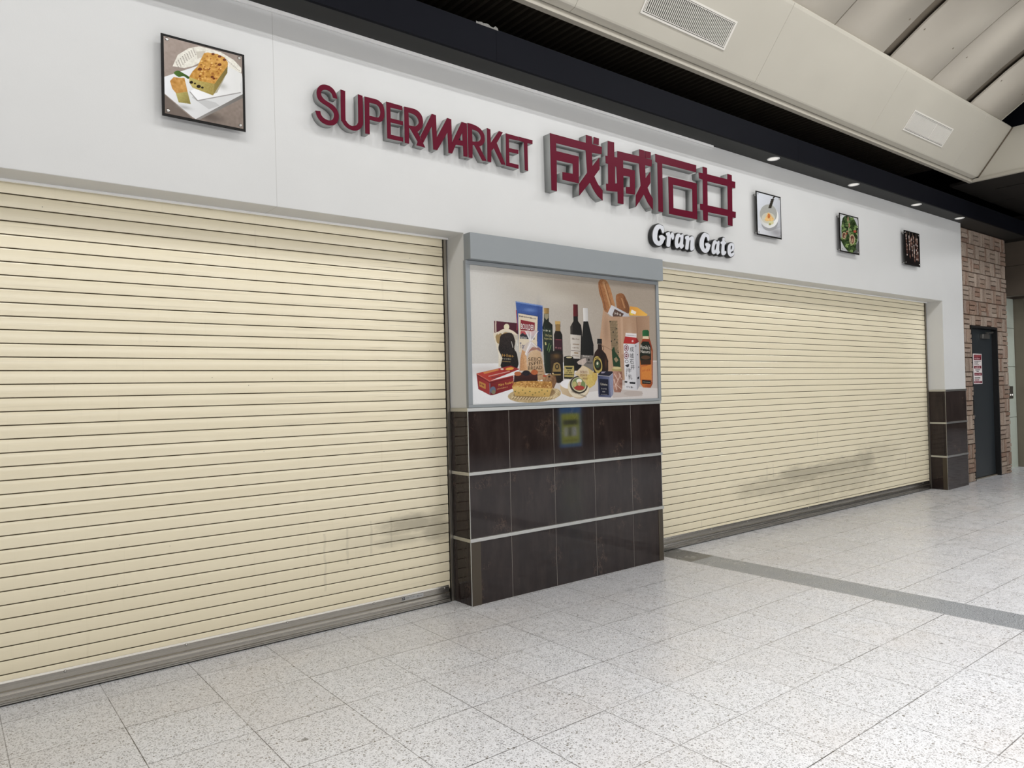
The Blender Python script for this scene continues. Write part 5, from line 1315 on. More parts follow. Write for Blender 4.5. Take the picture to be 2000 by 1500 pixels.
PRINT['notice']=[
['P',(216,206,204),[-8,486,453,493,410,-20,-27,-14]],
['P',(112,22,38),[38,453,344,457,337,375,36,373]],
['P',(176,90,92),[53,438,326,444,325,431,52,425]],
['P',(220,196,196),[72,383,99,384,101,408,74,408],{'a':0.75}],
['P',(220,196,196),[117,384,147,385,149,409,119,409],{'a':0.75}],
['P',(220,196,196),[163,385,193,385,195,410,165,409],{'a':0.75}],
['P',(220,196,196),[209,385,235,386,237,408,211,408],{'a':0.75}],
['P',(220,196,196),[261,386,263,409,250,409,248,386],{'a':0.9}],
['P',(220,196,196),[256,395,284,395,285,401,256,400],{'a':0.8}],
['P',(70,66,64),[51,348,319,352,319,359,51,355]],
['P',(70,66,64),[50,333,218,336,218,343,50,340]],
['P',(70,66,64),[48,317,195,319,195,326,48,323]],
['P',(70,66,64),[46,296,237,298,237,305,47,302]],
['P',(112,22,38),[31,280,330,283,329,242,34,240]],
['P',(224,200,200),[87,250,89,265,77,265,76,250],{'a':0.9}],
['P',(224,200,200),[82,255,112,255,113,260,83,260],{'a':0.8}],
['P',(224,200,200),[121,250,150,250,152,265,122,265],{'a':0.75}],
['P',(224,200,200),[160,250,187,250,189,272,162,271],{'a':0.75}],
['P',(224,200,200),[205,250,207,271,195,271,194,250],{'a':0.9}],
['P',(224,200,200),[200,258,229,259,230,263,200,263],{'a':0.8}],
['P',(224,200,200),[239,251,269,251,270,269,240,269],{'a':0.75}],
['P',(40,36,36),[83,213,285,215,286,226,83,224]],
['P',(40,36,36),[130,190,228,191,228,202,130,201]],
['P',(112,22,38),[42,172,348,174,347,131,43,130]],
['P',(214,184,186),[67,141,69,159,58,159,56,141],{'a':0.9}],
['P',(214,184,186),[63,148,88,148,89,152,63,152],{'a':0.8}],
['P',(214,184,186),[105,141,106,155,96,155,94,141],{'a':0.9}],
['P',(214,184,186),[100,146,129,146,129,150,100,150],{'a':0.8}],
['P',(214,184,186),[143,141,145,156,134,156,132,141],{'a':0.9}],
['P',(214,184,186),[138,146,165,147,165,151,139,151],{'a':0.8}],
['P',(214,184,186),[181,141,183,157,172,157,171,141],{'a':0.9}],
['P',(214,184,186),[177,147,199,147,200,151,177,151],{'a':0.8}],
['P',(214,184,186),[214,141,239,141,241,161,216,161],{'a':0.75}],
['P',(214,184,186),[258,141,260,157,249,157,247,141],{'a':0.9}],
['P',(214,184,186),[253,147,281,147,282,151,254,151],{'a':0.8}],
['P',(214,184,186),[297,141,299,161,288,161,286,141],{'a':0.9}],
['P',(214,184,186),[292,149,322,149,322,153,292,153],{'a':0.8}],
['P',(70,70,66),[51,87,275,88,275,103,51,102]],
['P',(120,40,56),[44,69,229,70,230,57,45,57]],
['P',(112,22,38),[26,44,343,46,344,13,26,12]],
['P',(206,170,176),[52,21,77,21,78,38,53,38],{'a':0.75}],
['P',(206,170,176),[91,21,92,38,82,38,81,21],{'a':0.9}],
['P',(206,170,176),[87,28,110,28,110,31,87,31],{'a':0.8}],
['P',(206,170,176),[125,21,126,34,116,34,115,21],{'a':0.9}],
['P',(206,170,176),[120,26,142,26,142,30,120,30],{'a':0.8}],
['P',(206,170,176),[154,21,179,21,180,38,155,38],{'a':0.75}],
['P',(206,170,176),[194,21,195,35,185,36,183,21],{'a':0.9}],
['P',(206,170,176),[189,26,215,26,215,30,189,30],{'a':0.8}],
['P',(206,170,176),[228,21,230,40,220,40,218,21],{'a':0.9}],
['P',(206,170,176),[224,29,250,29,250,33,224,33],{'a':0.8}],
['P',(206,170,176),[263,21,264,38,254,38,253,21],{'a':0.9}],
['P',(206,170,176),[258,28,285,28,285,32,258,32],{'a':0.8}],
]
def inside(px, pz, poly):
    c = np.zeros(px.shape, bool); n = len(poly)
    for i in range(n):
        x0, z0 = poly[i]; x1, z1 = poly[(i+1) % n]
        if z0 == z1: continue
        k = ((z0 > pz) != (z1 > pz)) & (px < (x1-x0)*(pz-z0)/(z1-z0)+x0)
        c ^= k
    return c
def value_noise(rng, shape, cell):
    h, w = shape; a = rng.random((h//cell+3, w//cell+3))
    yy, xx = np.mgrid[0:h, 0:w]/float(cell); y0 = yy.astype(int); x0 = xx.astype(int); fy = yy-y0; fx = xx-x0
    fy = fy*fy*(3-2*fy); fx = fx*fx*(3-2*fx)
    return (a[y0, x0]*(1-fx)+a[y0, x0+1]*fx)*(1-fy)+(a[y0+1, x0]*(1-fx)+a[y0+1, x0+1]*fx)*fy
def paint(ops, w_mm, h_mm, nx, nz, gain=1.0):
    gx, gz = np.meshgrid(np.linspace(0, w_mm, nx+1), np.linspace(0, h_mm, nz+1))
    img = np.full(gx.shape+(3,), 200.0); texts = []
    rng = np.random.default_rng(7)
    for o in ops:
        ex = o[3] if len(o) > 3 and isinstance(o[3], dict) else {}
        col = np.array(o[1], float)
        if o[0] == 'T': texts.append(o); continue
        if o[0] == 'G':
            cx, cz, rx, rz = o[2]
            al = ex.get('a', .5)*np.exp(-(((gx-cx)/max(rx, 1))**2+((gz-cz)/max(rz, 1))**2))
            img = img*(1-al[..., None])+col*al[..., None]; continue
        p = [(o[2][i], o[2][i+1]) for i in range(0, len(o[2]), 2)]
        xs = [q[0] for q in p]; zs = [q[1] for q in p]
        i0 = max(0, int(min(xs)/w_mm*nx)); i1 = min(nx, int(max(xs)/w_mm*nx)+1)
        j0 = max(0, int(min(zs)/h_mm*nz)); j1 = min(nz, int(max(zs)/h_mm*nz)+1)
        if i1 <= i0 or j1 <= j0: continue
        sx, sz = gx[j0:j1+1, i0:i1+1], gz[j0:j1+1, i0:i1+1]
        ex_, ez_ = w_mm/nx*0.25, h_mm/nz*0.25
        k = sum(inside(sx+a*ex_, sz+b*ez_, p).astype(float) for a, b in ((-1, -1), (1, -1), (1, 1), (-1, 1)))/4
        c = np.broadcast_to(col, sx.shape+(3,)).copy()
        if 'c' in ex:
            ax, az, bx, bz = ex['g']; d2 = (bx-ax)**2+(bz-az)**2 or 1
            t = np.clip(((sx-ax)*(bx-ax)+(sz-az)*(bz-az))/d2, 0, 1)[..., None]
            c = c*(1-t)+np.array(ex['c'], float)*t
        if 'n' in ex:
            cell = ex.get('s', 3)
            v = value_noise(rng, sx.shape, cell)*.65+rng.random(sx.shape)*.35
            c = c+(v[..., None]-.5)*2*ex['n']
        al = (k*ex.get('a', 1.0))[..., None]
        img[j0:j1+1, i0:i1+1] = img[j0:j1+1, i0:i1+1]*(1-al)+c*al
    img = img*0.86+img.mean(-1, keepdims=True)*0.14
    img = np.clip(img, 0, 255)/255.0
    lin_ = np.where(img <= .04045, img/12.92, ((img+.055)/1.055)**2.4)*gain
    return lin_, texts
def glyphs(txt):
    cu = bpy.data.curves.new('t', 'FONT'); cu.body = txt; cu.size = 1.0; cu.resolution_u = 3
    t = bpy.data.objects.new('t', cu); COL.objects.link(t)
    dg = bpy.context.evaluated_depsgraph_get(); dg.update()
    me = bpy.data.meshes.new_from_object(t.evaluated_get(dg))
    V = [tuple(v.co) for v in me.vertices]; Fc = [tuple(p.vertices) for p in me.polygons]
    bpy.data.meshes.remove(me); bpy.data.objects.remove(t); bpy.data.curves.remove(cu)
    return V, Fc
def print_mesh(name, ops, w, h, nx, nz, m, gain=1.0, parent=None, org=(0, 0, 0), ax=(1, 0, 0), out=(0, -1, 0)):
    """flat print of size w x h (m); org = lower left corner, ax = direction of its width"""
    col, texts = paint(ops, w*1000, h*1000, nx, nz, gain)
    gx, gz = np.meshgrid(np.linspace(0, w, nx+1), np.linspace(0, h, nz+1))
    O = np.array(org, float); X = np.array(ax, float); N = np.array(out, float)
    P = O+gx[..., None]*X+gz[..., None]*np.array((0, 0, 1.0))
    V = P.reshape(-1, 3).tolist(); C = col.reshape(-1, 3).tolist()
    idx = np.arange((nx+1)*(nz+1)).reshape(nz+1, nx+1)
    F = np.stack([idx[:-1, :-1], idx[:-1, 1:], idx[1:, 1:], idx[1:, :-1]], -1).reshape(-1, 4).tolist()
    for _, c, g, txt in texts:
        x0, z0, x1, z1, hh = g
        gv, gf = glyphs(txt)
        if not gv: continue
        mnx = min(v[0] for v in gv); mxx = max(v[0] for v in gv)
        cap = 0.86 if ord(txt[0]) > 0x2000 else 0.69
        c3 = list(lin(c)[:3]); b = len(V)
        for vx, vy, _z in gv:
            t = (vx-mnx)/max(1e-6, mxx-mnx)
            p = O+X*((x0+(x1-x0)*t)/1000)+np.array((0, 0, 1.0))*((z0+(z1-z0)*t+vy/cap*hh)/1000)+N*0.0006
            V.append(p.tolist()); C.append([q*gain for q in c3])
        F += [tuple(b+i for i in f) for f in gf]
    me = bpy.data.meshes.new(name); me.from_pydata(V, [], F)
    at = me.color_attributes.new('print', 'FLOAT_COLOR', 'POINT')
    arr = np.ones((len(V), 4), np.float32); arr[:, :3] = np.array(C, np.float32); at.data.foreach_set('color', arr.ravel())
    me.materials.append(m); me.update()
    o = bpy.data.objects.new(name, me); COL.objects.link(o)
    if parent is not None:
        o.parent = parent; o.matrix_parent_inverse = Matrix.Translation(-parent.location)
    return o
GLYPHS=[
('SUPERMARKET','S',-0.062,[[1977,3355,0,1972,3377,1,1959,3402,1,1937,3419,1,1912,3425,1,1888,3423,1,1867,3413,1,1851,3394,1,1842,3368,1,1844,3342,1,1854,3321,1,1872,3308,1,1900,3297,1,1924,3286,1,1943,3272,1,1953,3255,1,1950,3233,1,1939,3216,1,1920,3208,1,1898,3210,1,1879,3219,1,1867,3234,1,1863,3253,0,1831,3249,0,1838,3226,1,1851,3204,1,1872,3187,1,1900,3178,1,1928,3179,1,1957,3190,1,1977,3215,1,1984,3247,1,1980,3272,1,1966,3295,1,1944,3311,1,1919,3320,1,1894,3330,1,1876,3345,1,1870,3362,1,1874,3377,1,1886,3389,1,1905,3394,1,1925,3391,1,1941,3378,1,1949,3355,0]]),
('SUPERMARKET','U',-0.062,[[2000,3419,0,2031,3417,0,2029,3250,1,2033,3230,1,2047,3214,1,2067,3206,1,2086,3209,1,2103,3218,1,2113,3234,1,2117,3257,1,2118,3418,0,2150,3414,0,2150,3252,1,2145,3223,1,2129,3199,1,2106,3184,1,2079,3179,1,2050,3184,1,2024,3198,1,2007,3219,1,1999,3244,1]]),
('SUPERMARKET','P',-0.062,[[2164,3414,0,2245,3414,1,2269,3408,1,2290,3394,1,2301,3372,1,2304,3338,1,2301,3309,1,2290,3287,1,2273,3274,1,2252,3271,1,2196,3272,0,2195,3179,0,2164,3177,0],[2197,3382,0,2245,3382,1,2263,3372,1,2273,3353,1,2274,3328,1,2267,3308,1,2251,3298,1,2195,3298,0]]),
('SUPERMARKET','E',-0.062,[[2319,3417,0,2438,3414,0,2438,3386,0,2349,3385,0,2349,3314,0,2441,3313,0,2440,3287,0,2348,3287,0,2348,3206,0,2438,3205,0,2438,3178,0,2322,3177,0]]),
('SUPERMARKET','R',-0.062,[[2452,3414,0,2507,3416,1,2544,3413,1,2570,3401,1,2588,3380,1,2595,3353,1,2594,3324,1,2584,3299,1,2566,3279,1,2550,3266,0,2609,3171,0,2540,3174,0,2551,3200,0,2492,3280,0,2486,3279,0,2483,3173,0,2452,3173,0],[2484,3382,0,2510,3381,1,2539,3373,1,2557,3354,1,2562,3330,1,2549,3311,1,2530,3299,1,2486,3296,0]]),
('SUPERMARKET','M',-0.062,[[2667,3413,0,2700,3411,0,2703,3259,0,2792,3412,0,2825,3409,0,2827,3250,0,2827,3172,0,2796,3170,0,2792,3312,0,2704,3171,0,2673,3171,0,2665,3328,0,2593,3199,0,2573,3240,0]]),
('SUPERMARKET','A',-0.062,[[2912,3410,0,2956,3408,0,2956,3171,0,2922,3170,0,2920,3243,0,2858,3239,0,2827,3172,0,2828,3250,0],[2916,3337,0,2917,3277,0,2883,3276,0]]),
('SUPERMARKET','R',-0.062,[[2963,3414,0,3005,3413,1,3046,3406,1,3079,3391,1,3102,3366,1,3110,3335,1,3106,3307,1,3089,3282,1,3061,3265,0,3123,3171,0,3085,3168,0,3016,3267,0,3002,3264,0,2998,3170,0,2965,3169,0],[3000,3376,0,3032,3374,1,3057,3366,1,3074,3345,1,3075,3324,1,3060,3304,1,3034,3295,1,3002,3290,0]]),
('SUPERMARKET','K',-0.062,[[3133,3413,0,3163,3408,0,3164,3311,0,3241,3413,0,3277,3410,0,3218,3320,0,3294,3174,0,3258,3171,0,3191,3278,0,3167,3254,0,3164,3171,0,3131,3170,0]]),
('SUPERMARKET','E',-0.062,[[3304,3409,0,3423,3407,0,3422,3379,0,3331,3374,0,3331,3305,0,3420,3307,0,3419,3278,0,3332,3276,0,3332,3197,0,3418,3196,0,3417,3167,0,3301,3170,0]]),
('SUPERMARKET','T',-0.062,[[3427,3408,0,3560,3408,0,3558,3378,0,3509,3377,0,3509,3165,0,3479,3167,0,3474,3378,0,3426,3378,0]]),
('成城石井','成',-0.08,[[3722,3490,0,4106,3489,0,4108,3554,0,4173,3554,0,4172,3492,0,4285,3491,0,4280,3429,0,4169,3422,0,4172,3314,0,4252,3399,0,4252,3302,0,4190,3234,0,4219,3190,1,4250,3158,1,4281,3134,0,4278,3051,0,4220,3082,1,4173,3129,1,4140,3177,0,4017,3052,0,4020,3147,0,4111,3251,0,4101,3427,0,3782,3424,0,3783,3363,0,4021,3364,0,4014,3149,0,3842,3150,0,3842,3210,0,3954,3215,0,3955,3294,0,3784,3292,0,3779,3050,0,3724,3051,0],[4197,3555,0,4254,3554,0,4250,3499,0,4189,3499,0]]),
('成城石井','城',-0.08,[[4357,3555,0,4431,3556,0,4429,3434,0,4464,3437,0,4468,3492,0,4737,3497,0,4739,3558,0,4809,3558,0,4809,3496,0,4898,3494,0,4893,3436,0,4808,3433,0,4810,3319,0,4874,3390,0,4872,3289,0,4833,3243,0,4857,3201,1,4897,3157,0,4894,3058,0,4831,3112,1,4783,3178,0,4676,3053,0,4680,3152,0,4746,3247,0,4732,3433,0,4533,3426,0,4533,3362,0,4676,3364,0,4670,3158,0,4560,3151,0,4560,3207,0,4610,3213,0,4614,3301,0,4532,3296,0,4525,3056,0,4458,3054,0,4458,3150,0,4403,3144,1,4325,3140,0,4324,3196,0,4349,3198,0,4353,3364,0,4326,3364,0,4325,3426,0,4351,3428,0],[4435,3358,0,4452,3358,0,4454,3220,0,4430,3214,0],[4815,3558,0,4887,3559,0,4883,3504,0,4814,3498,0]]),
('成城石井','石',-0.08,[[4945,3556,0,5514,3556,0,5509,3490,0,5034,3487,0,5028,3055,0,4968,3056,0,4971,3482,0,4946,3488,0],[5113,3386,0,5514,3388,0,5508,3054,0,5111,3054,0],[5174,3324,0,5448,3325,0,5443,3116,0,5172,3113,0]]),
('成城石井','井',-0.08,[[5611,3559,0,5674,3560,0,5674,3501,0,5991,3504,0,5993,3557,0,6061,3556,0,6061,3499,0,6116,3499,0,6113,3436,0,6061,3433,0,6055,3205,0,6111,3205,0,6106,3145,0,6055,3145,0,6052,3060,0,5980,3060,0,5980,3147,0,5670,3144,0,5665,3059,0,5599,3060,0,5597,3150,0,5556,3152,0,5555,3207,0,5600,3211,0,5606,3438,0,5553,3442,0,5547,3495,0,5611,3498,0],[5674,3434,0,5989,3438,0,5983,3210,0,5669,3208,0]]),
('Gran','G',-0.05,[[5004,2953,1,5027,2951,1,5042,2946,1,5053,2946,1,5068,2933,1,5072,2908,1,5068,2888,1,5056,2879,1,5043,2887,1,5032,2908,1,5016,2916,1,4998,2904,1,4986,2880,1,4978,2847,1,4978,2818,1,4989,2804,1,5006,2806,1,5016,2819,1,5010,2830,1,5000,2840,1,5008,2852,1,5030,2860,1,5057,2859,1,5079,2849,1,5085,2840,1,5078,2828,1,5069,2820,1,5054,2796,1,5031,2775,1,5004,2763,1,4970,2765,1,4941,2779,1,4922,2801,1,4915,2835,1,4921,2875,1,4941,2912,1,4970,2940,1]]),
('Gran','r',-0.05,[[5137,2901,1,5150,2897,1,5157,2878,1,5174,2900,1,5191,2902,1,5204,2888,1,5207,2866,1,5199,2845,1,5187,2838,1,5175,2845,1,5168,2857,1,5160,2846,1,5154,2807,1,5147,2776,1,5130,2768,1,5110,2767,1,5098,2778,1,5103,2814,1,5110,2858,1,5099,2869,1,5098,2884,1,5116,2894,1]]),
('Gran','a',-0.05,[[5276,2903,1,5291,2899,1,5303,2892,1,5324,2905,1,5339,2896,1,5335,2852,1,5332,2814,1,5341,2802,1,5330,2783,1,5306,2770,1,5288,2774,1,5283,2785,1,5270,2779,1,5246,2766,1,5227,2772,1,5216,2799,1,5218,2834,1,5231,2874,1,5252,2897,1],[5290,2873,1,5296,2863,1,5288,2832,1,5272,2810,1,5262,2814,1,5263,2839,1,5276,2866,1]]),
('Gran','n',-0.05,[[5404,2900,1,5418,2895,1,5425,2881,1,5448,2896,1,5473,2900,1,5489,2890,1,5492,2865,1,5486,2817,1,5493,2797,1,5476,2775,1,5447,2766,1,5433,2775,1,5434,2812,1,5440,2854,1,5432,2863,1,5420,2846,1,5412,2809,1,5404,2775,1,5386,2768,1,5364,2771,1,5362,2789,1,5370,2831,1,5374,2859,1,5362,2868,1,5365,2884,1,5383,2894,1]]),
('Gate','G',-0.05,[[5658,2956,1,5681,2951,1,5698,2948,1,5716,2941,1,5724,2920,1,5722,2896,1,5707,2883,1,5694,2888,1,5687,2909,1,5670,2919,1,5654,2907,1,5641,2882,1,5634,2850,1,5637,2819,1,5651,2804,1,5667,2813,1,5668,2830,1,5655,2840,1,5660,2855,1,5685,2863,1,5716,2859,1,5737,2846,1,5726,2826,1,5717,2803,1,5693,2779,1,5658,2766,1,5619,2772,1,5590,2793,1,5572,2824,1,5572,2860,1,5587,2897,1,5615,2932,1,5639,2950,1]]),
('Gate','a',-0.05,[[5812,2903,1,5830,2895,1,5844,2892,1,5864,2903,1,5878,2893,1,5871,2844,1,5870,2809,1,5879,2796,1,5862,2777,1,5838,2767,1,5824,2776,1,5819,2787,1,5802,2773,1,5774,2766,1,5755,2778,1,5751,2807,1,5758,2844,1,5776,2880,1,5792,2897,1],[5825,2873,1,5830,2861,1,5821,2831,1,5806,2806,1,5796,2812,1,5800,2841,1,5813,2864,1]]),
('Gate','t',-0.05,[[5947,2943,1,5963,2940,1,5962,2925,1,5959,2910,1,5981,2902,1,5979,2885,1,5958,2873,1,5954,2840,1,5955,2813,1,5977,2815,1,5976,2796,1,5951,2776,1,5922,2769,1,5903,2783,1,5903,2822,1,5911,2870,1,5895,2881,1,5898,2896,1,5919,2905,1,5924,2926,1,5932,2939,1]]),
('Gate','e',-0.05,[[6076,2905,1,6101,2900,1,6115,2882,1,6114,2857,1,6094,2832,1,6068,2820,1,6055,2811,1,6067,2801,1,6093,2815,1,6108,2816,1,6109,2801,1,6091,2782,1,6053,2768,1,6021,2778,1,6004,2803,1,6003,2838,1,6015,2874,1,6043,2897,1],[6069,2880,1,6079,2871,1,6074,2853,1,6059,2836,1,6053,2846,1,6056,2866,1]]),
]
# ------------------------------------------------------------------ materials
def mat_floor():
    n = NT('terrazzo floor tiles')
    o = n.xyz(); x, y = o[0], o[1]
    P = n.comb(x, y, 0.0)
    wob = n.noise(P, 55.0, 2.0, col=True)
    Pw = n.new('ShaderNodeVectorMath', operation='ADD'); n.put(Pw.inputs[0], P)
    n.put(Pw.inputs[1], n.scale(wob, (0.012, 0.012, 0.0))); Pw = Pw.outputs[0]
    chip = n.voro(Pw, 86.0); edge = n.voro(Pw, 86.0, 'DISTANCE_TO_EDGE')[0]
    rnd = n.xyz(chip['Color'])[0]
    stone = n.mix(n.ramp(rnd, 0.05, 0.75), lin((214, 214, 218)), lin((161, 161, 164)))
    stone = n.mix(n.ramp(rnd, 0.92, 0.95), stone, lin((128, 124, 119)))
    cem = lin((231, 232, 236))
    base = n.mix(n.ramp(edge, 0.05, 0.20), cem, stone)
    fine = n.noise(P, 420.0, 2.0)
    base = n.mix(n.ramp(fine, 0.52, 0.75, 0.0, 0.30), base, lin((196, 193, 190)))
    # grid of joints, tile 0.444 m; the grid restarts beyond the grey strip
    right = n.math('GREATER_THAN', x, 5.46)
    x0 = n.math('ADD', n.math('MULTIPLY', right, 5.545-0.223), 0.223)
    u = n.math('DIVIDE', n.math('SUBTRACT', x, x0), 0.444); v = n.math('DIVIDE', n.math('ADD', y, 0.0185), 0.4437)
    fu, fv = n.math('FRACT', u), n.math('FRACT', v); iu, iv = n.math('FLOOR', u), n.math('FLOOR', v)
    du = n.math('MINIMUM', fu, n.math('SUBTRACT', 1.0, fu)); dv = n.math('MINIMUM', fv, n.math('SUBTRACT', 1.0, fv))
    ru = n.math('FLOOR', n.math('ADD', u, 0.5)); rv = n.math('FLOOR', n.math('ADD', v, 0.5))
    cu = n.white(n.comb(ru, n.math('MULTIPLY', iv, 0.37), 3.0)); cv = n.white(n.comb(n.math('MULTIPLY', iu, 0.37), rv, 9.0))
    ju = n.math('MULTIPLY', n.ramp(du, 0.0028, 0.0062, 1.0, 0.0), n.math('MULTIPLY_ADD', cu, 0.5, 0.5))
    jv = n.math('MULTIPLY', n.ramp(dv, 0.0034, 0.0075, 1.0, 0.0), n.math('MULTIPLY_ADD', cv, 0.55, 0.45))
    tone = n.white(n.comb(iu, iv, 1.0))
    base = n.mix(n.math('MULTIPLY', tone, 0.12), base, lin((176, 168, 160)))
    big = n.noise(P, 1.1, 3.0)
    base = n.mix(n.ramp(big, 0.45, 0.75, 0.0, 0.12), base, lin((206, 184, 160)))
    # granite strip
    gr_n = n.noise(P, 150.0, 3.0, 0.7); gr = n.mix(n.ramp(gr_n, 0.40, 0.60), lin((92, 95, 99)), lin((184, 187, 191)))
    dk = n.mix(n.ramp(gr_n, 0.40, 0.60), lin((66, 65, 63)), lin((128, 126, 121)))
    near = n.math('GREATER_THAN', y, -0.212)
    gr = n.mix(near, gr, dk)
    inx = n.math('MULTIPLY', n.math('GREATER_THAN', x, 5.113), n.math('LESS_THAN', x, 5.446))
    joint = n.math('MULTIPLY', n.math('MAXIMUM', ju, jv), n.math('SUBTRACT', 1.0, n.math('MULTIPLY', inx, 0.75)))
    base = n.mix(inx, base, gr)
    joint = n.math('MULTIPLY', joint, n.ramp(n.noise(P, 9.0, 2.0), 0.25, 0.6, 0.55, 1.0))
    base = n.mix(joint, base, lin((58, 52, 47)))
    # old gum and scuffs
    for gx, gy, gr_ in ((1.255, -1.13, 0.017), (1.36, -0.92, 0.007), (0.95, -0.14, 0.011), (5.9, -0.42, 0.009), (7.0, -0.52, 0.01), (3.9, -1.98, 0.008), (4.52, -2.45, 0.012)):
        d = n.math('SQRT', n.math('ADD', n.math('POWER', n.math('SUBTRACT', x, gx), 2.0), n.math('POWER', n.math('SUBTRACT', y, gy), 2.0)))
        base = n.mix(n.ramp(d, gr_*0.6, gr_, 0.75, 0.0), base, lin((96, 92, 88)))
    rough = n.ramp(n.noise(P, 7.0, 3.0), 0.3, 0.7, 0.24, 0.36)
    return n.fin(base, rough, 0.0, 0.5)

def mat_wall():
    n = NT('white painted wall')
    o = n.xyz(); x, z = o[0], o[2]
    c = n.mix(n.noise(n.pos(), 2.2, 4.0), lin((204, 204, 203)), lin((210, 210, 209)))
    d = n.math('ABSOLUTE', n.math('SUBTRACT', x, n.math('MULTIPLY_ADD', z, -0.006, 1.6205)))
    c = n.mix(n.ramp(d, 0.0008, 0.0022, 0.5, 0.0), c, lin((150, 148, 144)))
    sm = n.noise(n.scale(n.pos(), (0.6, 1.0, 1.4)), 1.6, 5.0, 0.6)
    c = n.mix(n.ramp(sm, 0.6, 0.8, 0.0, 0.10), c, lin((170, 172, 170)))
    n.bump(n.noise(n.pos(), 140.0, 3.0), 0.06, 0.004)
    return n.fin(c, 0.6, 0.0, 0.3)

def mat_shutter(side):
    n = NT('cream enamel shutter slats ' + side)
    o = n.xyz(); x, z = o[0], o[2]
    c = n.mix(n.noise(n.scale(n.pos(), (1.0, 1.0, 8.0)), 1.3, 3.0), lin((236, 225, 197)), lin((241, 231, 204)))
    slat = n.white(n.comb(0.0, 0.0, n.math('FLOOR', n.math('MULTIPLY', z, 1/0.0686))))
    c = n.mix(n.math('MULTIPLY', slat, 0.08), c, lin((200, 186, 152)))
    # long horizontal rub marks, stronger towards the guide rail
    st = n.noise(n.scale(n.pos(), (1.4, 1.0, 95.0)), 1.0, 5.0, 0.65)
    edge = n.ramp(x, *((1.2, 2.9) if side == 'left' else (9.4, 11.0)), 0.25, 1.0)
    up = n.ramp(z, 1.0, 1.9, 0.25, 1.0)
    c = n.mix(n.math('MULTIPLY', n.math('MULTIPLY', n.ramp(st, 0.56, 0.72), 0.6), n.math('MULTIPLY', edge, up)), c, lin((120, 106, 82)))
    # vertical hairlines where the curtain was rubbed
    vl = n.noise(n.scale(n.pos(), (30.0, 1.0, 1.3)), 1.0, 4.0, 0.7)
    c = n.mix(n.ramp(vl, 0.60, 0.80, 0.0, 0.16), c, lin((180, 164, 130)))
    # specks
    sp = n.voro(n.scale(n.pos(), (1.0, 0.0, 1.0)), 9.0)['Distance']
    c = n.mix(n.ramp(sp, 0.018, 0.034, 0.6, 0.0), c, lin((88, 78, 62)))
    if side == 'left':
        blobs = [(2.62, 0.60, 0.30, 0.085, 0.55), (2.80, 0.56, 0.16, 0.15, 0.5), (2.55, 0.50, 0.26, 0.05, 0.35), (2.2, 0.55, 0.22, 0.10, 0.12)]
        lines = [(2.293, 0.44, 0.66), (2.117, 0.40, 0.64), (1.96, 0.25, 0.62), (2.446, 0.46, 0.67)]
    else:
        blobs = [(7.8, 0.50, 0.9, 0.12, 0.55), (8.6, 0.52, 1.0, 0.13, 0.48), (9.2, 0.56, 0.35, 0.17, 0.5), (7.2, 0.42, 0.9, 0.13, 0.36), (8.6, 0.34, 1.3, 0.20, 0.32), (7.9, 0.24, 0.8, 0.08, 0.25), (9.6, 0.62, 0.7, 0.2, 0.18)]
        lines = [(8.05, 0.80, 0.98), (8.03, 0.16, 0.34), (7.0, 0.5, 0.66), (7.12, 0.52, 0.66), (10.3, 0.36, 0.56), (5.85, 0.14, 0.22), (9.1, 0.55, 0.66)]
    wv = n.noise(n.scale(n.pos(), (1.6, 1.0, 6.0)), 2.2, 5.0, 0.62)
    tot = None
    for bx, bz, sx, sz, a in blobs:
        ex = n.math('DIVIDE', n.math('SUBTRACT', x, bx), sx); ez = n.math('DIVIDE', n.math('SUBTRACT', z, bz), sz)
        d = n.math('SQRT', n.math('ADD', n.math('MULTIPLY', ex, ex), n.math('MULTIPLY', ez, ez)))
        d = n.math('ADD', d, n.math('MULTIPLY_ADD', wv, 1.5, -0.75))
        f = n.ramp(d, 0.25, 1.2, a, 0.0)
        tot = f if tot is None else n.math('MAXIMUM', tot, f)
    c = n.mix(tot, c, lin((122, 116, 100)))
    for lx, z0, z1 in lines:
        d = n.math('ABSOLUTE', n.math('SUBTRACT', x, n.math('MULTIPLY_ADD', n.noise(n.pos(), 14.0, 1.0), 0.02, lx-0.01)))
        f = n.math('MULTIPLY', n.ramp(d, 0.003, 0.012, 0.15, 0.0), n.math('MULTIPLY', n.math('GREATER_THAN', z, z0), n.math('LESS_THAN', z, z1)))
        c = n.mix(f, c, lin((110, 100, 82)))
    n.bump(n.noise(n.scale(n.pos(), (3.0, 1.0, 20.0)), 3.0, 2.0), 0.05, 0.004)
    return n.fin(c, 0.24, 0.0, 0.5)

def mat_granite():
    n = NT('polished dark brown stone')
    v = n.scale(n.pos(), (5.0, 5.0, 1.4))
    a = n.noise(v, 1.6, 6.0, 0.62)
    c = n.mix(n.ramp(a, 0.35, 0.72), lin((38, 30, 29)), lin((52, 43, 41)))
    w = n.noise(n.scale(n.pos(), (5.0, 5.0, 3.0)), 2.6, 6.0, 0.72)
    patch = n.noise(n.pos(), 4.4, 2.0)
    vein = n.math('MULTIPLY', n.ramp(n.math('ABSOLUTE', n.math('SUBTRACT', w, 0.52)), 0.004, 0.022, 1.0, 0.0), n.ramp(patch, 0.56, 0.70))
    c = n.mix(n.math('MULTIPLY', vein, 0.45), c, lin((116, 94, 80)))
    s = n.noise(n.scale(n.pos(), (40.0, 40.0, 1.2)), 1.0, 3.0)
    c = n.mix(n.ramp(s, 0.6, 0.85, 0.0, 0.12), c, lin((88, 80, 76)))
    return n.fin(c, 0.045, 0.0, 0.32)

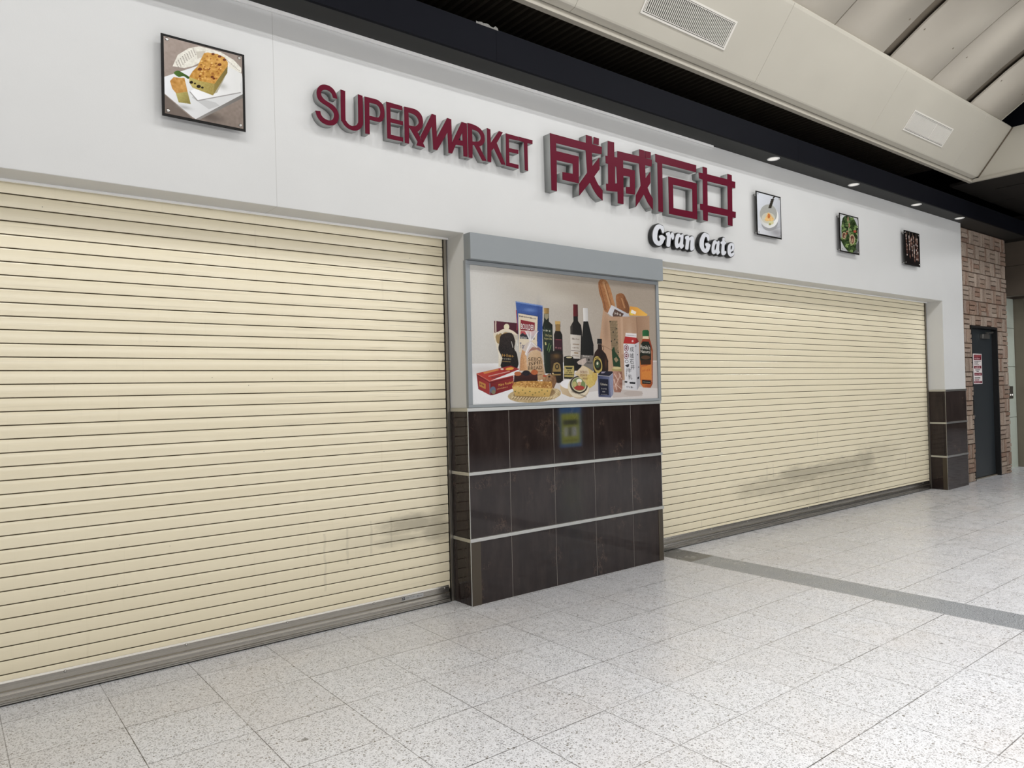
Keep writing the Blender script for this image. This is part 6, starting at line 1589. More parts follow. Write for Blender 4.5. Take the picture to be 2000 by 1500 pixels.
def mat_metal(name, rgb, rough=0.32, dirs=(0.6, 60.0, 160.0)):
    n = NT(name)
    s = n.noise(n.scale(n.pos(), dirs), 3.0, 3.0)
    c = lin(rgb); lo = tuple(v*0.95 for v in c[:3])+(1,)
    return n.fin(n.mix(s, lo, c), n.ramp(s, 0.2, 0.8, rough*0.92, rough*1.1), 1.0, 0.5)

def mat_brick():
    n = NT('rough red brown brick cladding')
    t = n.attr('tint')
    g = n.noise(n.scale(n.pos(), (30.0, 30.0, 8.0)), 2.0, 5.0, 0.7)
    c = n.mix(n.ramp(g, 0.35, 0.7, 0.0, 0.6), t, lin((184, 166, 150)))
    h = n.noise(n.pos(), 60.0, 4.0, 0.7)
    c = n.mix(n.ramp(h, 0.48, 0.68, 0.0, 0.55), c, lin((104, 80, 68)))
    n.bump(h, 0.9, 0.02)
    return n.fin(c, 0.85, 0.0, 0.2)

def mat_print(name, emit=0.0, rough=0.35):
    n = NT(name); c = n.attr('print')
    if emit:
        n.put(n.b.inputs['Emission Color'], c); n.b.inputs['Emission Strength'].default_value = emit
    return n.fin(c, rough, 0.0, 0.15)
def mat_glow(name, rgb, strength):
    n = NT(name); c = lin(rgb)
    n.b.inputs['Emission Color'].default_value = c; n.b.inputs['Emission Strength'].default_value = strength
    return n.fin(c, 0.5)

M = dict(
    floor=mat_floor(), wall=mat_wall(), shut_l=mat_shutter('left'), shut_r=mat_shutter('right'), stone=mat_granite(),
    reveal=plain('off white reveal paint', (226, 220, 212), 0.6, 0, 0.3),
    alu=mat_metal('brushed aluminium bar', (164, 160, 153), 0.26), alu_dark=mat_metal('dull grey aluminium', (124, 121, 116), 0.4),
    ledge=mat_metal('satin metal ledge', (196, 196, 193), 0.34), rail=mat_metal('guide rail metal', (176, 170, 160), 0.4, (30, 30, 2)),
    black=plain('matt black', (16, 16, 17), 0.5), soffit=plain('dark grey soffit paint', (38, 38, 36), 0.55, 0, 0.25),
    fascia=plain('blue black fascia paint', (15, 16, 22), 0.6, 0, 0.05, 0.18, 2.0), rib=plain('dark corrugated sheet', (64, 58, 50), 0.7, 0, 0.1),
    dark=plain('dark brown ceiling', (34, 31, 28), 0.6, 0, 0.2), beige=plain('beige ceiling panel paint', (184, 179, 167), 0.5, 0, 0.3, 0.06, 1.6),
    vault=plain('grey beige vault panel', (184, 177, 165), 0.55, 0, 0.3, 0.03, 1.0), vgap=plain('brown recess of the vault', (132, 122, 108), 0.7, 0, 0.2), lip=plain('grey beige lip paint', (168, 162, 150), 0.5, 0, 0.3),
    bead=plain('white painted trim', (250, 249, 247), 0.4), red=plain('dark red acrylic face', (92, 17, 38), 0.35, 0, 0.08, 0.03),
    ret=plain('grey painted letter sides', (150, 152, 150), 0.5, 0, 0.4, 0.05), ggface=plain('pale grey acrylic face', (206, 208, 214), 0.4, 0, 0.5, 0.02),
    ggbody=plain('glossy black letter body', (14, 14, 14), 0.3, 0, 0.5), grey=plain('grey painted steel', (136, 141, 144), 0.45, 0, 0.5, 0.02),
    vent=plain('white vent metal', (216, 212, 204), 0.5), vdark=plain('dark duct interior', (30, 28, 25), 0.9, 0, 0.1),
    board=plain('dark picture plate edge', (17, 15, 14), 0.45, 0, 0.2), screw=mat_metal('chrome screw cap', (190, 188, 184), 0.25),
    brick=mat_brick(), mortar=plain('dark mortar', (84, 68, 58), 0.9, 0, 0.1), door=plain('dark slate door paint', (36, 42, 46), 0.42, 0, 0.5),
    frame=plain('black door frame', (18, 18, 19), 0.5), closer=mat_metal('door closer metal', (150, 148, 144), 0.4),
    brown=plain('dark brown bulkhead', (92, 82, 72), 0.5, 0, 0.4), pale=plain('pale green grey glass panel', (196, 204, 192), 0.2, 0, 0.5),
    steel=plain('satin bronze steel', (128, 120, 106), 0.35, 0.3, 0.5), back=plain('concourse back wall', (116, 108, 100), 0.6),
    poster=mat_print('printed poster'), photo=mat_print('printed food photograph', rough=0.25), sticker=mat_print('paper print', rough=0.6),
    fill_glow=mat_glow('added fill band glow', (250, 250, 248), 0.5), groove=plain('dark slat groove', (112, 100, 78), 0.7, 0, 0.2),  # first entry: glow for the added fill band
    lamp=mat_glow('lamp lens', (255, 250, 240), 14.0), off=mat_glow('downlight lens', (236, 232, 224), 0.45), stand=mat_print('backlit print', 4.5),  # downlights are unlit; their lens glows in place of bounced light
)

# ------------------------------------------------------------------ the place
m = MB(); m.box(-9, 26, -11, 2.2, -0.12, 0.0); struct(m.build('floor', M['floor']))
# white shop wall with two shutter openings (header, piers, sides)
m = MB(); TOPW = ZT+0.02
prof_w = [(-5.0, 0), (-3.2, 0), (-3.2, ZH), (PX0, ZH), (PX0, 1.40), (PX1, 1.40), (PX1, ZH), (QX0, ZH), (QX0, 1.40), (QX1, 1.40), (QX1, TOPW), (-5.0, TOPW)]
fa = [m.bm.verts.new((px, 0.0, pz)) for px, pz in prof_w]; fb = [m.bm.verts.new((px, 0.5, pz)) for px, pz in prof_w]
for i in range(len(prof_w)):
    j = (i+1) % len(prof_w); m.bm.faces.new((fa[i], fa[j], fb[j], fb[i]))
m.bm.faces.new(fa); m.bm.faces.new(fb[::-1])
struct(m.build('wall_front', M['wall'], bevel=0.004))
m = MB(); m.box(-3.2, 11.2, 0.50, 0.6, 0.0, ZH); struct(m.build('wall_front_inner', M['black']))
# thin lintel trim just in front of the shutters, and the white bead under the soffit
m = MB(); m.box(-3.2, PX0, 0.195, 0.212, ZH-0.012, ZH+0.002); struct(m.build('trim_1', M['bead']))
m = MB(); m.box(PX1, QX0, 0.195, 0.212, ZH-0.012, ZH+0.002); struct(m.build('trim_2', M['bead']))
m = MB(); m.prof([(-0.020, 3.803), (-0.020, 3.824), (0.0, 3.824), (0.0, 3.808)], -4.9, 5.87); struct(m.build('trim_3', M['bead']))

def stone_base(name, x0, x1, joints):
    y0 = 0.0; rows = [(0.0, 0.450), (0.476, 0.922), (0.946, 1.376)]
    xs = [x0]+joints+[x1]; m = MB(); g = 0.0016
    for z0, z1 in rows:
        for a, b in zip(xs, xs[1:]):
            m.box(a+(g if a != x0 else 0.0005), b-(g if b != x1 else 0.0005), y0, y0+0.03, z0+0.001, z1-0.001)
        m.box(x0, x0+0.028, y0+0.031, 0.212, z0+0.001, z1-0.001)
        m.box(x1-0.028, x1, y0+0.031, 0.212, z0+0.001, z1-0.001)
    o = struct(m.build(name, M['stone'], bevel=0.0012))
    m = MB(); m.box(x0+0.006, x1-0.006, y0+0.0012, 0.5, 0.0, 1.398); m.build('grout_core', plain('grey grout', (150, 143, 136), 0.8), o)
    for z0, z1 in ((0.450, 0.476), (0.922, 0.946), (1.376, 1.402)):
        m = MB(); m.box(x0-0.008, x1+0.008, y0-0.010, 0.212, z0, z1); m.build('ledge', M['ledge'], o, bevel=0.002)
    m = MB()
    for (a, b) in ((x0-0.001, x0+0.003), (x1-0.003, x1+0.001)):
        for z0, z1 in rows: m.box(a, b, y0-0.001, y0+0.003, z0, z1)
    m.build('corner_bead', M['ledge'], o)
    return o
stone_base('trim_4', PX0, PX1, [3.317, 3.755, 4.190, 4.631])
stone_base('trim_5', QX0, QX1, [])
# plain bronze strips on the bottom course of the piers
m = MB(); m.box(PX0+0.004, PX0+0.085, -0.0022, 0.0, 0.0, 0.449); m.box(PX1-0.06, PX1-0.002, -0.0022, 0.0, 0.0, 0.449)
m.box(QX0-0.0022, QX0, 0.004, 0.06, 0.0, 0.449)
struct(m.build('trim_6', plain('dark bronze strip', (66, 56, 42), 0.35)))

# soffit, fascia, ribbed sheet
YE = -0.234
m = MB(); m.box(-5.0, 13.86, YE, 0.0, ZT, ZT+0.04); m.box(QX1, 13.86, 0.0, 0.6, ZT, ZT+0.04); struct(m.build('ceiling_soffit', M['soffit']))
m = MB()
jx = [-5.0, 3.10, 7.0, 12.5, 13.86]
for a, b in zip(jx, jx[1:]): m.box(a+0.001, b-0.001, YE-0.004, YE+0.02, ZT-0.004, 4.046)
struct(m.build('ceiling_fascia', M['fascia']))
m = MB()
x = -5.0; pts = []
while x < 12.4:
    pts += [(x, 4.50), (x+0.028, 4.50), (x+0.040, 4.535), (x+0.068, 4.535)]; x += 0.080
A = [m.bm.verts.new((px, -0.62, pz)) for px, pz in pts]; B = [m.bm.verts.new((px, 0.6, pz)) for px, pz in pts]
for i in range(len(pts)-1): m.bm.faces.new((A[i], A[i+1], B[i+1], B[i]))
struct(m.build('ceiling_ribbed', M['rib']))
# coffer edge: lip, ledge and the sloping beige panels
XE = 11.05
S0 = (-0.4933, 4.258); SD = (-0.6049, 0.7963)          # slope start and unit direction (y,z)
def slope(s, off=0.0):
    # off: distance out of the face towards the concourse
    return (S0[0]+SD[0]*s-SD[1]*off, S0[1]+SD[1]*s+SD[0]*off)
m = MB(); m.prof([(-0.381, 4.200), (-0.4303, 4.200), (-0.4303, 4.240), (-0.425, 4.240), (-0.425, 4.32), (-0.381, 4.32)], -5.0, XE+0.02)
m.box(XE-0.03, XE+0.02, -10.3, -0.4303, 4.200, 4.240)
struct(m.build('trim_7', M['lip'], bevel=0.003))
m = MB()
jx = [-5.0, -1.6, 1.42, 3.626, 5.85, 8.026, 10.23, XE-0.008]
p_out = slope(0.69); q = slope(0.69, -0.05); r = slope(0.70, -0.05)
for a, b in zip(jx, jx[1:]):
    m.prof([(-0.432, 4.2455), (-0.4900, 4.2575), slope(0.012), slope(0.66), slope(0.69, -0.006), slope(0.70, -0.05), (-0.432, 4.36)], a+0.0012, b-0.0012)
# end of the coffer
m.box(XE, XE+0.04, -10.3, -0.4953, 4.2455, 4.808)
struct(m.build('ceiling_coffer', M['beige'], bevel=0.002))
m = MB(); m.prof([slope(0.0, 0.004), slope(0.69, 0.004), slope(0.69, 0.016), slope(0.0, 0.016)], XE-0.012, XE-0.001)
struct(m.build('ceiling_coffer_seam', plain('shadow gap brown', (96, 84, 70), 0.8)))
# mirrored far side of the coffer
m = MB(); m.prof([(-10.35, 4.25), slope(0), slope(0.69), (-10.35, 4.80)][:1] + [(-10.3067, 4.258), (-9.89, 4.808), (-9.85, 4.80), (-10.35, 4.2)][:3] + [(-10.4, 4.80)], -5.0, XE)
struct(m.build('ceiling_coffer_far', M['beige']))
# vaulted ceiling of wide panels with recessed gaps
VR = 7.8; VTH0 = math.radians(34.5); VY0, VZ0 = -0.90, 4.835
VYC = VY0-VR*math.sin(VTH0); VZC = VZ0-VR*math.cos(VTH0)
def arc(th, r=VR): return (VYC+r*math.sin(th), VZC+r*math.cos(th))
def vault_strip(m, x0, x1, r0, r1, n=26):
    ths = [math.radians(37.0)*(1-2*i/n) for i in range(n+1)]
    rows = []
    for th in ths:
        (ya, za), (yb, zb) = arc(th, r0), arc(th, r1)
        rows.append([m.bm.verts.new(p) for p in ((x0, ya, za), (x1, ya, za), (x1, yb, zb), (x0, yb, zb))])
    for a, b in zip(rows, rows[1:]):
        for i in range(4):
            j = (i+1) % 4; f = m.bm.faces.new((a[i], a[j], b[j], b[i])); f.smooth = (i in (0, 2))
    m.bm.faces.new(rows[0]); m.bm.faces.new(rows[-1][::-1])
m = MB(); gaps = [7.5911+2.078*k for k in range(-6, 3)]
for a, b in zip(gaps, gaps[1:]):
    mid = (a+b)/2; hi = min(b-0.088, 10.7317)
    vault_strip(m, a+0.088, mid-0.007, VR, VR+0.02)
    if mid+0.007 < hi: vault_strip(m, mid+0.007, hi, VR, VR+0.02)
struct(m.build('ceiling', M['vault']))
m = MB(); vault_strip(m, -5.0, 10.73, VR+0.05, VR+0.07); struct(m.build('ceiling_recess', M['vgap']))
# panel screws
m = MB()
for a in gaps[3:]:
    for sx in (-0.165, 0.165, 1.039-0.18, 1.039+0.18):
        xs = a+sx
        if xs > 10.7: continue
        for th in (32.0, 18.0, 4.0):
            y, z = arc(math.radians(th), VR); nx_, nz_ = math.sin(math.radians(th)), math.cos(math.radians(th))
            m.cyl((xs, y, z), (xs, y-0.004*nx_, z-0.004*nz_), 0.010, n=10)
struct(m.build('ceiling_screws', M['vgap']))
m = MB(); m.box(XE+0.04, XE+0.06, -10.3, -0.45, 4.25, 6.6); struct(m.build('wall_gable', M['fascia']))
# low dark ceiling of the hall beyond the coffer
m = MB()
m.box(XE+0.03, 12.6, -11, YE+0.1, 4.215, 4.25); m.box(12.61, 14.2, -11, YE+0.1, 4.215, 4.25); m.box(14.21, 26, -11, 0.9, 4.215, 4.25)
struct(m.build('ceiling_hall', M['dark']))
m = MB(); m.box(11.75, 13.2, -1.02, -0.46, 4.205, 4.2149); m.box(13.3, 15.2, -1.02, -0.46, 4.205, 4.2149); struct(m.build('ceiling_hatches', M['dark'], bevel=0.004))
m = MB(); m.box(XE, 26, -0.2, 2.2, 4.5, 4.54); m.box(-5, 13.9, 0.5, 2.2, 4.56, 4.6); struct(m.build('ceiling_void', M['black']))
m = MB(); m.box(13.865, 26, -2.5, 0.9, 3.83, 3.87); struct(m.build('ceiling_lobby', M['dark']))
# enclosing walls of the concourse out of view
m = MB(); m.box(-9, 26, -11.1, -11, 0, 5.2); struct(m.build('wall_back', M['back']))
m = MB(); m.box(-9.1, -9, -11, 2.2, 0, 7); struct(m.build('wall_left', M['back']))
m = MB(); m.box(26, 26.1, -11, 2.2, 0, 5); struct(m.build('wall_right', M['back']))
m = MB(); m.box(-9, -5, -11, 2.2, 4.3, 4.35); m.box(-5, XE, -11, -10.38, 4.3, 4.35); struct(m.build('ceiling_side', M['back']))
m = MB(); m.box(-5.05, -5.0, -11, 0.0, 4.3, 7); struct(m.build('wall_gable_left', M['back']))

# ------------------------------------------------------------------ brick wall, door, lift lobby
DX0, DX1, DZ = 12.302, 13.366, 2.358
rnd = random.Random(11)
bm = bmesh.new(); tint = bm.verts.layers.float_color.new('tint')
def brick(x0, x1, z0, z1, y1, col):
    if x1-x0 < 0.015 or z1-z0 < 0.015: return
    e = 0.004; y0 = y1-0.0
    P = []
    for z in (z0, z1):
        for x in (x0, x1): P.append((x, z))
    j = lambda a: rnd.uniform(-a, a)
    b = [bm.verts.new((x, YB+0.035, z)) for x, z in ((x0, z0), (x1, z0), (x1, z1), (x0, z1))]
    c = [bm.verts.new((x, y1+0.006, z)) for x, z in ((x0, z0), (x1, z0), (x1, z1), (x0, z1))]
    d = [bm.verts.new((x+sx*e+j(0.003), y1+j(0.003), z+sz*e+j(0.003))) for (x, z), (sx, sz) in zip(((x0, z0), (x1, z0), (x1, z1), (x0, z1)), ((1, 1), (-1, 1), (-1, -1), (1, -1)))]
    for v in b+c+d: v[tint] = col
    for lo, hi in ((b, c), (c, d)):
        for i in range(4):
            k = (i+1) % 4; bm.faces.new((lo[i], lo[k], hi[k], hi[i]))
    bm.faces.new(d)
cols = [QX1+0.002, 12.035]+[12.035+0.2215*k for k in range(1, 9)]; cols[-1] = 13.808
zt = 3.815; rowh = 0.2165; ri = 0
palette = [(160, 142, 128), (168, 152, 138), (152, 130, 114), (174, 158, 144), (146, 120, 104), (162, 144, 130), (134, 104, 88), (156, 138, 126)]
while zt > 0.0:
    zb = max(zt-rowh, 0.0)
    for ci in range(len(cols)-1):
        a, b = cols[ci], cols[ci+1]; vert = (ci+ri) % 2 == 0
        cells = []
        for k in range(3):
            if vert: w = (b-a)/3; cells.append((a+w*k, a+w*(k+1), zb, zt))
            else: h = (zt-zb)/3; cells.append((a, b, zb+h*k, zb+h*(k+1)))
        for (x0, x1, z0, z1) in cells:
            g = 0.0025 if vert else 0.003
            gx0, gx1, gz0, gz1 = x0+g, x1-g, z0+0.0045+rnd.uniform(0, .003), z1-0.0045-rnd.uniform(0, .003)
            if vert: gx0, gx1 = x0+0.0012, x1-0.0012
            # keep clear of the doorway
            if gx1 > DX0 and gx0 < DX1 and gz0 < DZ:
                if gz1 > DZ+0.02: gz0 = DZ+0.003
                elif gx0 < DX0-0.02: gx1 = DX0-0.003
                elif gx1 > DX1+0.02: gx0 = DX1+0.003
                else: continue
            c = rnd.choice(palette); k = rnd.uniform(0.9, 1.06); c = lin(tuple(min(255, v*k) for v in c))
            brick(gx0, gx1, gz0, gz1, YB-rnd.uniform(0.0, 0.014), c)
    zt = zb; ri += 1
bmesh.ops.recalc_face_normals(bm, faces=bm.faces)
me = bpy.data.meshes.new('wall_brick'); bm.to_mesh(me); bm.free(); me.materials.append(M['brick'])
wb = bpy.data.objects.new('wall_brick', me); COL.objects.link(wb); struct(wb)
m = MB()
m.box(QX1, DX0, YB+0.012, 0.5, 0, ZT); m.box(DX1, 13.806, YB+0.012, 0.32, 0, ZT); m.box(DX0, DX1, YB+0.012, 0.5, DZ, ZT)
m.build('mortar_bed', M['mortar'], wb)

d = empty('door_1', (DX0, 0.16, 0)); d['kind'] = 'structure'
m = MB(); m.box(DX0, DX0+0.030, YB-0.004, 0.30, 0, DZ); m.box(DX1-0.030, DX1, YB-0.004, 0.30, 0, DZ); m.box(DX0+0.030, DX1-0.030, YB-0.004, 0.30, DZ-0.032, DZ)
m.build('door_frame', M['frame'], d)
m = MB(); m.box(DX0+0.034, DX1-0.034, 0.160, 0.200, 0.02, DZ-0.036); leaf = m.build('door_leaf', M['door'], d, bevel=0.002)
m = MB(); m.box(DX0+0.03, DX1-0.03, 0.140, 0.220, 0.0, 0.014); m.build('threshold', M['steel'], d)
m = MB(); m.lathe((DX0+0.10, 0.160, 0.98), (0, -1, 0), [(0.022, 0), (0.022, 0.012), (0.012, 0.014), (0.012, 0.03), (0.024, 0.034), (0.024, 0.05), (0.0, 0.052)], 16); m.build('door_knob', M['closer'], d)
m = MB(); m.box(12.84, 13.12, 0.112, 0.159, 2.175, 2.245); m.build('door_closer', M['closer'], leaf, bevel=0.006)
m = MB(); m.box(12.98, 13.02, 0.09, 0.125, 2.245, 2.268); m.box(12.94, 13.20, 0.095, 0.115, 2.262, 2.276); m.box(13.16, 13.23, 0.095, 0.13, 2.27, 2.29); m.build('closer_arm', M['closer'], d)
o = print_mesh('notice', PRINT['notice'], 0.355, 0.47, 110, 150, M['sticker'], 1.0, None, (12.53, 0.1575, 1.466))
tag(o, 'red and white paper notice taped on the dark door', 'notice')

m = MB()
for z0, z1 in ((0.0, 0.868), (0.876, 1.742), (1.750, 2.412), (2.420, 2.93)): m.box(13.81, 14.84, 0.31, 0.33, z0, z1)
struct(m.build('wall_lobby', M['pale']))
m = MB(); m.box(13.81, 14.9, 0.335, 0.40, 0, 4.2); m.box(13.808, 13.83, YB+0.02, 0.40, 0, 4.2); struct(m.build('wall_lobby_core', M['brown']))
m = MB(); m.box(14.20, 14.40, -1.6, 0.31, 2.93, 3.425); m.box(14.21, 14.40, -1.6, 0.31, 3.432, 3.83); struct(m.build('wall_bulkhead', M['brown']))
e = empty('door_2', (15.2, 0.2, 0)); e['kind'] = 'structure'
m = MB(); m.box(14.85, 14.97, 0.16, 0.40, 0, 2.93); m.box(14.97, 16.4, 0.16, 0.33, 2.6, 2.93); m.build('door_frame', M['steel'], e)
m = MB(); m.box(14.97, 15.65, 0.33, 0.36, 0.0, 2.6); m.build('door_leaf', M['steel'], e); m = MB(); m.box(15.66, 16.4, 0.34, 0.36, 0.0, 2.6); m.build('door_leaf', M['steel'], e)
m = MB(); m.box(16.4, 26, 0.16, 0.4, 0, 4.2); m.box(14.9, 16.4, 0.37, 0.4, 0, 4.2); struct(m.build('wall_lobby_side', M['brown']))
b = empty('call_button_panel', (14.55, 0.30, 1.3), 'small steel call button panel on the pale wall past the brick wall', 'button panel')
m = MB(); m.box(14.487, 14.68, 0.300, 0.309, 1.195, 1.41); m.build('plate', M['alu_dark'], b, bevel=0.002)
for dx in (0.05, 0.135):
    m = MB(); m.cyl((14.487+dx, 0.300, 1.262), (14.487+dx, 0.294, 1.262), 0.016, n=14); m.build('button', M['off'], b)

# ------------------------------------------------------------------ roller shutters
def shutter(name, x0, x1, pitch, zfirst, mt, label, sticker=None, screws=()):
    r = empty(name, ((x0+x1)/2, DS, 0), label, 'shutter')
    m = MB(); pts = []
    z = zfirst; pts.append((DS+0.006, 0.118)); pts.append((DS, 0.122))
    zs = []
    while z < ZH+0.06: zs.append(z); z += pitch
    for zc in zs:
        # face below the joint, groove, small interlocking lip above it
        pts += [(DS-0.0004, zc-pitch*0.86), (DS-0.0014, zc-pitch*0.68), (DS-0.0018, zc-pitch*0.5), (DS-0.0014, zc-pitch*0.32), (DS-0.0004, zc-0.0075), (DS+0.0002, zc-0.0058), (DS+0.0008, zc-0.0042), (DS+0.0030, zc-0.0030), (DS+0.0100, zc-0.0026), (DS+0.0100, zc+0.0022), (DS+0.0010, zc+0.0026), (DS, zc+0.0040)]
    m.prof(pts, x0, x1, closed=False)
    for k, f in enumerate(m.bm.faces):
        q = [v.co.y for v in f.verts]
        if max(q) > DS+0.009: f.material_index = 1
    for f in m.bm.faces: f.smooth = max(v.co.y for v in f.verts) < DS-0.0003+1e-6 or False
    m.build('slat_curtain', [mt, M['groove']], r)
    # bottom bar
    m = MB()
    m.prof([(DS-0.004, 0.1205), (DS-0.0075, 0.110), (DS-0.0095, 0.095), (DS-0.0100, 0.074), (DS-0.0175, 0.069), (DS-0.0185, 0.063), (DS-0.0110, 0.060), (DS-0.0150, 0.050), (DS-0.0170, 0.039), (DS-0.0175, 0.029), (DS-0.0240, 0.026), (DS-0.024, 0.0175), (DS-0.021, 0.0165), (DS-0.024, 0.0155), (DS-0.024, 0.008), (DS+0.02, 0.008), (DS+0.02, 0.120)], x0+0.012, x1-0.012)
    bar = m.build('bottom_bar', M['alu'], r)
    for sx in screws:
        m = MB(); m.lathe((sx, DS-0.0083, 0.106), (0, -1, 0), [(0.0075, 0), (0.0075, 0.002), (0.004, 0.0045), (0.0, 0.005)], 12); m.build('screw', M['screw'], bar)
    m = MB(); m.box(x0, x1, DS-0.016, DS+0.02, 0.0005, 0.008); m.build('bottom_seal', M['black'], bar)
    if sticker:
        ops = [['P', (176, 176, 176), [0, 0, 172, 0, 172, 26, 0, 26]], ['P', (52, 52, 54), [3, 3, 24, 3, 24, 23, 3, 23]], ['P', (150, 150, 152), [8, 9, 19, 9, 19, 18, 8, 18]],
               ['T', (40, 40, 42), [33, 9, 108, 9, 12], '文化シヤッター'], ['P', (90, 90, 92), [118, 14, 132, 14, 132, 17, 118, 17]], ['P', (90, 90, 92), [118, 8, 160, 8, 160, 11, 118, 11]]]
        print_mesh('sticker', ops, 0.172, 0.026, 86, 13, M['sticker'], 1.0, bar, (sticker, DS-0.0112, 0.080))
    for (a, b2, w) in ((x0-0.004, x0-0.030, 1), (x1+0.004, x1+0.028, 1)):
        lo, hi = min(a, b2), max(a, b2)
        m = MB(); m.box(lo, hi, DS-0.016, DS-0.012, 0, ZH-0.001); m.box(hi-0.003 if a < b2 else lo, hi if a < b2 else lo+0.003, DS-0.016, DS+0.03, 0, ZH-0.001)
        m.box(lo, hi, DS-0.002, DS+0.03, 0, ZH-0.001); m.build('guide_rail', M['rail'], r)
    return r
shutter('roller_shutter', -3.165, 2.915, 0.06934, 0.1506, M['shut_l'], 'cream roller shutter on the left, left of the food advertisement, clean metal bottom bar', 2.512, [0.5116-0.595, 0.5116, 1.1067, 1.7011, 2.2977, 2.865])
shutter('roller_shutter', 5.045, 11.029, 0.0680, 0.1454, M['shut_r'], 'cream roller shutter on the right with a grey dirt smear near its foot', None, [5.4, 6.0, 6.6, 7.2, 7.8, 8.4, 9.0, 9.6, 10.2, 10.8])

# ------------------------------------------------------------------ raised sign letters
WHICH = {('SUPERMARKET', 0): 'the first letter S', ('SUPERMARKET', 1): 'the letter U', ('SUPERMARKET', 2): 'the letter P', ('SUPERMARKET', 3): 'the first letter E, before the first R',
         ('SUPERMARKET', 4): 'the first letter R, before the M', ('SUPERMARKET', 5): 'the letter M', ('SUPERMARKET', 6): 'the letter A', ('SUPERMARKET', 7): 'the second letter R, after the A',
         ('SUPERMARKET', 8): 'the letter K', ('SUPERMARKET', 9): 'the second letter E, after the K', ('SUPERMARKET', 10): 'the last letter T'}
KJ = ['first, leftmost, beside the letter T', 'second from left, after the leftmost one', 'third from left, a square under a long bar', 'fourth, rightmost, two crossed pairs of bars']
cnt = {}
word_root = {}
for word, ch, yf, loops in GLYPHS:
    k = cnt.get(word, 0); cnt[word] = k+1
    xs = [loops[0][i] for i in range(0, len(loops[0]), 3)]; zs = [loops[0][i+1] for i in range(0, len(loops[0]), 3)]
    cx, cz = sum(xs)/len(xs)/1000, min(zs)/1000
    if word in ('Gran', 'Gate'):
        if word not in word_root:
            word_root[word] = empty('word_sign', (cx, -0.001, cz), 'small raised black and pale grey word %s under the large red characters' % word, 'sign', 'small black words under the red characters')
        r = word_root[word]
        plate('letter_body', loops[:1], yf, -yf-0.0015, M['ggbody'], r, bevel=0.0095)
        plate('letter_face', loops, yf-0.0008, 0.003, M['ggface'], r)
        continue
    if word == 'SUPERMARKET': lab, grp = 'dark red raised sign letter, %s of SUPERMARKET' % WHICH[(word, k)], 'red letters of the word SUPERMARKET'
    else: lab, grp = 'large dark red raised sign character, %s' % KJ[k], 'large red characters above the right shutter'
    r = empty('sign_letter', (cx, -0.001, cz), lab, 'sign letter', grp)
    plate('letter_side', loops, yf+0.003, -yf-0.004, M['ret'], r)
    plate('letter_face', loops, yf-0.001, 0.004, M['red'], r)

# ------------------------------------------------------------------ advertising box on the middle pier
r = empty('advertising_box', (3.97, -0.001, 1.402), 'wide grey framed advertisement of groceries on the middle pier, under a grey hood', 'advertisement')
m = MB(); m.prof([(-0.001, 2.450), (-0.083, 2.450), (-0.083, 2.636), (-0.001, 2.636)], 2.946, 5.002); m.build('hood', M['grey'], r, bevel=0.002)
m = MB(); fx0, fx1, fz0, fz1, yf = 2.9385, 5.000, 1.403, 2.448, -0.030
for b in ((fx0, fx1, fz0, 1.4245), (fx0, fx1, 2.420, fz1)): m.box(b[0], b[1], yf, -0.001, b[2], b[3])
for b in ((fx0, 2.976), (4.966, fx1)): m.box(b[0], b[1], yf, -0.001, 1.4245, 2.420)
m.build('frame', M['grey'], r, bevel=0.0015)
m = MB(); m.box(2.976, 4.966, -0.018, -0.001, 1.4245, 2.420); m.build('backing', M['board'], r)
print_mesh('poster', PRINT['poster'], 1.992, 0.997, 900, 500, M['poster'], 0.86, r, (2.976, -0.0188, 1.4235))

# ------------------------------------------------------------------ four square food pictures on stand-offs
PICS = [('cake', 0.9682, 0.4435, 260, 'square picture of a sliced fruit loaf on a white plate, left of SUPERMARKET'),
        ('soup', 6.508, 0.4470, 160, 'square picture of soup in a white bowl, nearest the red characters'),
        ('salad', 8.168, 0.4470, 160, 'square picture of green salad, second of the three right of the characters'),
        ('skewers', 9.816, 0.4500, 160, 'square dark picture of skewers in a row, nearest the brick wall')]
for key, x0, w, nres, lab in PICS:
    z0, h = 3.037, 0.445
    r = empty('wall_picture', (x0+w/2, -0.001, z0), lab, 'picture', 'square food pictures along the white wall')
    m = MB(); m.box(x0, x0+w, -0.050, -0.044, z0, z0+h); m.build('plate', M['board'], r)
    ops = PRINT[key]; e = 0.0125
    # the printed sheet stops short of the dark plate edge
    o = print_mesh('photo_print', ops, w, h, nres, nres, M['photo'], 1.0, r, (x0, -0.0506, z0))
    bm = bmesh.new(); bm.from_mesh(o.data)
    kill = [v for v in bm.verts if not (x0+e-1e-4 <= v.co.x <= x0+w-e+1e-4 and z0+e-1e-4 <= v.co.z <= z0+h-e+1e-4)]
    bmesh.ops.delete(bm, geom=kill, context='VERTS'); bm.to_mesh(o.data); bm.free()
    for px in (x0+0.030, x0+w-0.030):
        for pz in (z0+0.031, z0+h-0.027):
            m = MB(); m.cyl((px, -0.001, pz), (px, -0.044, pz), 0.007, n=12)
            m.lathe((px, -0.0506, pz), (0, -1, 0), [(0.0095, 0), (0.0095, 0.002), (0.006, 0.0045), (0.0, 0.005)], 16); m.build('standoff', M['screw'], r)

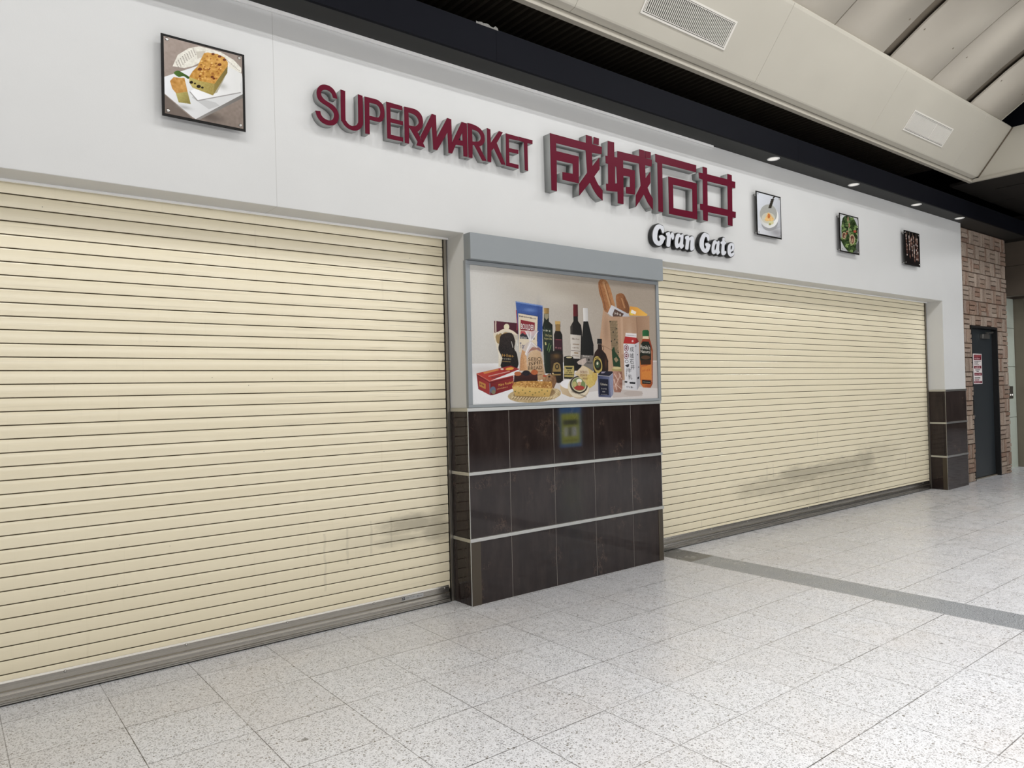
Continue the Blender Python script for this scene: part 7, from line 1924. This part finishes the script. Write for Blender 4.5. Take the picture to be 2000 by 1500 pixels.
# ------------------------------------------------------------------ downlights in the soffit
DL = [(6.724, -0.122, 'nearest the camera, left of the other three'), (8.383, -0.120, 'second from the left'), (10.03, -0.123, 'third from the left'), (11.40, -0.130, 'farthest, at the end of the white wall')]
first = None
for x, y, w in DL:
    lab = 'small round white downlight in the dark soffit, %s' % w
    if first is None:
        r = empty('downlight', (x, y, ZT), lab, 'downlight', 'downlights along the dark soffit')
        m = MB(); m.lathe((x, y, ZT), (0, 0, -1), [(0.062, 0.0), (0.062, 0.004), (0.056, 0.007), (0.047, 0.004), (0.045, 0.0005)], 32); m.build('trim_ring', M['bead'], r)
        m = MB(); m.lathe((x, y, ZT), (0, 0, -1), [(0.046, 0.0015), (0.03, 0.003), (0.0, 0.0035)], 32); m.build('lens', M['off'], r)
        first = r; fx, fy = x, y
    else:
        c = copy_tree(first, None, (x-fx, y-fy, 0)); c['label'] = lab

# ------------------------------------------------------------------ air vents in the sloping coffer
def vent(x0, x1, s0, s1, label, n, closed):
    r = empty('air_vent', ((x0+x1)/2, slope((s0+s1)/2)[0], slope((s0+s1)/2)[1]), label, 'air vent', 'grilles in the beige ceiling panels')
    def q(x, s, o): y, z = slope(s, o); return (x, y, z)
    def blk(m, xa, xb, sa, sb, oa, ob): m.hexa([q(xa, sa, oa), q(xb, sa, oa), q(xb, sb, oa), q(xa, sb, oa), q(xa, sa, ob), q(xb, sa, ob), q(xb, sb, ob), q(xa, sb, ob)])
    m = MB(); t = 0.016
    blk(m, x0, x1, s0, s0+t, 0.0005, 0.007); blk(m, x0, x1, s1-t, s1, 0.0005, 0.007); blk(m, x0, x0+t, s0+t, s1-t, 0.0005, 0.007); blk(m, x1-t, x1, s0+t, s1-t, 0.0005, 0.007)
    t2 = 0.026
    blk(m, x0+0.02, x1-0.02, s0+0.02, s0+t2, 0.0005, 0.010); blk(m, x0+0.02, x1-0.02, s1-t2, s1-0.02, 0.0005, 0.010); blk(m, x0+0.02, x0+t2, s0+t2, s1-t2, 0.0005, 0.010); blk(m, x1-t2, x1-0.02, s0+t2, s1-t2, 0.0005, 0.010)
    m.build('frame', M['vent'], r)
    m = MB(); blk(m, x0+0.01, x1-0.01, s0+0.01, s1-0.01, 0.0002, 0.0012); m.build('duct_back', M['vdark'], r)
    m = MB(); a, b = x0+0.028, x1-0.028; p = (b-a)/n
    for i in range(n):
        xc = a+p*(i+0.5); wd = p*(0.36 if not closed else 0.62)
        blk(m, xc-wd/2, xc+wd/2, s0+0.028, s1-0.028, 0.0013, 0.008)
    m.build('louvre_blades', M['vent'], r)
    if closed:
        m = MB(); xc = (a+b)/2+0.09; blk(m, xc-0.006, xc+0.006, s0+0.028, s1-0.028, 0.0013, 0.0092); m.build('divider', M['vent'], r)
vent(4.222, 5.276, 0.134, 0.368, 'larger looking air vent with open dark slots, cut by the top of the picture', 48, False)
vent(8.612, 9.662, 0.144, 0.376, 'smaller looking pale air vent above the row of downlights', 64, True)

# scrap of peeling tape on the fascia edge
m = MB(); rr = random.Random(3); prev = 0.010
for i in range(9):
    a = 2.93+i*0.021; h = rr.uniform(0.006, 0.024)
    m.hexa([(a, YE-0.006, 4.040), (a+0.021, YE-0.006, 4.040), (a+0.021, YE-0.0045, 4.040), (a, YE-0.0045, 4.040), (a, YE-0.004, 4.046+prev), (a+0.021, YE-0.002, 4.046+h), (a+0.021, YE+0.0, 4.046+h), (a, YE-0.002, 4.046+prev)]); prev = h
tag(m.build('tape_scrap', plain('grey tape', (120, 118, 114), 0.7)), 'scrap of grey tape peeling off the top edge of the black fascia', 'tape')

# ------------------------------------------------------------------ lamps hung under the vault (above the picture), two rows added for floor light
first = None
for y, z, _w, _a, _r, _n in LAMP_ROWS:
    for x in LAMP_X[:_n]:
        if first is None:
            r = empty('ceiling_lamp', (x, y, z+0.03), 'white cylinder lamp hung under the vaulted ceiling', 'lamp', 'lamps under the vault')
            m = MB(); m.lathe((x, y, z+0.03), (0, 0, 1), [(0.0, 0.16), (0.07, 0.16), (0.075, 0.15), (0.075, 0.0), (0.062, 0.0), (0.062, 0.012)], 20); m.cyl((x, y, z+0.18), (x, y, z+0.24), 0.01, n=8); m.build('housing', M['bead'], r)
            m = MB(); m.cyl((x, y, z+0.034), (x, y, z+0.042), 0.060, n=20); m.build('lens', M['lamp'], r)
            first = r; f0 = (x, y, z)
        else: copy_tree(first, None, (x-f0[0], y-f0[1], z-f0[2]))
for i, (x, y) in enumerate(HALL_LAMPS):  # the first of these is an added fill lamp
    r = empty('hall_lamp', (x, y, 4.215), 'round lamp in the dark hall ceiling', 'lamp', 'lamps in the dark hall ceiling')
    m = MB(); m.lathe((x, y, 4.214), (0, 0, -1), [(0.10, 0), (0.10, 0.02), (0.085, 0.024), (0.08, 0.012)], 20); m.build('trim_ring', M['bead'], r)
    m = MB(); m.cyl((x, y, 4.20), (x, y, 4.206), 0.080, n=20); m.build('lens', M['lamp'], r)

m = MB(); m.box(FILL_BAND[0], FILL_BAND[1], FILL_BAND[2]-0.10, FILL_BAND[2]-0.02, FILL_BAND[3], FILL_BAND[4])  # glowing box added to go with the unseen fill light
tag(m.build('fill_band', M['fill_glow']), 'long glowing band across the concourse, added as unseen fill light', 'sign')
# backlit poster stand across the concourse, seen only as a reflection in the dark stone
r = empty('poster_stand', (9.6, -6.1, 0), 'backlit blue and yellow poster stand across the concourse, mirrored in the dark stone', 'poster stand')
m = MB(); m.box(9.30, 9.90, -6.22, -6.12, 0.42, 1.62); m.build('case', M['alu_dark'], r, bevel=0.004)
m = MB(); m.cyl((9.6, -6.17, 0.02), (9.6, -6.17, 0.42), 0.025); m.cyl((9.6, -6.17, 0.0), (9.6, -6.17, 0.02), 0.2, n=28); m.build('base', M['alu_dark'], r)
ops = [['P', (40, 120, 190), [0, 0, 560, 0, 560, 1160, 0, 1160]], ['P', (190, 200, 60), [40, 60, 520, 60, 520, 640, 40, 640]], ['P', (60, 80, 60), [90, 420, 470, 420, 470, 520, 90, 520]],
       ['P', (220, 226, 220), [120, 200, 200, 200, 200, 380, 120, 380]], ['P', (70, 90, 80), [220, 200, 300, 200, 300, 380, 220, 380]], ['P', (200, 206, 210), [320, 200, 440, 200, 440, 380, 320, 380]],
       ['P', (230, 236, 240), [300, 760, 420, 760, 460, 960, 340, 960]], ['P', (90, 100, 60), [90, 110, 470, 110, 470, 130, 90, 130]]]
print_mesh('print', ops, 0.56, 1.16, 56, 116, M['stand'], 1.0, r, (9.32, -6.1185, 0.44), (1, 0, 0), (0, 1, 0))
